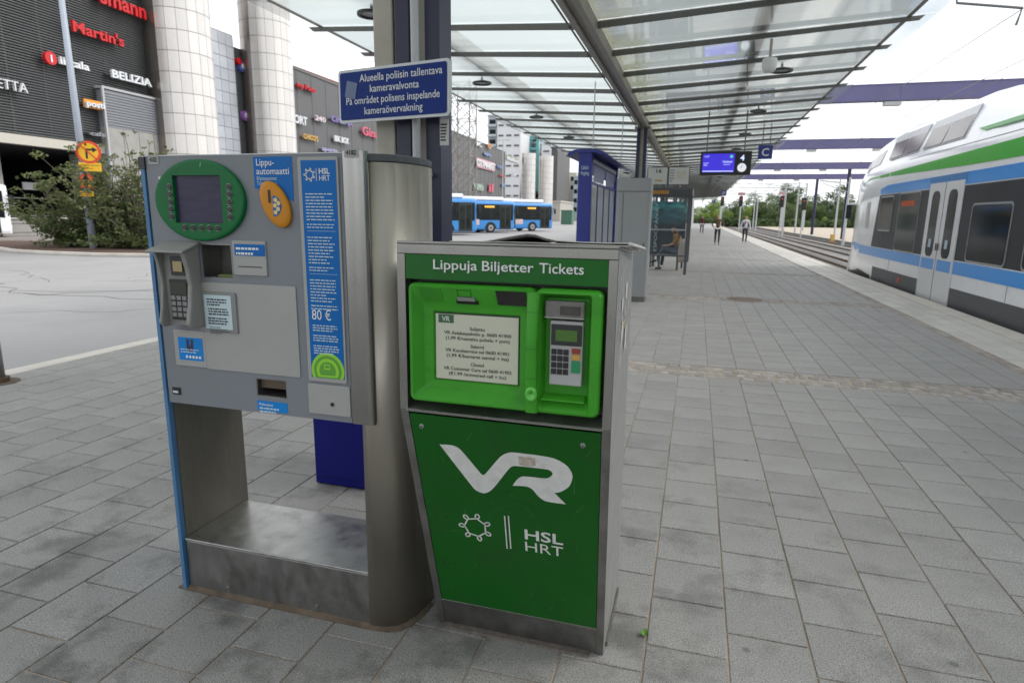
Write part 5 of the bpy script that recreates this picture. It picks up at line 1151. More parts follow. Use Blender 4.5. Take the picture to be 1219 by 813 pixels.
# ================================================================ TRAIN
XT = 4.78
tn = thing('train', 'white double-deck commuter train with green stripe and blue window band standing at the platform', 'train', (6.3, 12, -.6))
prof = [(0, -.35), (0, .0), (0, 1.0), (0, 2.2), (0, 2.95), (.06, 3.10), (.20, 3.50), (.34, 3.86), (.50, 4.00), (.85, 4.10), (1.52, 4.14)]
prof = prof + [(3.04 - a, z) for a, z in prof[-2::-1]]
stn = [(-8, 0, 1), (12.4, 0, 1), (12.9, 0, 1), (14.5, 0, 1), (17.6, 0, 1), (19.0, .015, 1.0), (20.3, .05, .985), (21.3, .10, .955), (22.1, .18, .93), (22.7, .30, .885), (23.15, .46, .80), (23.42, .66, .68), (23.52, .85, .58)]
stn = [(y if y < 20 else 20 + (y - 20) * 1.28, a, b) for y, a, b in stn]
rings = []
for y, ins, hs in stn:
    r_ = []
    for a, z in prof:
        if z > 3.1 and y < 13.5: z = 3.1 + (z - 3.1) * (.55 if y < 12.7 else .60)
        t_ = (a - 1.52) / 1.52; x = XT + 1.52 + t_ * (1.52 - ins * (0.85 if z > .5 else 0.7)); zz = z if z < .6 else .6 + (z - .6) * hs
        if z < .1: zz = z + (min(1, max(0, (y - 20.0) / 1.6)) - .55 * min(1, max(0, (y - 22.4) / .9))) * (.42 if z < -.1 else .10)
        yy = y - (0 if y < 21 else (z / 4.1) ** 2 * .35 * (y - 21) / 3.4)
        r_.append((x, yy, zz))
    rings.append(r_)
tb = MB().loft(rings).build('body', white_gloss, tn, smooth=True)
md = tb.modifiers.new('es', 'EDGE_SPLIT'); md.split_angle = math.radians(35)
e_ = .004
def side(name, m, y0, y1, z0, z1, off=.004, parent=tn, th=None, bevel=0, r=0.0):
    th = th or .003; x = XT - off
    if r: o = MB().extr([(x, a, c_) for a, c_ in rrect(y0, y1, z0, z1, r)], (th, 0, 0)).build(name, m, parent, bevel=bevel)
    else: o = MB().box(x, x + th, y0, y1, z0, z1).build(name, m, parent, bevel=bevel)
    return o
band = mat('dark_grey_window_band', (.040, .042, .047), .35, var=.2, scale=1, spec=.12)
side('window_band', band, -8, 17.6 + .0, .86, 2.25)
def skinx(y):                                             # how far the nose has drawn in at station y
    for (a, b_) in zip(stn[:-1], stn[1:]):
        if a[0] <= y <= b_[0]: t_ = (y - a[0]) / (b_[0] - a[0]); return a[1] + (b_[1] - a[1]) * t_
    return 0
def nosestrip(name, m, pts_lo, pts_hi, off=.006):        # strip following the tapering side; points (y, z)
    b = MB(); n = len(pts_lo); lo = []; hi = []
    for (y, z), L_ in [(p, lo) for p in pts_lo] + [(p, hi) for p in pts_hi]:
        f_ = 0.85 if z > .5 else .7; hs = np.interp(y, [s[0] for s in stn], [s[2] for s in stn]); x0 = 0
        zz = z if z < .6 else .6 + (z - .6) / hs
        x0 = np.interp(zz, [p[1] for p in prof[:11]], [p[0] for p in prof[:11]])
        t_ = (x0 - 1.52) / 1.52; x = XT + 1.52 + t_ * (1.52 - skinx(y) * f_) - off; L_.append((x, y, z))
    b.loft([lo, hi, [(p[0] + .004, p[1], p[2]) for p in hi], [(p[0] + .004, p[1], p[2]) for p in lo]], close=False, caps=False)
    return b.build(name, m, tn)
ys_ = [17.6, 18.2, 19.0, 19.6]
nosestrip('window_band', band, [(y, .86) for y in ys_] + [(20.1, .86)], [(y, 2.25) for y in ys_] + [(19.75, 2.25)])
yb_ = [-8, 17.6, 19.0, 20.3, 21.6, 22.6]
nosestrip('blue_band', train_blue, [(y, 2.27) for y in yb_[:3]] + [(19.7, 2.27)], [(y, 2.50) for y in yb_[:3]] + [(19.75, 2.42)])
nosestrip('blue_band', train_blue, [(y, .60) for y in yb_], [(y, .84) for y in yb_[:4]] + [(21.6, .86), (22.6, .90)])
nosestrip('nose_blue_panel', mat('washed_blue_panel', (.10, .30, .62), .3, var=.05), [(22.65, .60), (23.2, .60)], [(22.65, .90), (23.2, .91)])
nosestrip('skirt', train_grey, [(y, -.30) for y in (-8, 12, 17.6, 19.6)], [(y, .33) for y in (-8, 12, 17.6, 19.6)])
gy = [-8, 8, 12, 14, 16, 18, 20, 21.2]
nosestrip('green_stripe', train_green, [(y, 2.60 + .0 * y if y < 13 else 2.60 + (y - 13) * .02) for y in gy[:7]], [(y, 2.92 if y < 10 else 2.92 - (y - 10) * .012) for y in gy[:7]])
nosestrip('pale_green_stripe', pale_green, [(20, 2.74), (21.2, 2.75), (22.2, 2.62)], [(20, 2.80), (21.2, 2.80), (22.2, 2.65)])
nosestrip('panel_seam', rib_dark, [(y, 3.02) for y in (-8, 12, 17.6)], [(y, 3.032) for y in (-8, 12, 17.6)])
def slopex(z): return XT + np.interp(z, [p[1] for p in prof[:11]], [p[0] for p in prof[:11]])
MB().extr([(slopex(3.1) + .075, -8, 3.19), (slopex(3.1) + .075, 13.6, 3.19), (slopex(3.1) + .075, 13.9, 3.26), (slopex(3.1) + .11, -8, 3.31)], (-.06, 0, .01)).build('pale_green_stripe', pale_green, tn)
def upwin(y0, y1, y0t, y1t, z0, z1, nm='upper_window'):
    f_ = [(slopex(z0) - .028, y0, z0), (slopex(z0) - .028, y1, z0), (slopex(z1) - .028, y1t, z1), (slopex(z1) - .028, y0t, z1)]; q_ = .03
    fr_ = MB().extr([(f_[0][0] - .001, y0 - .035, z0 - .03), (f_[1][0] - .001, y1 + .035, z0 - .03), (f_[2][0] - .001, y1t + .035, z1 + .03), (f_[3][0] - .001, y0t - .035, z1 + .03)], (.03, 0, 0)).build('window_frame', mat('silver_frame', (.45, .46, .47), .3, .3), tn)
    return MB().extr([(p_[0] - .006, p_[1], p_[2]) for p_ in f_], (.004, 0, 0)).build(nm, mat('brown_tinted_glass', (.13, .105, .095), .15, var=.25, scale=1.5), tn)
for (bl, br_, tr_q, tl) in (((1060, 187.5), (1094.7, 178), (1109.8, 150), (1071, 164)), ((1100.7, 175), (1150, 158), (1170, 127.5), (1116.5, 148.3))):
    zb_, zt_ = 3.20, 3.76
    yb0, yb1 = atX(*br_, slopex(zb_)).y, atX(*bl, slopex(zb_)).y; yt0, yt1 = atX(*tr_q, slopex(zt_)).y, atX(*tl, slopex(zt_)).y
    mb, mt = (yb0 + yb1) / 2, (yt0 + yt1) / 2
    upwin(yb0, mb - .03, yt0, mt - .03, zb_, zt_); upwin(mb + .03, yb1, mt + .03, yt1, zb_, zt_)
nosestrip('cab_side_glass', mat('grey_cab_glass', (.10, .10, .12), .15), [(20.6, 3.15), (21.7, 3.10), (22.2, 3.0)], [(20.6, 3.55), (21.5, 3.48), (22.0, 3.36)], off=.012)
# lower windows
def win(y0, y1, z0, z1, bar=None):
    f_ = side('window_frame', alu, y0 - .035, y1 + .035, z0 - .035, z1 + .035, .012, th=.006, r=.10)
    g_ = side('glass', glass_dk, y0, y1, z0, z1, .016, parent=f_, th=.003, r=.08)
    if bar: side('transom', alu, y0, y1, bar, bar + .03, .020, parent=f_)
    return f_
win(18.30, 19.45, 1.34, 2.18); win(16.30, 17.75, .88, 2.22)
for y in (11.85, 9.75, 7.65, 5.55, 3.45, 1.35): win(y, y + 1.5, .90, 1.88, None)
b = MB(); 
for i in range(9): b.box(XT - .021, XT - .020, 16.6 + i * .11, 16.66 + i * .11, 1.93, 2.05)
stuff(b.build('destination_dots', mat('lit_orange_dots', (.5, .08, .02), .5, emit=(.8, .16, .03), estr=.12), tn))
# doors
drs = mat('silver_grey_door', (.66, .67, .68), .3, var=.03, coat=.3)
side('door_surround', mat('pale_blue_door_header', (.045, .20, .48), .35), 13.82, 15.78, 2.30, 2.50, .010)
for (y0, y1) in ((13.88, 14.77), (14.79, 15.70)):
    d_ = side('door', drs, y0, y1, -.12, 2.36, .022, th=.02, bevel=.004)
    ym = (y0 + y1) / 2
    side('door_glass', glass_dk, ym - .22, ym + .22, .86, 2.20, .027, parent=d_, th=.004, r=.15)
    side('blue_patch', train_blue, y0 + .08, y1 - .08, .60, .82, .026, parent=d_)
    side('door_sticker', mat('pale_sticker', (.45, .55, .65), .5), ym - .07, ym + .07, 1.05, 1.22, .031, parent=d_)
side('door_seal', black, 14.772, 14.788, -.12, 2.36, .024)
side('door_step', rib_dark, 13.85, 15.75, -.20, -.13, .035, th=.04)
for y in (-5, -2.4, .4, 3.2, 6.0, 8.9, 11.6, 18.05):
    side('panel_seam', mat('seam_grey', (.30, .30, .31), .6), y, y + .012, .34, .60, .006, th=.004)
    if y < 13: side('panel_seam', mat('seam_grey', (.30, .30, .31), .6), y, y + .012, 2.51, 3.0, .006, th=.004)
for y in (14.72, 14.83): side('door_handle', black, y - .02, y + .02, 1.0, 1.14, .045, th=.01)
side('skirt_vent', black, 9.6, 10.8, -.12, .14, .010); side('skirt_vent', black, 5.2, 6.4, -.12, .14, .010)
side('red_lamp', mat('red_marker', (.55, .02, .02), .4), 17.0, 17.14, .12, .24, .012)
nosestrip('vent_panel', mat('cream_vent_panel', (.52, .52, .50), .5), [(20.75, 1.35), (21.2, 1.35)], [(20.75, 2.1), (21.2, 2.1)])
nosestrip('bogie_shadow', black, [(19.8, -.33), (21.4, -.33), (23.0, -.14)], [(19.8, .06), (21.3, .13), (23.0, .03)], off=.010)  # black strip on the body side, painted shade of the bogie opening
MB().box(XT + .5, XT + 2.54, 23.9, 24.6, -.42, .0).build('front_valance', train_grey, tn, bevel=.05)
MB().box(XT + .6, XT + 2.4, -8, 22.8, -.62, -.34).build('underframe', black, tn)
for y in (19.4, 21.2, 2.0, 4.4):
    for x in (XT + .78, XT + 2.28):
        w2 = MB().rod((x - .065, y, -.20), (x + .065, y, -.20), .42, n=20).build('wheel', rust, tn)
MB().box(XT + .16, XT + .34, 24.35, 24.43, 1.62, 2.10).build('rear_view_mirror', black, tn, bevel=.03)
MB().box(XT + .22, XT + .80, 24.25, 24.35, 2.10, 2.16).build('mirror_arm', white_gloss, tn)
b = MB().box(XT + .9, XT + 2.1, 10.0, 12.0, 3.80, 3.90).build('roof_box', rib_dark, tn)

# ================================================================ LEFT SIDE: shopping centre, silos, far blocks
def FX(Y): return -42.0 - .045 * (Y - 55)               # facade line of the shopping centre
clad = mat('dark_grey_cladding', (.085, .088, .090), .55, var=.08, scale=.6)
slatm = mat('grey_louvre', (.135, .14, .142), .5, .2, var=.1, scale=.8)
fasc = mat('pale_fascia', (.50, .47, .41), .6, var=.06)
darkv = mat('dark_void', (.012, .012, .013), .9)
mall = thing('shopping_centre', 'dark grey louvred shopping centre facade with hung shop names at the left', 'building', (FX(36), 36, -.07))
zb, ztp = 5.6, 25.0
ya, yb2 = 18, 43.0
MB().extr([(FX(ya), ya, zb + .5), (FX(yb2), yb2, zb + .5), (FX(yb2) - 40, yb2, zb + .5), (FX(ya) - 40, ya, zb + .5)], (0, 0, ztp - zb - .5)).build('wall', clad, mall)
b = MB(); n_s = 118
def fac(y, off=0): return Vector((FX(y) + off, y, 0))
# louvre blades: long thin blades with a bent section, real depth
bays = [ya + i * 2.4 for i in range(11)]
for i in range(n_s):
    z = zb + .55 + i * .164
    q = [Vector((FX(ya) + .05, ya, z)), Vector((FX(ya) + .17, ya, z + .03)), Vector((FX(ya) + .17, ya, z + .075)), Vector((FX(ya) + .05, ya, z + .10))]
    d = Vector((FX(yb2) - FX(ya), yb2 - ya, 0)); b.extr(q, d)
stuff(b.build('louvre_field', slatm, mall))
for y in bays[1:]: MB().box(FX(y) + .0, FX(y) + .06, y - .05, y + .05, zb + .5, ztp).build('vertical_rail', rib_dark, mall)
MB().extr([(FX(ya) + .35, ya, zb - .1), (FX(yb2) + .35, yb2, zb - .1), (FX(yb2) - .2, yb2, zb - .1), (FX(ya) - .2, ya, zb - .1)], (0, 0, .58)).build('soffit_band', fasc, mall)
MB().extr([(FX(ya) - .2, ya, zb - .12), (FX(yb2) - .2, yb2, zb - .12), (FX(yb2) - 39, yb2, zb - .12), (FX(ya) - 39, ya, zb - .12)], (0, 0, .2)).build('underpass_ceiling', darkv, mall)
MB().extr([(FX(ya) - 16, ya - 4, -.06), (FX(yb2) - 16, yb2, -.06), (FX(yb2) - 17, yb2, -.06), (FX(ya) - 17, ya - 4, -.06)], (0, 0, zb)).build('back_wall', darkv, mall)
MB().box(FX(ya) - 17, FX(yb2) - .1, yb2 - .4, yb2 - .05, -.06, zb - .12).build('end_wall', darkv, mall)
for y in (24, 30, 36, 41): MB().box(FX(y) - 2.6, FX(y) - 2.0, y - .3, y + .3, -.06, zb - .12).build('pillar', conc, mall)
# lighter annex wall right of the louvres
ax0, ax1 = 36.1, 42.6
zA, zB = 7.4, 9.9
MB().extr([(FX(ax0) + .7, ax0, -.06), (FX(ax1) + .7, ax1, -.06), (FX(ax1) - .6, ax1, -.06), (FX(ax0) - .6, ax0, -.06)], (0, 0, zA)).build('annex_wall', conc, mall)
MB().extr([(FX(ax0) + .72, ax0, zA - .05), (FX(ax1) + .72, ax1, zA - .05), (FX(ax1) - .6, ax1, zA - .05), (FX(ax0) - .6, ax0, zA - .05)], (0, 0, zB - zA)).build('annex_cladding', mat('mid_grey_ribs', (.24, .25, .27), .6, var=.08), mall)
for i in range(12):
    z = zA + .1 + i * .19; MB().extr([(FX(ax0) + .72, ax0, z), (FX(ax0) + .79, ax0, z + .02), (FX(ax0) + .79, ax0, z + .10), (FX(ax0) + .72, ax0, z + .12)], (FX(ax1) - FX(ax0), ax1 - ax0, 0)).build('annex_slat', mat('mid_grey_ribs', (.24, .25, .27), .6), mall)
MB().extr([(FX(ax0) + .85, ax0 - .15, zB), (FX(ax1) + .85, ax1, zB), (FX(ax1) - .6, ax1, zB), (FX(ax0) - .6, ax0 - .15, zB)], (0, 0, .16)).build('annex_coping', pipe_grey, mall)
MB().box(FX(ax0) + .70, FX(ax0) + .86, ax0 - .16, ax0 - .02, 0, zB).build('annex_edge', pipe_grey, mall)
for i in range(1, 4): y = ax0 + i * 1.4; MB().box(FX(y) + .70, FX(y) + .712, y - .02, y + .02, 0, 7.3).build('wall_joint', rib_dark, mall)
def fsign(s_, px0, py0, px1, m, hpx, cat='shop sign', label='', off=.75, group='shop names on the shopping centre', bold=.02, back=None):
    """letters on the facade: start pixel (baseline), end pixel x, letter height in px at the start -> real size on the wall line"""
    def hit(px, py):
        r = ray(px, py); t_ = (FX(0) + off) / (r.x + .045 * r.y); return CAM + r * t_
    A = hit(px0, py0); B_ = hit(px1, py0); B_.z = A.z; hh = (hit(px0, py0 - hpx) - A).z
    t = thing('shop_sign', label, cat, (A.x, A.y, A.z), group=group)
    ux = (B_ - A).normalized()
    text(s_, 'lettering', m, t, A, ux, ZH, hh / .72, width=(B_ - A).length, bold=bold, depth=.18)
    n = ux.cross(ZH)
    if back: 
        q = [A - ZH * hh * .25 - n * .02, B_ - ZH * hh * .25 - n * .02, B_ + ZH * hh * 1.2 - n * .02, A + ZH * hh * 1.2 - n * .02]; MB().extr(q, -n * .12).build('backing', back, t)
    MB().extr([A + ZH * hh * .3 - n * .1, B_ + ZH * hh * .3 - n * .1, B_ + ZH * hh * .36 - n * .1, A + ZH * hh * .36 - n * .1], -n * .5).build('bracket', rib_dark, t)
    return t, A, B_, hh, ux
wsign = mat('white_shop_letters', (.70, .72, .74), .4); osign = mat('orange_shop_letters', (.62, .24, .05), .4); ysign = mat('yellow_shop_letters', (.60, .38, .12), .4)
fsign('smann', 117, 3, 170, red_pt, 19, label='large red serif letters of a department store at the top of the facade')
fsign("Martin's", 84, 37, 143, red_pt, 13, label="red serif shop name Martin's hung on the louvred facade")
t, A, B_, hh, ux = fsign('iittala', 69, 76, 103, wsign, 9, label='white iittala shop name with red round emblem beside it')
c = A - ux * (hh * 1.0) + ZH * hh * .45; n = ux.cross(ZH); MB().rod(c - n * .2, c + n * .05, hh * .85, n=24).build('round_emblem', red_pt, t)
text('i', 'lettering', wsign, t, c + n * .06 - ZH * hh * .45, ux, ZH, hh * 1.3, 'CENTER', bold=.04, depth=.03)
fsign('BELIZIA', 131, 92, 177, wsign, 9.5, label='white capital letters BELIZIA on the dark louvred facade')
fsign('posti', 101, 126, 122, wsign, 7, label='orange post office sign with white letters left of the grey annex', back=mat('post_orange', (.70, .28, .03), .5))
fsign('BUFFETTA', -45, 97, 28, wsign, 13, label='thin white serif letters at the left edge of the facade', bold=-.01)
fsign('cafe', 106, 161, 123, mat('dim_grey_letters', (.25, .26, .28), .5), 5, label='dim grey letters low on the facade above the street')

# tiled cylinders
tile_m = mat('pale_metal_tile', (.66, .63, .60), .3, .3, var=.05, scale=.8, objrand=.05); tjoint = mat('tile_joint', (.27, .25, .235), .8)
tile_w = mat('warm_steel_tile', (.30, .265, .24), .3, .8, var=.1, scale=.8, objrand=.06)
def silo(x, y, r, top, lab, rows, cols=24, warm=(0, 0)):
    t = thing('cylinder_tower', lab, 'tower', (x, y, -.07), group='tiled cylinder towers along the shopping centre')
    MB().rod((x, y, -.07), (x, y, top - .05), r - .04, n=48).build('core', tjoint, t)
    h = (top + .07) / rows; ct = Vector((0 - x, 0 - y)); a0 = math.atan2(ct.y, ct.x)
    meshes = {}
    for j in range(rows):
        for i in range(cols):
            a = a0 - math.pi + 2 * math.pi * i / cols; da = 2 * math.pi / cols; g_ = .012 / r
            rel = (a + da / 2 - a0 + math.pi) % (2 * math.pi) - math.pi
            if abs(rel) > math.radians(100): continue
            key = i
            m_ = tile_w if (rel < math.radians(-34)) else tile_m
            if key not in meshes:
                vs = []; k = 4
                for zz_ in (.02, h - .02):
                    for q in range(k + 1):
                        aa = a + g_ + (da - 2 * g_) * q / k; vs.append((r * math.cos(aa), r * math.sin(aa), zz_))
                bq = MB(); bq.add(vs, [(q, q + 1, q + k + 2, q + k + 1) for q in range(k)])
                o = bq.build('tile', m_, t, world=False, smooth=True, fixn=False); meshes[key] = o.data; o.location = (0, 0, j * h)
            else:
                o = bpy.data.objects.new('tile', meshes[key]); COL.objects.link(o); o.parent = t; o.location = (0, 0, j * h)
    return t
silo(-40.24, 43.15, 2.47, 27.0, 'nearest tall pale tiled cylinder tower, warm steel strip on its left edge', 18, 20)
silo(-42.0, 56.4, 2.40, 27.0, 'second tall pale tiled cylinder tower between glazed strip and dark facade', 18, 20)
# glazed stair strip and narrow dark wall between the cylinders
gs = thing('glazed_strip', 'narrow pale glass panel strip between the two tall cylinder towers', 'facade', (-43.2, 50, -.07))
pg = mat('lilac_glass_panel', (.44, .46, .50), .2, .1, var=.12, scale=.5, objrand=.08)
MB().box(-44.2, -43.35, 50.3, 53.3, -.06, 17.9).build('core', tjoint, gs)
for j in range(17):
    for i in range(3): MB().box(-43.36, -43.30, 50.32 + i * 1.0, 51.28 + i * 1.0, j * 1.05, j * 1.05 + 1.0).build('panel', pg, gs)
nd = thing('wall_section', 'narrow dark grey wall section beside the glazed strip with two small signs', 'building', (-44, 54, -.07))
MB().box(-52, -43.6, 53.4, 60.0, -.06, 17.0).build('wall', clad, nd)
for (z, m_, lab) in ((15.3, mat('red_blue_emblem', (.10, .13, .42), .4), 'small red and blue round emblem high on the narrow dark wall'), (10.8, mat('violet_emblem', (.30, .14, .42), .4), 'small violet round emblem lower on the narrow dark wall')):
    t = thing('emblem_sign', lab, 'sign', (-43.3, 54.4, z)); MB().rod((-43.55, 54.3, z), (-43.15, 54.3, z), .48, n=20).build('disc', m_, t); MB().rod((-43.145, 54.3, z + .05), (-43.1, 54.3, z + .05), .26, n=16).build('disc_centre', wsign, t)
    if z > 12: MB().rod((-43.5, 53.8, z + .4), (-43.1, 53.8, z + .4), .3, n=16).build('red_ball', red_pt, t)
# middle facade with many names
mid = thing('shopping_centre_wing', 'smooth dark grey wing of the shopping centre behind the silos, many small shop names', 'building', (FX(72), 72, -.07))
def wing(th_, y0, y1, top, m=clad):
    q = [(FX(y0), y0), (FX(y1), y1), (FX(y1) - 30, y1), (FX(y0) - 30, y0)]
    MB().extr([(x, y, -.06) for x, y in q], (0, 0, top)).build('wall', m, th_)
    MB().extr([(q[0][0] + .1, q[0][1], top - .06), (q[1][0] + .1, q[1][1], top - .06), (q[1][0] - .8, q[1][1], top - .06), (q[0][0] - .8, q[0][1], top - .06)], (0, 0, .25)).build('parapet', rib_dark, th_)
    n = int((y1 - y0) / 3.0)
    for i in range(1, n + 1):
        y = y0 + i * 3.0; MB().box(FX(y) + .004, FX(y) + .03, y - .03, y + .03, 0, top - .1).build('panel_joint', rib_dark, th_)
wallg = mat('grey_wing_cladding', (.115, .115, .118), .6, var=.06, scale=.4)
wing(mid, 58.5, 84, 16.6, wallg)
MB().box(-60, -47, 66, 84, 16.6, 18.6).build('red_roof_storey', mat('dull_red_cladding', (.22, .07, .07), .6, var=.1), mid)
O2 = .35
fsign('my Poiss', 352, 103, 374, red_pt, 6, label='red script letters high on the grey wing next to the second tower', off=O2)
fsign('ORT', 349, 146, 364, wsign, 10, label='bold white letters ORT beside the second tower', off=O2)
fsign('240', 374, 143, 386, mat('white_rose_letters', (.62, .52, .56), .4), 6, label='small white and rose numerals on the grey wing', off=O2)
fsign('CINEMA', 393, 144, 418, mat('violet_letters', (.22, .16, .42), .4), 6.5, label='violet and white cinema letters partly behind the blue notice', off=O2)
fsign('CHICO\'S', 360, 165, 377, ysign, 6, label='orange yellow restaurant name low on the grey wing', off=O2)
fsign('BIK BOK', 397, 168, 414, wsign, 7, label='white block letters in the lower row of the grey wing', off=O2)
fsign('Gina', 430, 160, 449, mat('pink_letters', (.60, .10, .16), .4), 10, label='pink red script name right in the grey wing', off=O2)
fsign('sports', 382, 179, 400, mat('pale_violet_letters', (.38, .36, .55), .4), 5, label='pale violet letters just above the grey ticket machine', off=O2)
fsign('KISA', 455, 173, 464, ysign, 4, label='small yellow sign at the right end of the grey wing', off=O2)
# far wing
far = thing('shopping_centre_wing', 'far grey wing of the shopping centre above the blue buses with hypermarket sign', 'building', (FX(125), 125, -.07))
wing(far, 104, 152, 16.6, wallg)
for s_, a in (('K', (566, 173, 573, wsign, 5, 'two short white signs at the top left of the far wing')), ('o', (580, 176, 584, osign, 9, 'orange round emblem at the top of the far wing')), ('CITYMARKET', (567, 197, 589, wsign, 8, 'wide pink and white hypermarket sign on the far wing')),
              ('apu', (576, 184, 584, mat('blue_letters', (.2, .3, .55), .4), 4, 'small blue sign above the hypermarket sign')), ('HH', (592, 200, 598, mat('blue_letters', (.2, .3, .55), .4), 4, 'tiny blue sign right of the hypermarket sign')),
              ('gifts', (564, 225, 575, mat('green_grey_letters', (.35, .45, .38), .4), 6, 'greenish sign low on the far wing above the buses')), ('il', (581, 228, 586, mat('pink_letters', (.60, .10, .16), .4), 10, 'upright pink and yellow sign low on the far wing')),
              ('stadium', (603, 190, 617, wsign, 5, 'pale sign with yellow near the right top of the far wing')), ('m', (594, 210, 600, red_pt, 3, 'thin red sign in the middle of the far wing')), ('ab', (608, 209, 614, wsign, 4, 'small white sign at the right end of the far wing')),
              ('xx', (597, 222, 602, mat('blue_letters', (.2, .3, .55), .4), 5, 'blue sign beside the street lamp in front of the far wing'))):
    bk = {'CITYMARKET': mat('pale_pink_board', (.55, .28, .32), .5), 'K': None, 'stadium': mat('olive_board', (.25, .27, .18), .5), 'gifts': mat('sage_board', (.22, .28, .24), .5)}.get(s_)
    fsign(s_, a[0], a[1], a[2], a[3], a[4], label=a[5], off=O2, back=bk)
_a = atY(629.7, 183, 158); _b = atY(650.5, 186, 164)
silo(_a.x, 158, 1.75, _a.z, 'left one of the two small pale cylinder towers far beyond the buses', 12, 16)
silo(_b.x, 164, 1.85, _b.z, 'right one of the two small pale cylinder towers far beyond the buses', 12, 16)
# far blocks
def block(name, label, px0, px1, pyt, Y, m, depth=12, floors=0, wm=None, rot=0, bands=None, ncol=3):
    a = atY(px0, pyt, Y); b_ = atY(px1, pyt, Y); t = thing(name, label, 'building', ((a.x + b_.x) / 2, Y, -.07))
    MB().box(a.x, b_.x, Y, Y + depth, -.06, a.z).build('wall', m, t)
    MB().box(a.x - .2, b_.x + .2, Y - .2, Y + depth, a.z, a.z + .5).build('roof_edge', m, t)
    for f_ in range(floors):
        z = a.z - 2.6 - f_ * 3.3
        if z < 3: break
        for c_ in range(ncol):
            w_ = (b_.x - a.x) / ncol; o = MB().box(a.x + (c_ + .18) * w_, a.x + (c_ + .82) * w_, Y - .15, Y - .02, z, z + (1.5 if wm is None or wm is glass_dk else .55)).build('window', wm or glass_dk, t)
        if bands: MB().box(a.x + .1, b_.x - .1, Y - 1.2, Y - .16, z - .9, z - .1).build('balcony', bands, t)
    return t
wht = mat('white_render', (.66, .66, .67), .7, var=.04, scale=.2); gry = mat('grey_render', (.36, .39, .42), .6, var=.08, scale=.2); tealg = mat('teal_glass', (.12, .36, .36), .3, var=.1, scale=.3)
block('apartment_block', 'grey balconied apartment block at the left of the white tower', 581, 592, 139, 215, gry, 14, 12, glass_dk, bands=mat('pale_balcony', (.45, .5, .53), .4), ncol=1)
block('apartment_block', 'tall white apartment tower with thin dark window slots', 592, 620, 141, 210, wht, 14, 12, mat('slot_dark', (.10, .10, .11), .5), ncol=3)
block('apartment_block', 'balconied grey block between the two white towers', 620.5, 645, 160, 226, gry, 14, 10, glass_dk, bands=mat('pale_balcony', (.45, .5, .53), .4), ncol=2)
tg = thing('stair_tower', 'turquoise glazed stair tower frame between the white towers', 'stair tower', (0, 222, 0)); a = atY(630, 162, 222); b_ = atY(640, 162, 222)
for x in (a.x, b_.x): MB().box(x - .5, x + .5, 222, 224, 10, a.z).build('upright', tealg, tg)
for k in range(6): MB().box(a.x + .51, b_.x - .51, 222.2, 223, a.z - 1.2 - k * 3.6, a.z - .3 - k * 3.6).build('landing', tealg, tg)
block('apartment_block', 'narrow white tower with pointed roof line right of the turquoise stair', 645, 656, 172, 216, wht, 14, 3, mat('slot_dark', (.10, .10, .11), .5), ncol=1)
block('office_block', 'narrow dark slab block at the end of the row', 656.5, 664, 177, 200, mat('charcoal_slab', (.075, .07, .07), .5), 20)
block('office_block', 'narrow pale block with lilac window strip right of the dark slab', 664.5, 671, 181, 230, wht, 14, 8, mat('lilac_strip', (.4, .38, .45), .4), ncol=1)
block('office_block', 'low cream office block behind the green container', 671, 686, 207, 240, mat('cream_render', (.55, .52, .45), .7, var=.04), 20, 2, glass_dk, ncol=2)
block('office_block', 'pale glass block partly behind the blue timetable stand', 683, 700, 211, 235, mat('pale_glass_block', (.36, .42, .46), .3), 20, 6, glass_dk, ncol=3)
block('shop_row', 'low cream building with dark entrance right of the blue buses', 654, 667, 241, 180, mat('beige_low', (.42, .39, .35), .7), 20, 1, glass_dk, ncol=1)
# street kiosk block / container
a = atY(668, 251, 120); b_ = atY(681, 251, 120); t = thing('container', 'green steel container with pale lid standing beyond the bus bays', 'container', (a.x, 120, -.07))
gmx = mat('muted_green_container', (.07, .17, .12), .6, var=.15)
MB().box(a.x, b_.x, 120, 122, -.05, a.z).build('body', gmx, t)
for i in range(6): x = a.x + (b_.x - a.x) * (i + .5) / 6; MB().box(x - .06, x + .06, 119.93, 119.99, .1, a.z - .15).build('rib', gmx, t)
MB().box(a.x - .1, b_.x + .1, 119.8, 122.1, a.z, a.z + .15).build('lid', mat('lid_green', (.16, .28, .22), .6), t)
# lattice mast in front of the far wing
lm = thing('lattice_mast', 'square steel lattice mast left of the far wing behind the column', 'mast', (-37.5, 86, -.07)); mg = mat('galvanised_brown', (.26, .24, .22), .6, .3, var=.1)
pA = atY(537, 250, 84); pB = atY(559, 250, 84); x0, x1 = pA.x, pB.x; w_ = x1 - x0
cs = [(x0, 84), (x1, 84), (x1, 84 + w_), (x0, 84 + w_)]
for c_ in cs: MB().rod((*c_, -.05), (*c_, 19.5), .10, n=6).build('leg', mg, lm)
for s_ in range(4):
    a, b_ = cs[s_], cs[(s_ + 1) % 4]
    for k in range(8):
        z0, z1 = k * 2.4, (k + 1) * 2.4; MB().rod((*a, z0), (*b_, z1), .05, n=5).build('brace', mg, lm); MB().rod((*b_, z0), (*a, z1), .05, n=5).build('brace', mg, lm); MB().rod((*a, z1), (*b_, z1), .05, n=5).build('brace', mg, lm)
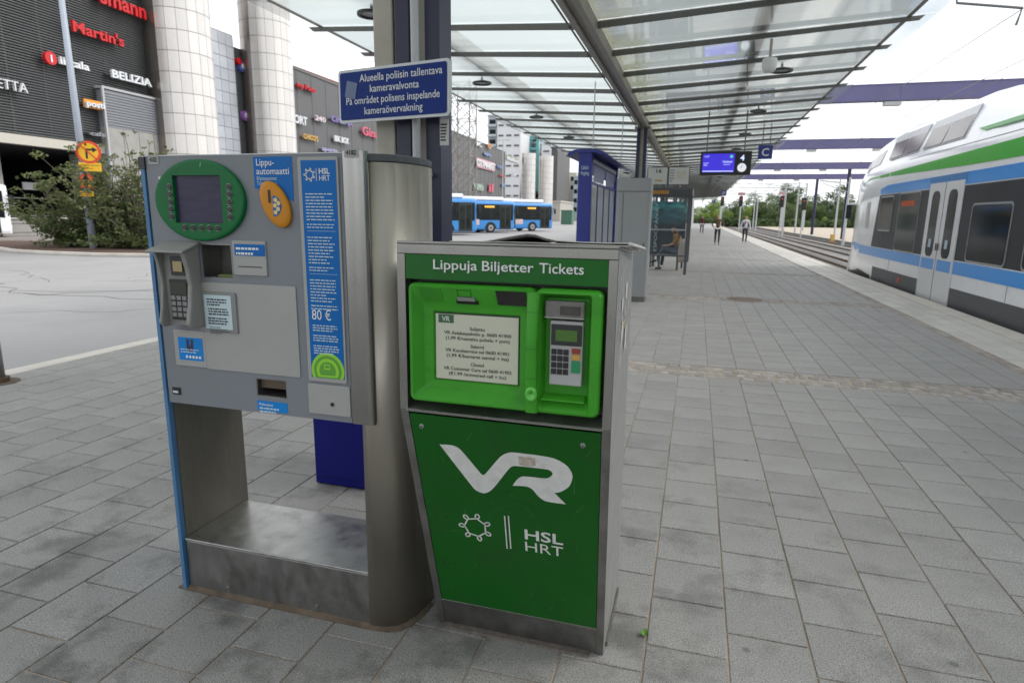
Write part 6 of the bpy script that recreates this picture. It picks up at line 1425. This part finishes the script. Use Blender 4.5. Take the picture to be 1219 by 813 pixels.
# street lamp in front of far wing
a = atY(598, 250, 100); t = thing('street_lamp', 'thin pale double armed street lamp in front of the far wing', 'street lamp', (a.x, 100, -.07))
tp_ = atY(598, 167, 100).z
MB().rod((a.x, 100, -.06), (a.x, 100, tp_), .10, .06, n=8).build('pole', pipe_grey, t); MB().rod((a.x - .9, 100, tp_), (a.x + .9, 100, tp_), .04, n=6).build('arm', pipe_grey, t)
for s_ in (-1, 1): MB().box(a.x + s_ * .9 - .3, a.x + s_ * .9 + .3, 99.9, 100.1, tp_ - .08, tp_ + .06).build('lamp_head', pipe_grey, t)

# ================================================================ BUSES
amber = mat('lit_amber_dots', (.7, .35, .04), .5, emit=(1.0, .45, .06), estr=1.1)
def make_bus(label, paint, roofm, lower=None, dest=True, L_=12.0):
    """local frame: front at x=0 heading +x, door side towards -y"""
    t = thing('city_bus', label, 'bus', (0, 0, 0), group=None); W_ = 2.55
    pr = [(.06, .30), (.0, .45), (0, 1.0), (0, 2.55), (.04, 2.78), (.14, 2.92), (.35, 2.98), (W_ - .35, 2.98), (W_ - .14, 2.92), (W_ - .04, 2.78), (W_, 2.55), (W_, 1.0), (W_, .45), (W_ - .06, .30)]
    rg = []
    for x, ins, hs in ((-L_, .12, .97), (-L_ + .15, 0, 1), (-.45, 0, 1), (-.12, .06, 1.0), (0, .16, .985)): rg.append([(x, (y - W_ / 2) * (1 - ins / 1.3) , .3 + (z - .3) * hs) for y, z in pr])
    MB().loft(rg).build('body', paint, t, world=False, bevel=.02)
    yS = -W_ / 2 - .004
    MB().box(-L_ + .3, -.25, yS - .004, yS, 1.18, 2.62).build('window_band', glass_dk, t, world=False)
    MB().box(-L_ + .3, -.25, W_ / 2 + .004, W_ / 2 + .008, 1.18, 2.62).build('window_band', glass_dk, t, world=False)
    MB().box(.003, .012, -1.0, 1.0, 1.05, 2.62).build('windscreen', glass_dk, t, world=False)
    for x in (-1.75, -6.2, -9.6) if L_ > 10 else (-1.75,):
        d_ = MB().box(x, x + 1.25, yS - .02, yS - .005, .34, 2.58).build('door', mat('dark_door_frame', (.02, .022, .025), .4), t, world=False)
        for q in (0, 1): MB().box(x + .08 + q * .6, x + .57 + q * .6, yS - .026, yS - .021, .5, 2.4).build('door_glass', mat('door_glass', (.02, .024, .022), .1, var=.8, scale=2, spec=.15), d_, world=False)
    for x in (-2.75, -9.0):
        MB().loft([[(x + .62 * math.cos(math.pi * k / 10), y, .40 + .62 * math.sin(math.pi * k / 10)) for k in range(11)] for y in (yS - .008, yS)]).build('wheel_arch', black, t, world=False)
        for sy in (-1, 1):
            w_ = MB().rod((x, sy * (W_ / 2 - .28), .48), (x, sy * (W_ / 2 + .015), .48), .48, n=24).build('tyre', rubber, t, world=False); 
            MB().rod((x, sy * (W_ / 2 + .016), .48), (x, sy * (W_ / 2 + .03), .48), .27, n=18).build('rim', alu, w_, world=False); MB().rod((x, sy * (W_ / 2 + .031), .48), (x, sy * (W_ / 2 + .06), .48), .12, n=12).build('hub', rust, w_, world=False)
    MB().box(-L_ + 1, -1.2, -1.1, 1.1, 2.975, 3.30).build('roof_pod', roofm, t, world=False, bevel=.08)
    if dest:
        b = MB()
        for k in range(9): b.box(-3.4 + k * .12, -3.32 + k * .12, yS - .012, yS - .006, 2.32, 2.48)
        stuff(b.build('destination_dots', amber, t, world=False))
        b = MB()
        for k in range(12): b.box(.013, .02, -.75 + k * .12, -.67 + k * .12, 2.42, 2.56)
        stuff(b.build('front_dots', amber, t, world=False))
    MB().box(.05, .25, yS - .15, yS - .02, 1.85, 2.35).build('wing_mirror', black, t, world=False, bevel=.02); MB().box(-.1, .16, yS - .08, yS - .03, 2.34, 2.40).build('mirror_arm', black, t, world=False)
    for y in (-.95, .95): MB().box(.0, .02, y - .15, y + .15, .62, .80).build('headlight', white_pt, t, world=False)
    if lower: MB().box(-6.9, -5.2 + 1.2, yS - .010, yS - .005, .75, 1.25).build('advert', lower, t, world=False)
    return t
adv = mat('pale_pink_advert', (.55, .42, .42), .5, var=.3, scale=4)
hd_ = math.atan2(.77, .64)
b1 = make_bus('middle one of the three light blue buses, pale advert on its flank', bus_blue, white_gloss, adv)
g_ = 'light blue city buses in the bus bays'; b1['group'] = g_
def putbus(o, px, Y, rz, label=None, x=None):
    p = atY(px, 260, Y); o.location = (p.x, Y, -.07); o.rotation_euler = (0, 0, rz)
    if label: o['label'] = label
putbus(b1, 604.5, 59.0, hd_)
b2 = copy_tree(b1); putbus(b2, 650, 68.0, hd_, 'farthest of the three light blue buses, nose furthest right')
b3 = copy_tree(b1); putbus(b3, 559, 50.0, hd_, 'nearest of the three light blue buses, just right of the navy column')
wb = make_bus('white bus nose entering at the left edge in front of the dark underpass', white_gloss, white_gloss, None, False)
p = atY(17, 283, 26.0); wb.location = (p.x - 1.15, 26.6, -.07); wb.rotation_euler = (0, 0, math.radians(62))

# ================================================================ STREET SIGN POST, RAILINGS, SHRUBS
lpz = Vector((-23.2, 19.5, 0.05)); p = lpz
lp_ = thing('lamp_post', 'tall pale grey lamp post carrying yellow roadwork signs in front of the shrubs', 'lamp post', p)
MB().rod(p, p + Vector((-.15, 0, 12)), .145, .09, n=12).build('pole', mat('blue_grey_pole', (.34, .38, .44), .5, var=.05), lp_, smooth=True)
yl_ = mat('road_sign_yellow', (.75, .42, .01), .45); rd_ = mat('road_sign_red', (.62, .05, .01), .45)
def rsign(name, label, px, py, rpx, kind):
    c = atY(px, py, 19.15); r = rpx * 19.15 / (F * .86); n = Vector((-c.x, -c.y, 0)).normalized(); n = Vector((.58, -.81, 0)); ux = ZH.cross(n).normalized() * 1.0
    ux = Vector((.81, .58, 0)); t = thing(name, label, 'road sign', (c.x, c.y, c.z)); 
    def disc(r_, d0, d1, nm, m): pts = [c + ux * r_ * math.cos(2 * math.pi * i / 28) + ZH * r_ * math.sin(2 * math.pi * i / 28) + n * d0 for i in range(28)]; return MB().extr(pts, n * (d1 - d0)).build(nm, m, t)
    def rect(x0, x1, z0, z1, d0, d1, nm, m): return MB().extr([c + ux * a + ZH * e + n * d0 for a, e in ((x0, z0), (x1, z0), (x1, z1), (x0, z1))], n * (d1 - d0)).build(nm, m, t)
    if kind == 'noturn':
        disc(r, 0, .03, 'disc', rd_); disc(r * .78, .031, .036, 'face', yl_)
        rect(-.10, -.03, -.24, .06, .037, .042, 'arrow_shaft', black); rect(-.10, .16, .06, .13, .037, .042, 'arrow_arm', black)
        MB().extr([c + ux * a + ZH * e + n * .037 for a, e in ((.14, -.01), (.30, .095), (.14, .20))], n * .005).build('arrow_head', black, t)
        MB().extr([c + ux * a + ZH * e + n * .043 for a, e in ((-r * .62, r * .54), (-r * .54, r * .62), (r * .62, -r * .54), (r * .54, -r * .62))], n * .004).build('slash', rd_, t)
    if kind == 'plate':
        rect(-r, r, -r * .42, r * .42, 0, .03, 'plate', yl_)
        o = c - ux * r * .85 + ZH * r * .3 + n * .033; microtext(t, 'print', mat('olive_print', (.35, .2, .02), .6), o, ux, ZH, r * 1.7, r * .6, 2, fill=.35)
    if kind == 'arch':
        pts = [c + ux * r * .8 * a + ZH * r * e for a, e in [(-1, -1), (1, -1), (1, .3)] + [(math.cos(q), .3 + .8 * math.sin(q)) for q in [math.pi * i / 12 for i in range(1, 12)]] + [(-1, .3)]]
        MB().extr(pts, n * .03).build('disc', rd_, t); MB().extr([c + (q - c) * .72 + n * .033 for q in pts], n * .004).build('face', mat('road_sign_orange', (.8, .30, .01), .5), t)
        rect(-.05, .05, -.25, .2, .04, .044, 'arrow_shaft', black); MB().extr([c + ux * a + ZH * e + n * .040 for a, e in ((-.15, .05), (0, .28), (.15, .05))], n * .004).build('arrow_head', black, t)
    return t
rsign('road_sign', 'round yellow no right turn sign with red rim on the lamp post', 105.5, 181.5, 14, 'noturn')
rsign('road_sign', 'wide yellow supplementary plate under the round sign', 107.5, 199, 12.5, 'plate')
rsign('road_sign', 'small orange arched arrow sign half hidden by the shrub', 103, 216, 9, 'arch')
rsign('road_sign', 'small yellow plate at the bottom of the sign stack', 103.5, 231, 7.5, 'plate')
rl = thing('street_railing', 'low dark street railing behind the shrubs at the left', 'railing', (-38, 30, -.07))
for (y0, y1) in ((22, 44),):
    for z in (.25, .75, 1.2): MB().rod((-37.5, y0, z), (-37.5, y1, z), .03, n=6).build('rail', rib_dark, rl)
    for i in range(12): y = y0 + 2 * i; MB().rod((-37.5, y, -.06), (-37.5, y, 1.25), .035, n=6).build('post', rib_dark, rl)
wl_ = thing('low_wall', 'low pale concrete wall at the mouth of the underpass', 'wall', (-39, 32, -.07)); MB().box(-39.3, -38.9, 20, 47, -.06, 1.0).build('wall', conc, wl_); MB().box(-39.4, -38.8, 20, 47, 1.0, 1.08).build('coping', conc_lt, wl_)
MB().box(-39.1, -39.05, 20, 47, 2.2, 2.26).build('hand_rail', rib_dark, wl_)
b = MB().box(-38.9, -34.5, 14, 60, -.069, .03); struct(b.build('far_pavement', mat('pinkish_pavement', (.26, .225, .21), .9, var=.1)))
ov = thing('hedge_wall_sign', 'white and blue parking board under the underpass ceiling', 'sign', (-45, 33, 2.5)); MB().box(-45, -44.9, 33, 34.4, 2.9, 3.4).build('board', wht, ov)

leafm = {}
def leafmat(n, c):
    m = bpy.data.materials.new(n); m.use_nodes = True; nt = m.node_tree; N = nt.nodes; L = nt.links; N.clear()
    o = N.new('ShaderNodeOutputMaterial'); d = N.new('ShaderNodeBsdfPrincipled'); d.inputs['Roughness'].default_value = .6; tl = N.new('ShaderNodeBsdfTranslucent'); mx = N.new('ShaderNodeMixShader'); mx.inputs[0].default_value = .35
    at = N.new('ShaderNodeAttribute'); at.attribute_name = 'tone'; r = N.new('ShaderNodeValToRGB'); e = r.color_ramp.elements
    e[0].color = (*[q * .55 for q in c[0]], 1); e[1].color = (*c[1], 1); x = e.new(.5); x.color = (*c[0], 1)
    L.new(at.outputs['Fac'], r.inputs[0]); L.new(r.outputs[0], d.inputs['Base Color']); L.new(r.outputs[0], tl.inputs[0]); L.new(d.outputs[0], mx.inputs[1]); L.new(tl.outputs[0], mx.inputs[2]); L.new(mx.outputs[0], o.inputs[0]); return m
shrub_l = leafmat('shrub_leaves', ((.085, .12, .038), (.22, .235, .10))); tree_l = leafmat('tree_leaves', ((.085, .135, .045), (.17, .23, .07))); spruce_l = leafmat('spruce_needles', ((.03, .065, .03), (.06, .10, .045))); lime_l = leafmat('lime_leaves', ((.19, .29, .05), (.32, .40, .09)))
bark = mat('bark', (.09, .07, .055), .9, var=.3, scale=6)
nrg = np.random.default_rng(3)
def leafcloud(name, m, parent, clumps, per, size, flat=.6, elong=1.7):
    """many small leaf faces around clump centres (x,y,z,radius,tone)"""
    V_ = []; T_ = []
    for (x, y, z, r, tn_) in clumps:
        n = max(6, int(per * r * r)); d = nrg.normal(size=(n, 3)); d /= np.linalg.norm(d, axis=1)[:, None]; rr_ = r * nrg.random(n) ** .45
        c = np.array((x, y, z)) + d * rr_[:, None] * np.array((1, 1, flat))
        u = nrg.normal(size=(n, 3)); u[:, 2] *= .5; u /= np.linalg.norm(u, axis=1)[:, None]; w = np.cross(u, nrg.normal(size=(n, 3))); w /= np.linalg.norm(w, axis=1)[:, None]
        s_ = size * (.6 + .8 * nrg.random(n))[:, None]
        V_.append(np.stack([c - u * s_ * elong * .5, c + w * s_ * .42, c + u * s_ * elong * .5, c - w * s_ * .42], 1).reshape(-1, 3)); T_.append(np.clip(tn_ + nrg.normal(0, .14, n), 0, 1))
    V_ = np.concatenate(V_); T_ = np.concatenate(T_); k = len(V_) // 4
    me = bpy.data.meshes.new(name); me.vertices.add(len(V_)); me.vertices.foreach_set('co', V_.ravel().astype('f')); me.loops.add(4 * k); me.loops.foreach_set('vertex_index', np.arange(4 * k, dtype='i'))
    me.polygons.add(k); me.polygons.foreach_set('loop_start', np.arange(0, 4 * k, 4, dtype='i')); me.polygons.foreach_set('loop_total', np.full(k, 4, 'i')); me.update()
    a = me.attributes.new('tone', 'FLOAT', 'FACE'); a.data.foreach_set('value', T_.astype('f')); me.materials.append(m)
    o = bpy.data.objects.new(name, me); COL.objects.link(o); o.parent = parent; return o
def shrub(x, y, w, h, label, m=shrub_l, sprays=26, per=420, size=.082, seed=0):
    random.seed(seed); t = thing('shrub', label, 'shrub', (x, y, .05), group='shrubs on the traffic island'); b = MB(); cl = []
    for i in range(sprays):
        a = U(0, 6.28); el = U(.12, 1.45); ln = (w / 2 * math.cos(el) + h * math.sin(el) * .95) * U(.75, 1.1); p = Vector((U(-.2, .2), U(-.2, .2), 0)); pts = [p]
        d = Vector((math.cos(a) * math.cos(el), math.sin(a) * math.cos(el), math.sin(el)))
        for k in range(1, 7):
            q = pts[-1] + d * ln / 6; d = (d + Vector((U(-.15, .15), U(-.15, .15), U(-.12, .06)))).normalized(); q.z = max(.1, q.z); pts.append(q)
            r = (.60 - .045 * k) * (w / 5) * U(.7, 1.25)
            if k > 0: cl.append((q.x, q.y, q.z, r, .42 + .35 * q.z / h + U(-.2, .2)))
            if k > 2 and rnd() < .7: cl.append((q.x + U(-.4, .4), q.y + U(-.4, .4), q.z + U(-.1, .25), r * .6, .45 + U(-.2, .3)))
        b.tube(pts, [.035 * (1 - k / 8) for k in range(7)], 5)
    b.build('branches', bark, t, world=False); leafcloud('foliage', m, t, cl, per, size, .55); return t
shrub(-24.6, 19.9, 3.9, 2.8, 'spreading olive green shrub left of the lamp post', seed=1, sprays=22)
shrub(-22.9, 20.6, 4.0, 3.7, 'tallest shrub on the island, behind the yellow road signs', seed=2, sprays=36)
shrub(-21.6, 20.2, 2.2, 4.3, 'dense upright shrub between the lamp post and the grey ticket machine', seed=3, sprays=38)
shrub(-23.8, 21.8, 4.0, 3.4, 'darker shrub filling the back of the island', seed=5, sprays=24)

# ================================================================ RIGHT SIDE: gantry beams, masts, signals, trees
for i, (Y, lab) in enumerate(((34.1, 'nearest'), (55.7, 'second'), (78.0, 'third'), (97.5, 'farthest'))):
    t = thing('track_gantry', '%s purple blue steel beam spanning the tracks above the train' % lab, 'gantry', (15.7, Y, -.58), group='purple blue beams over the tracks')
    MB().box(-1.9, 24, Y - .22, Y + .22, 7.02, 7.68).build('web', purple, t); MB().box(-1.9, 24, Y - .25, Y + .25, 6.98, 7.02).build('flange', purple, t); MB().box(-1.9, 24, Y - .25, Y + .25, 7.68, 7.72).build('flange', purple, t)
    for x in (3.2, 8.6, 14.0, 19.4): MB().box(x - .04, x + .04, Y - .24, Y - .221, 7.03, 7.67).build('splice_plate', purple, t)
    for x in (-1.6, 15.7): MB().rod((x, Y, 4.1 if x < 0 else -.58), (x, Y, 6.96), .19, n=12).build('post', navy_col if x > 0 else purple, t)
    for x in (8.3, 13.0): MB().box(x - .35, x + .35, Y - .2, Y + .2, 6.78, 6.95).build('light_box', pipe_grey, t)
masts = ((12.6, 62, 5.2), (10.4, 86, 6.0), (14.5, 105, 7.0), (9.9, 118, 5.0), (16.8, 88, 6.5), (8.5, 140, 6), (12.0, 150, 7), (4.2, 128, 6), (-1.0, 150, 6.5))
for i, (x, y, h_) in enumerate(masts):
    t = thing('catenary_mast', ['slim pale railway mast beside the far track', 'second slim pale mast beyond the first', 'tall pale mast at the right of the tracks', 'short pale mast in front of the trees', 'pale mast close to the purple post', 'distant mast by the left track', 'distant mast before the wood', 'distant mast near the platform end', 'distant mast left of the platform end'][i], 'mast', (x, y, -.7), group='railway masts')
    MB().rod((x, y, -.8), (x, y, h_), .13, .09, n=8).build('shaft', pipe_grey, t); MB().rod((x, y, h_ - .5), (x - 2.4, y, h_ - .25), .045, n=5).build('arm', pipe_grey, t); MB().rod((x, y, h_ - 1.3), (x - 2.2, y, h_ - .45), .03, n=5).build('stay', pipe_grey, t)
for i, Y in enumerate((128, 160)):
    t = thing('signal_gantry', ['nearer lattice signal bridge over the tracks', 'farther lattice signal bridge over the tracks'][i], 'gantry', (5, Y, -.8))
    for z in (7.2, 8.0): MB().rod((-1, Y, z), (19, Y, z), .08, n=5).build('chord', pipe_grey, t)
    for k in range(20): MB().rod((-1 + k, Y, 7.2 if k % 2 else 8.0), (k, Y, 8.0 if k % 2 else 7.2), .05, n=4).build('brace', pipe_grey, t)
    for x in (-1, 19): MB().rod((x, Y, -.8), (x, Y, 8.0), .16, n=8).build('leg', pipe_grey, t)
for i, (px, py, Y) in enumerate(((860, 240, 110), (882, 240, 100), (931, 240, 92), (957, 243, 86))):
    c = atY(px, py, Y); t = thing('railway_signal', ['leftmost', 'second', 'third', 'rightmost'][i] + ' black railway signal head before the trees', 'signal', (c.x, Y, c.z), group='railway signals')
    MB().box(c.x - .28, c.x + .28, Y - .1, Y + .1, c.z - .75, c.z + .75).build('head', black, t, bevel=.05); MB().rod((c.x, Y + .12, -.58 if c.x > 14.3 else -.8), (c.x, Y + .12, c.z + 1.2), .07, n=6).build('post', pipe_grey, t)
    MB().rod((c.x, Y - .11, c.z + .35), (c.x, Y - .16, c.z + .35), .09, n=10).build('lamp', mat('lit_red_lamp', (.5, .03, .03), .5, emit=(1, .05, .05), estr=.15), t)
    if i < 3: MB().box(c.x - .5, c.x + .5, Y - .05, Y + .05, c.z + .85, c.z + 1.3).build('board', mat('pink_board', (.5, .28, .28), .5), t)
for (x, y, lab) in ((13.6, 72, 'small orange marker box at the edge of the gravel yard'), (13.6, 112, 'pale yellow marker box farther along the gravel yard edge')):
    t = thing('marker_box', lab, 'marker', (x, y, -.8)); MB().box(x - .2, x + .2, y - .2, y + .2, -.8, .05).build('box', mat('marker_orange', (.50, .24, .05), .6), t, bevel=.05); MB().box(x - .15, x + .15, y - .25, y - .21, -.6, -.1).build('panel', yel, t)
# contact wires
wires = thing('contact_wire', 'thin overhead contact wires above the near track', 'wire', (6.3, 30, 5.2)); b = MB()
for x, z in ((6.3, 4.9), (6.3, 6.0), (8.9, 4.9), (8.9, 6.0)): MB().rod((x, 2, z), (x, 200, z), .010, n=4).build('wire', rib_dark, wires)
for y in range(24, 120, 12): MB().rod((6.3, y, 4.9), (6.3, y, 6.0), .006, n=3).build('dropper', rib_dark, wires)
p1, p2, p3 = atY(1139, 4, 12.5), atY(1217, 10, 12.5), atY(1139, -30, 12.5)
t = thing('wire_bracket', 'bent dark wire bracket high above the train at the top right', 'bracket', p1); MB().tube([p3, p1, p2, p2 + Vector((-.05, 0, -.25))], .022, 6).build('bent_rod', rib_dark, t)
p4 = atX(1100, 92, 6.3)
# roof of opposite side: white building
wb_ = thing('house', 'white multi storey building between the trees at the right', 'building', (70, 300, -.9))
for (a0, a1, pt) in ((975, 984, 241), (986, 1003, 240), (1003, 1022, 243)):
    a = atY(a0, pt, 300); c_ = atY(a1, pt, 300); MB().box(a.x, c_.x, 300, 315, -.9, a.z).build('wall', wht, wb_)
    for k in range(3): 
        for q in range(2): x = a.x + (c_.x - a.x) * (q + .3) / 2; MB().box(x, x + 1.6, 299.8, 299.95, a.z - 3.2 - k * 3, a.z - 1.6 - k * 3).build('window', glass_dk, wb_)
# trees
def tree(kind, h, seed):
    random.seed(seed); cl = []
    t = thing({'b': 'broadleaf_tree', 's': 'spruce_tree', 'y': 'young_tree'}[kind], 'x', 'tree', (0, 0, 0))
    if kind == 's':
        for k in range(13):
            z = h * (.10 + .88 * k / 12); r = h * .17 * (1 - k / 13) + .12
            for q in range(max(3, int(9 - k * .5))): a = U(0, 6.28); cl.append((r * .75 * math.cos(a), r * .75 * math.sin(a), z, r * .55, .35 + U(-.25, .25)))
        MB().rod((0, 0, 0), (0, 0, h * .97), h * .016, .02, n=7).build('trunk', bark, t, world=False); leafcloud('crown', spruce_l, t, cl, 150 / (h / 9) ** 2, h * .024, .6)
    else:
        m = tree_l if kind == 'b' else lime_l; b = MB(); b.tube([(0, 0, 0), (U(-.1, .1), U(-.1, .1), h * .3), (U(-.3, .3), U(-.3, .3), h * .7)], [h * .022, h * .017, h * .006], 7)
        for k in range(26):
            a = U(0, 6.28); z = h * U(.22, .93); rr_ = h * .30 * math.sqrt(max(.05, 1 - ((z / h - .52) / .50) ** 2)); d = rr_ * U(.35, 1); q = Vector((d * math.cos(a), d * math.sin(a), z))
            if k < 12: b.tube([(0, 0, z * .6), tuple(q * .5 + Vector((0, 0, z * .35))), tuple(q)], [h * .009, h * .005, .01], 5)
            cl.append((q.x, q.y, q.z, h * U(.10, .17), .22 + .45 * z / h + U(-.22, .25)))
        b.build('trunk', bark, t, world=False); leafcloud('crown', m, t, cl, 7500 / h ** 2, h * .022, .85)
    return t
protos = {'b': [tree('b', 10, 11), tree('b', 12, 12), tree('b', 9, 13)], 's': [tree('s', 11, 14), tree('s', 9, 15)], 'y': [tree('y', 5, 16), tree('y', 4, 17)]}
AX_ = Vector((AX.x, AY.x, AZ.x)); AZ_ = Vector((AX.z, AY.z, AZ.z))
random.seed(99); spots = []
def line(n, x0, y0, x1, y1, kinds, smin, smax, jit=5):
    for i in range(n): f_ = (i + .5) / n; spots.append((x0 + (x1 - x0) * f_ + U(-jit, jit) * .5, y0 + (y1 - y0) * f_ + U(-jit, jit), random.choice(kinds), U(smin, smax)))
line(16, -6, 262, 44, 252, 'bbbs', .85, 1.15); line(17, 16, 235, 72, 250, 'bbbss', .95, 1.25); line(16, 20, 208, 66, 222, 'bbbs', .65, .9); line(8, 42, 196, 64, 196, 'ssb', .55, .8, 3)
line(10, -8, 205, 14, 200, 'y', 1.0, 1.7, 4); line(8, -6, 186, 8, 186, 'y', .6, 1.0, 3); line(9, 20, 188, 45, 186, 'byy', .45, .7, 3); line(7, 68, 250, 110, 240, 'bbs', .9, 1.2); line(10, 64, 205, 110, 190, 'bbs', .7, .95)
line(6, -60, 300, -20, 290, 'b', .8, 1.0)
usedk = {'b': [0] * 3, 's': [0] * 2, 'y': [0] * 2}; nm = {'b': 'broadleaf', 's': 'dark spruce', 'y': 'bright green young'}
desc = {'b': 'mid green broadleaf tree in the wood beyond the tracks', 's': 'dark pointed spruce in the wood beyond the tracks', 'y': 'low bright green tree near the end of the platform'}
for (x, y, k, s_) in spots:
    j = random.randrange(len(protos[k])); o = protos[k][j]
    if usedk[k][j]: o = copy_tree(protos[k][j])
    usedk[k][j] += 1; o.location = (x, y, -.9); o.rotation_euler = (0, 0, U(0, 6.28)); o.scale = (s_ * U(.95, 1.15), s_ * U(.95, 1.15), s_)
    c_ = Vector((x, y, 3)) - CAM; ppx = 609.5 + F * AX_.dot(c_) / AZ_.dot(c_)
    zone = ('behind the shelter' if ppx < 835 else 'above the walking man' if ppx < 868 else 'beyond the leftmost signals' if ppx < 895 else 'between the two signal pairs' if ppx < 925 else 'behind the third signal' if ppx < 945 else 'behind the purple post' if ppx < 975 else 'by the white building' if ppx < 1005 else 'hidden behind the train')
    row = 'front edge of the wood' if y < 198 else 'middle of the wood' if y < 230 else 'back of the wood'
    size = 'low' if s_ < .8 else 'tall' if s_ > 1.05 else 'medium'
    o['label'] = '%s %s %s, %s' % (size, {'b': 'broadleaf tree', 's': 'dark spruce', 'y': 'bright green young tree'}[k], zone, row); o['group'] = 'trees beyond the tracks'
# hedge of low scrub under the trees: uncountable undergrowth
cl = []
for i in range(420): x = U(-12, 110); cl.append((x, 183 + U(-4, 6) + max(0, x - 60) * .1, -.9 + U(.3, 1.6), U(.9, 1.8), U(.1, .6)))
ug = leafcloud('undergrowth', tree_l, None, cl, 90, .42, .8); stuff(ug)
ug.data.materials[0] = tree_l
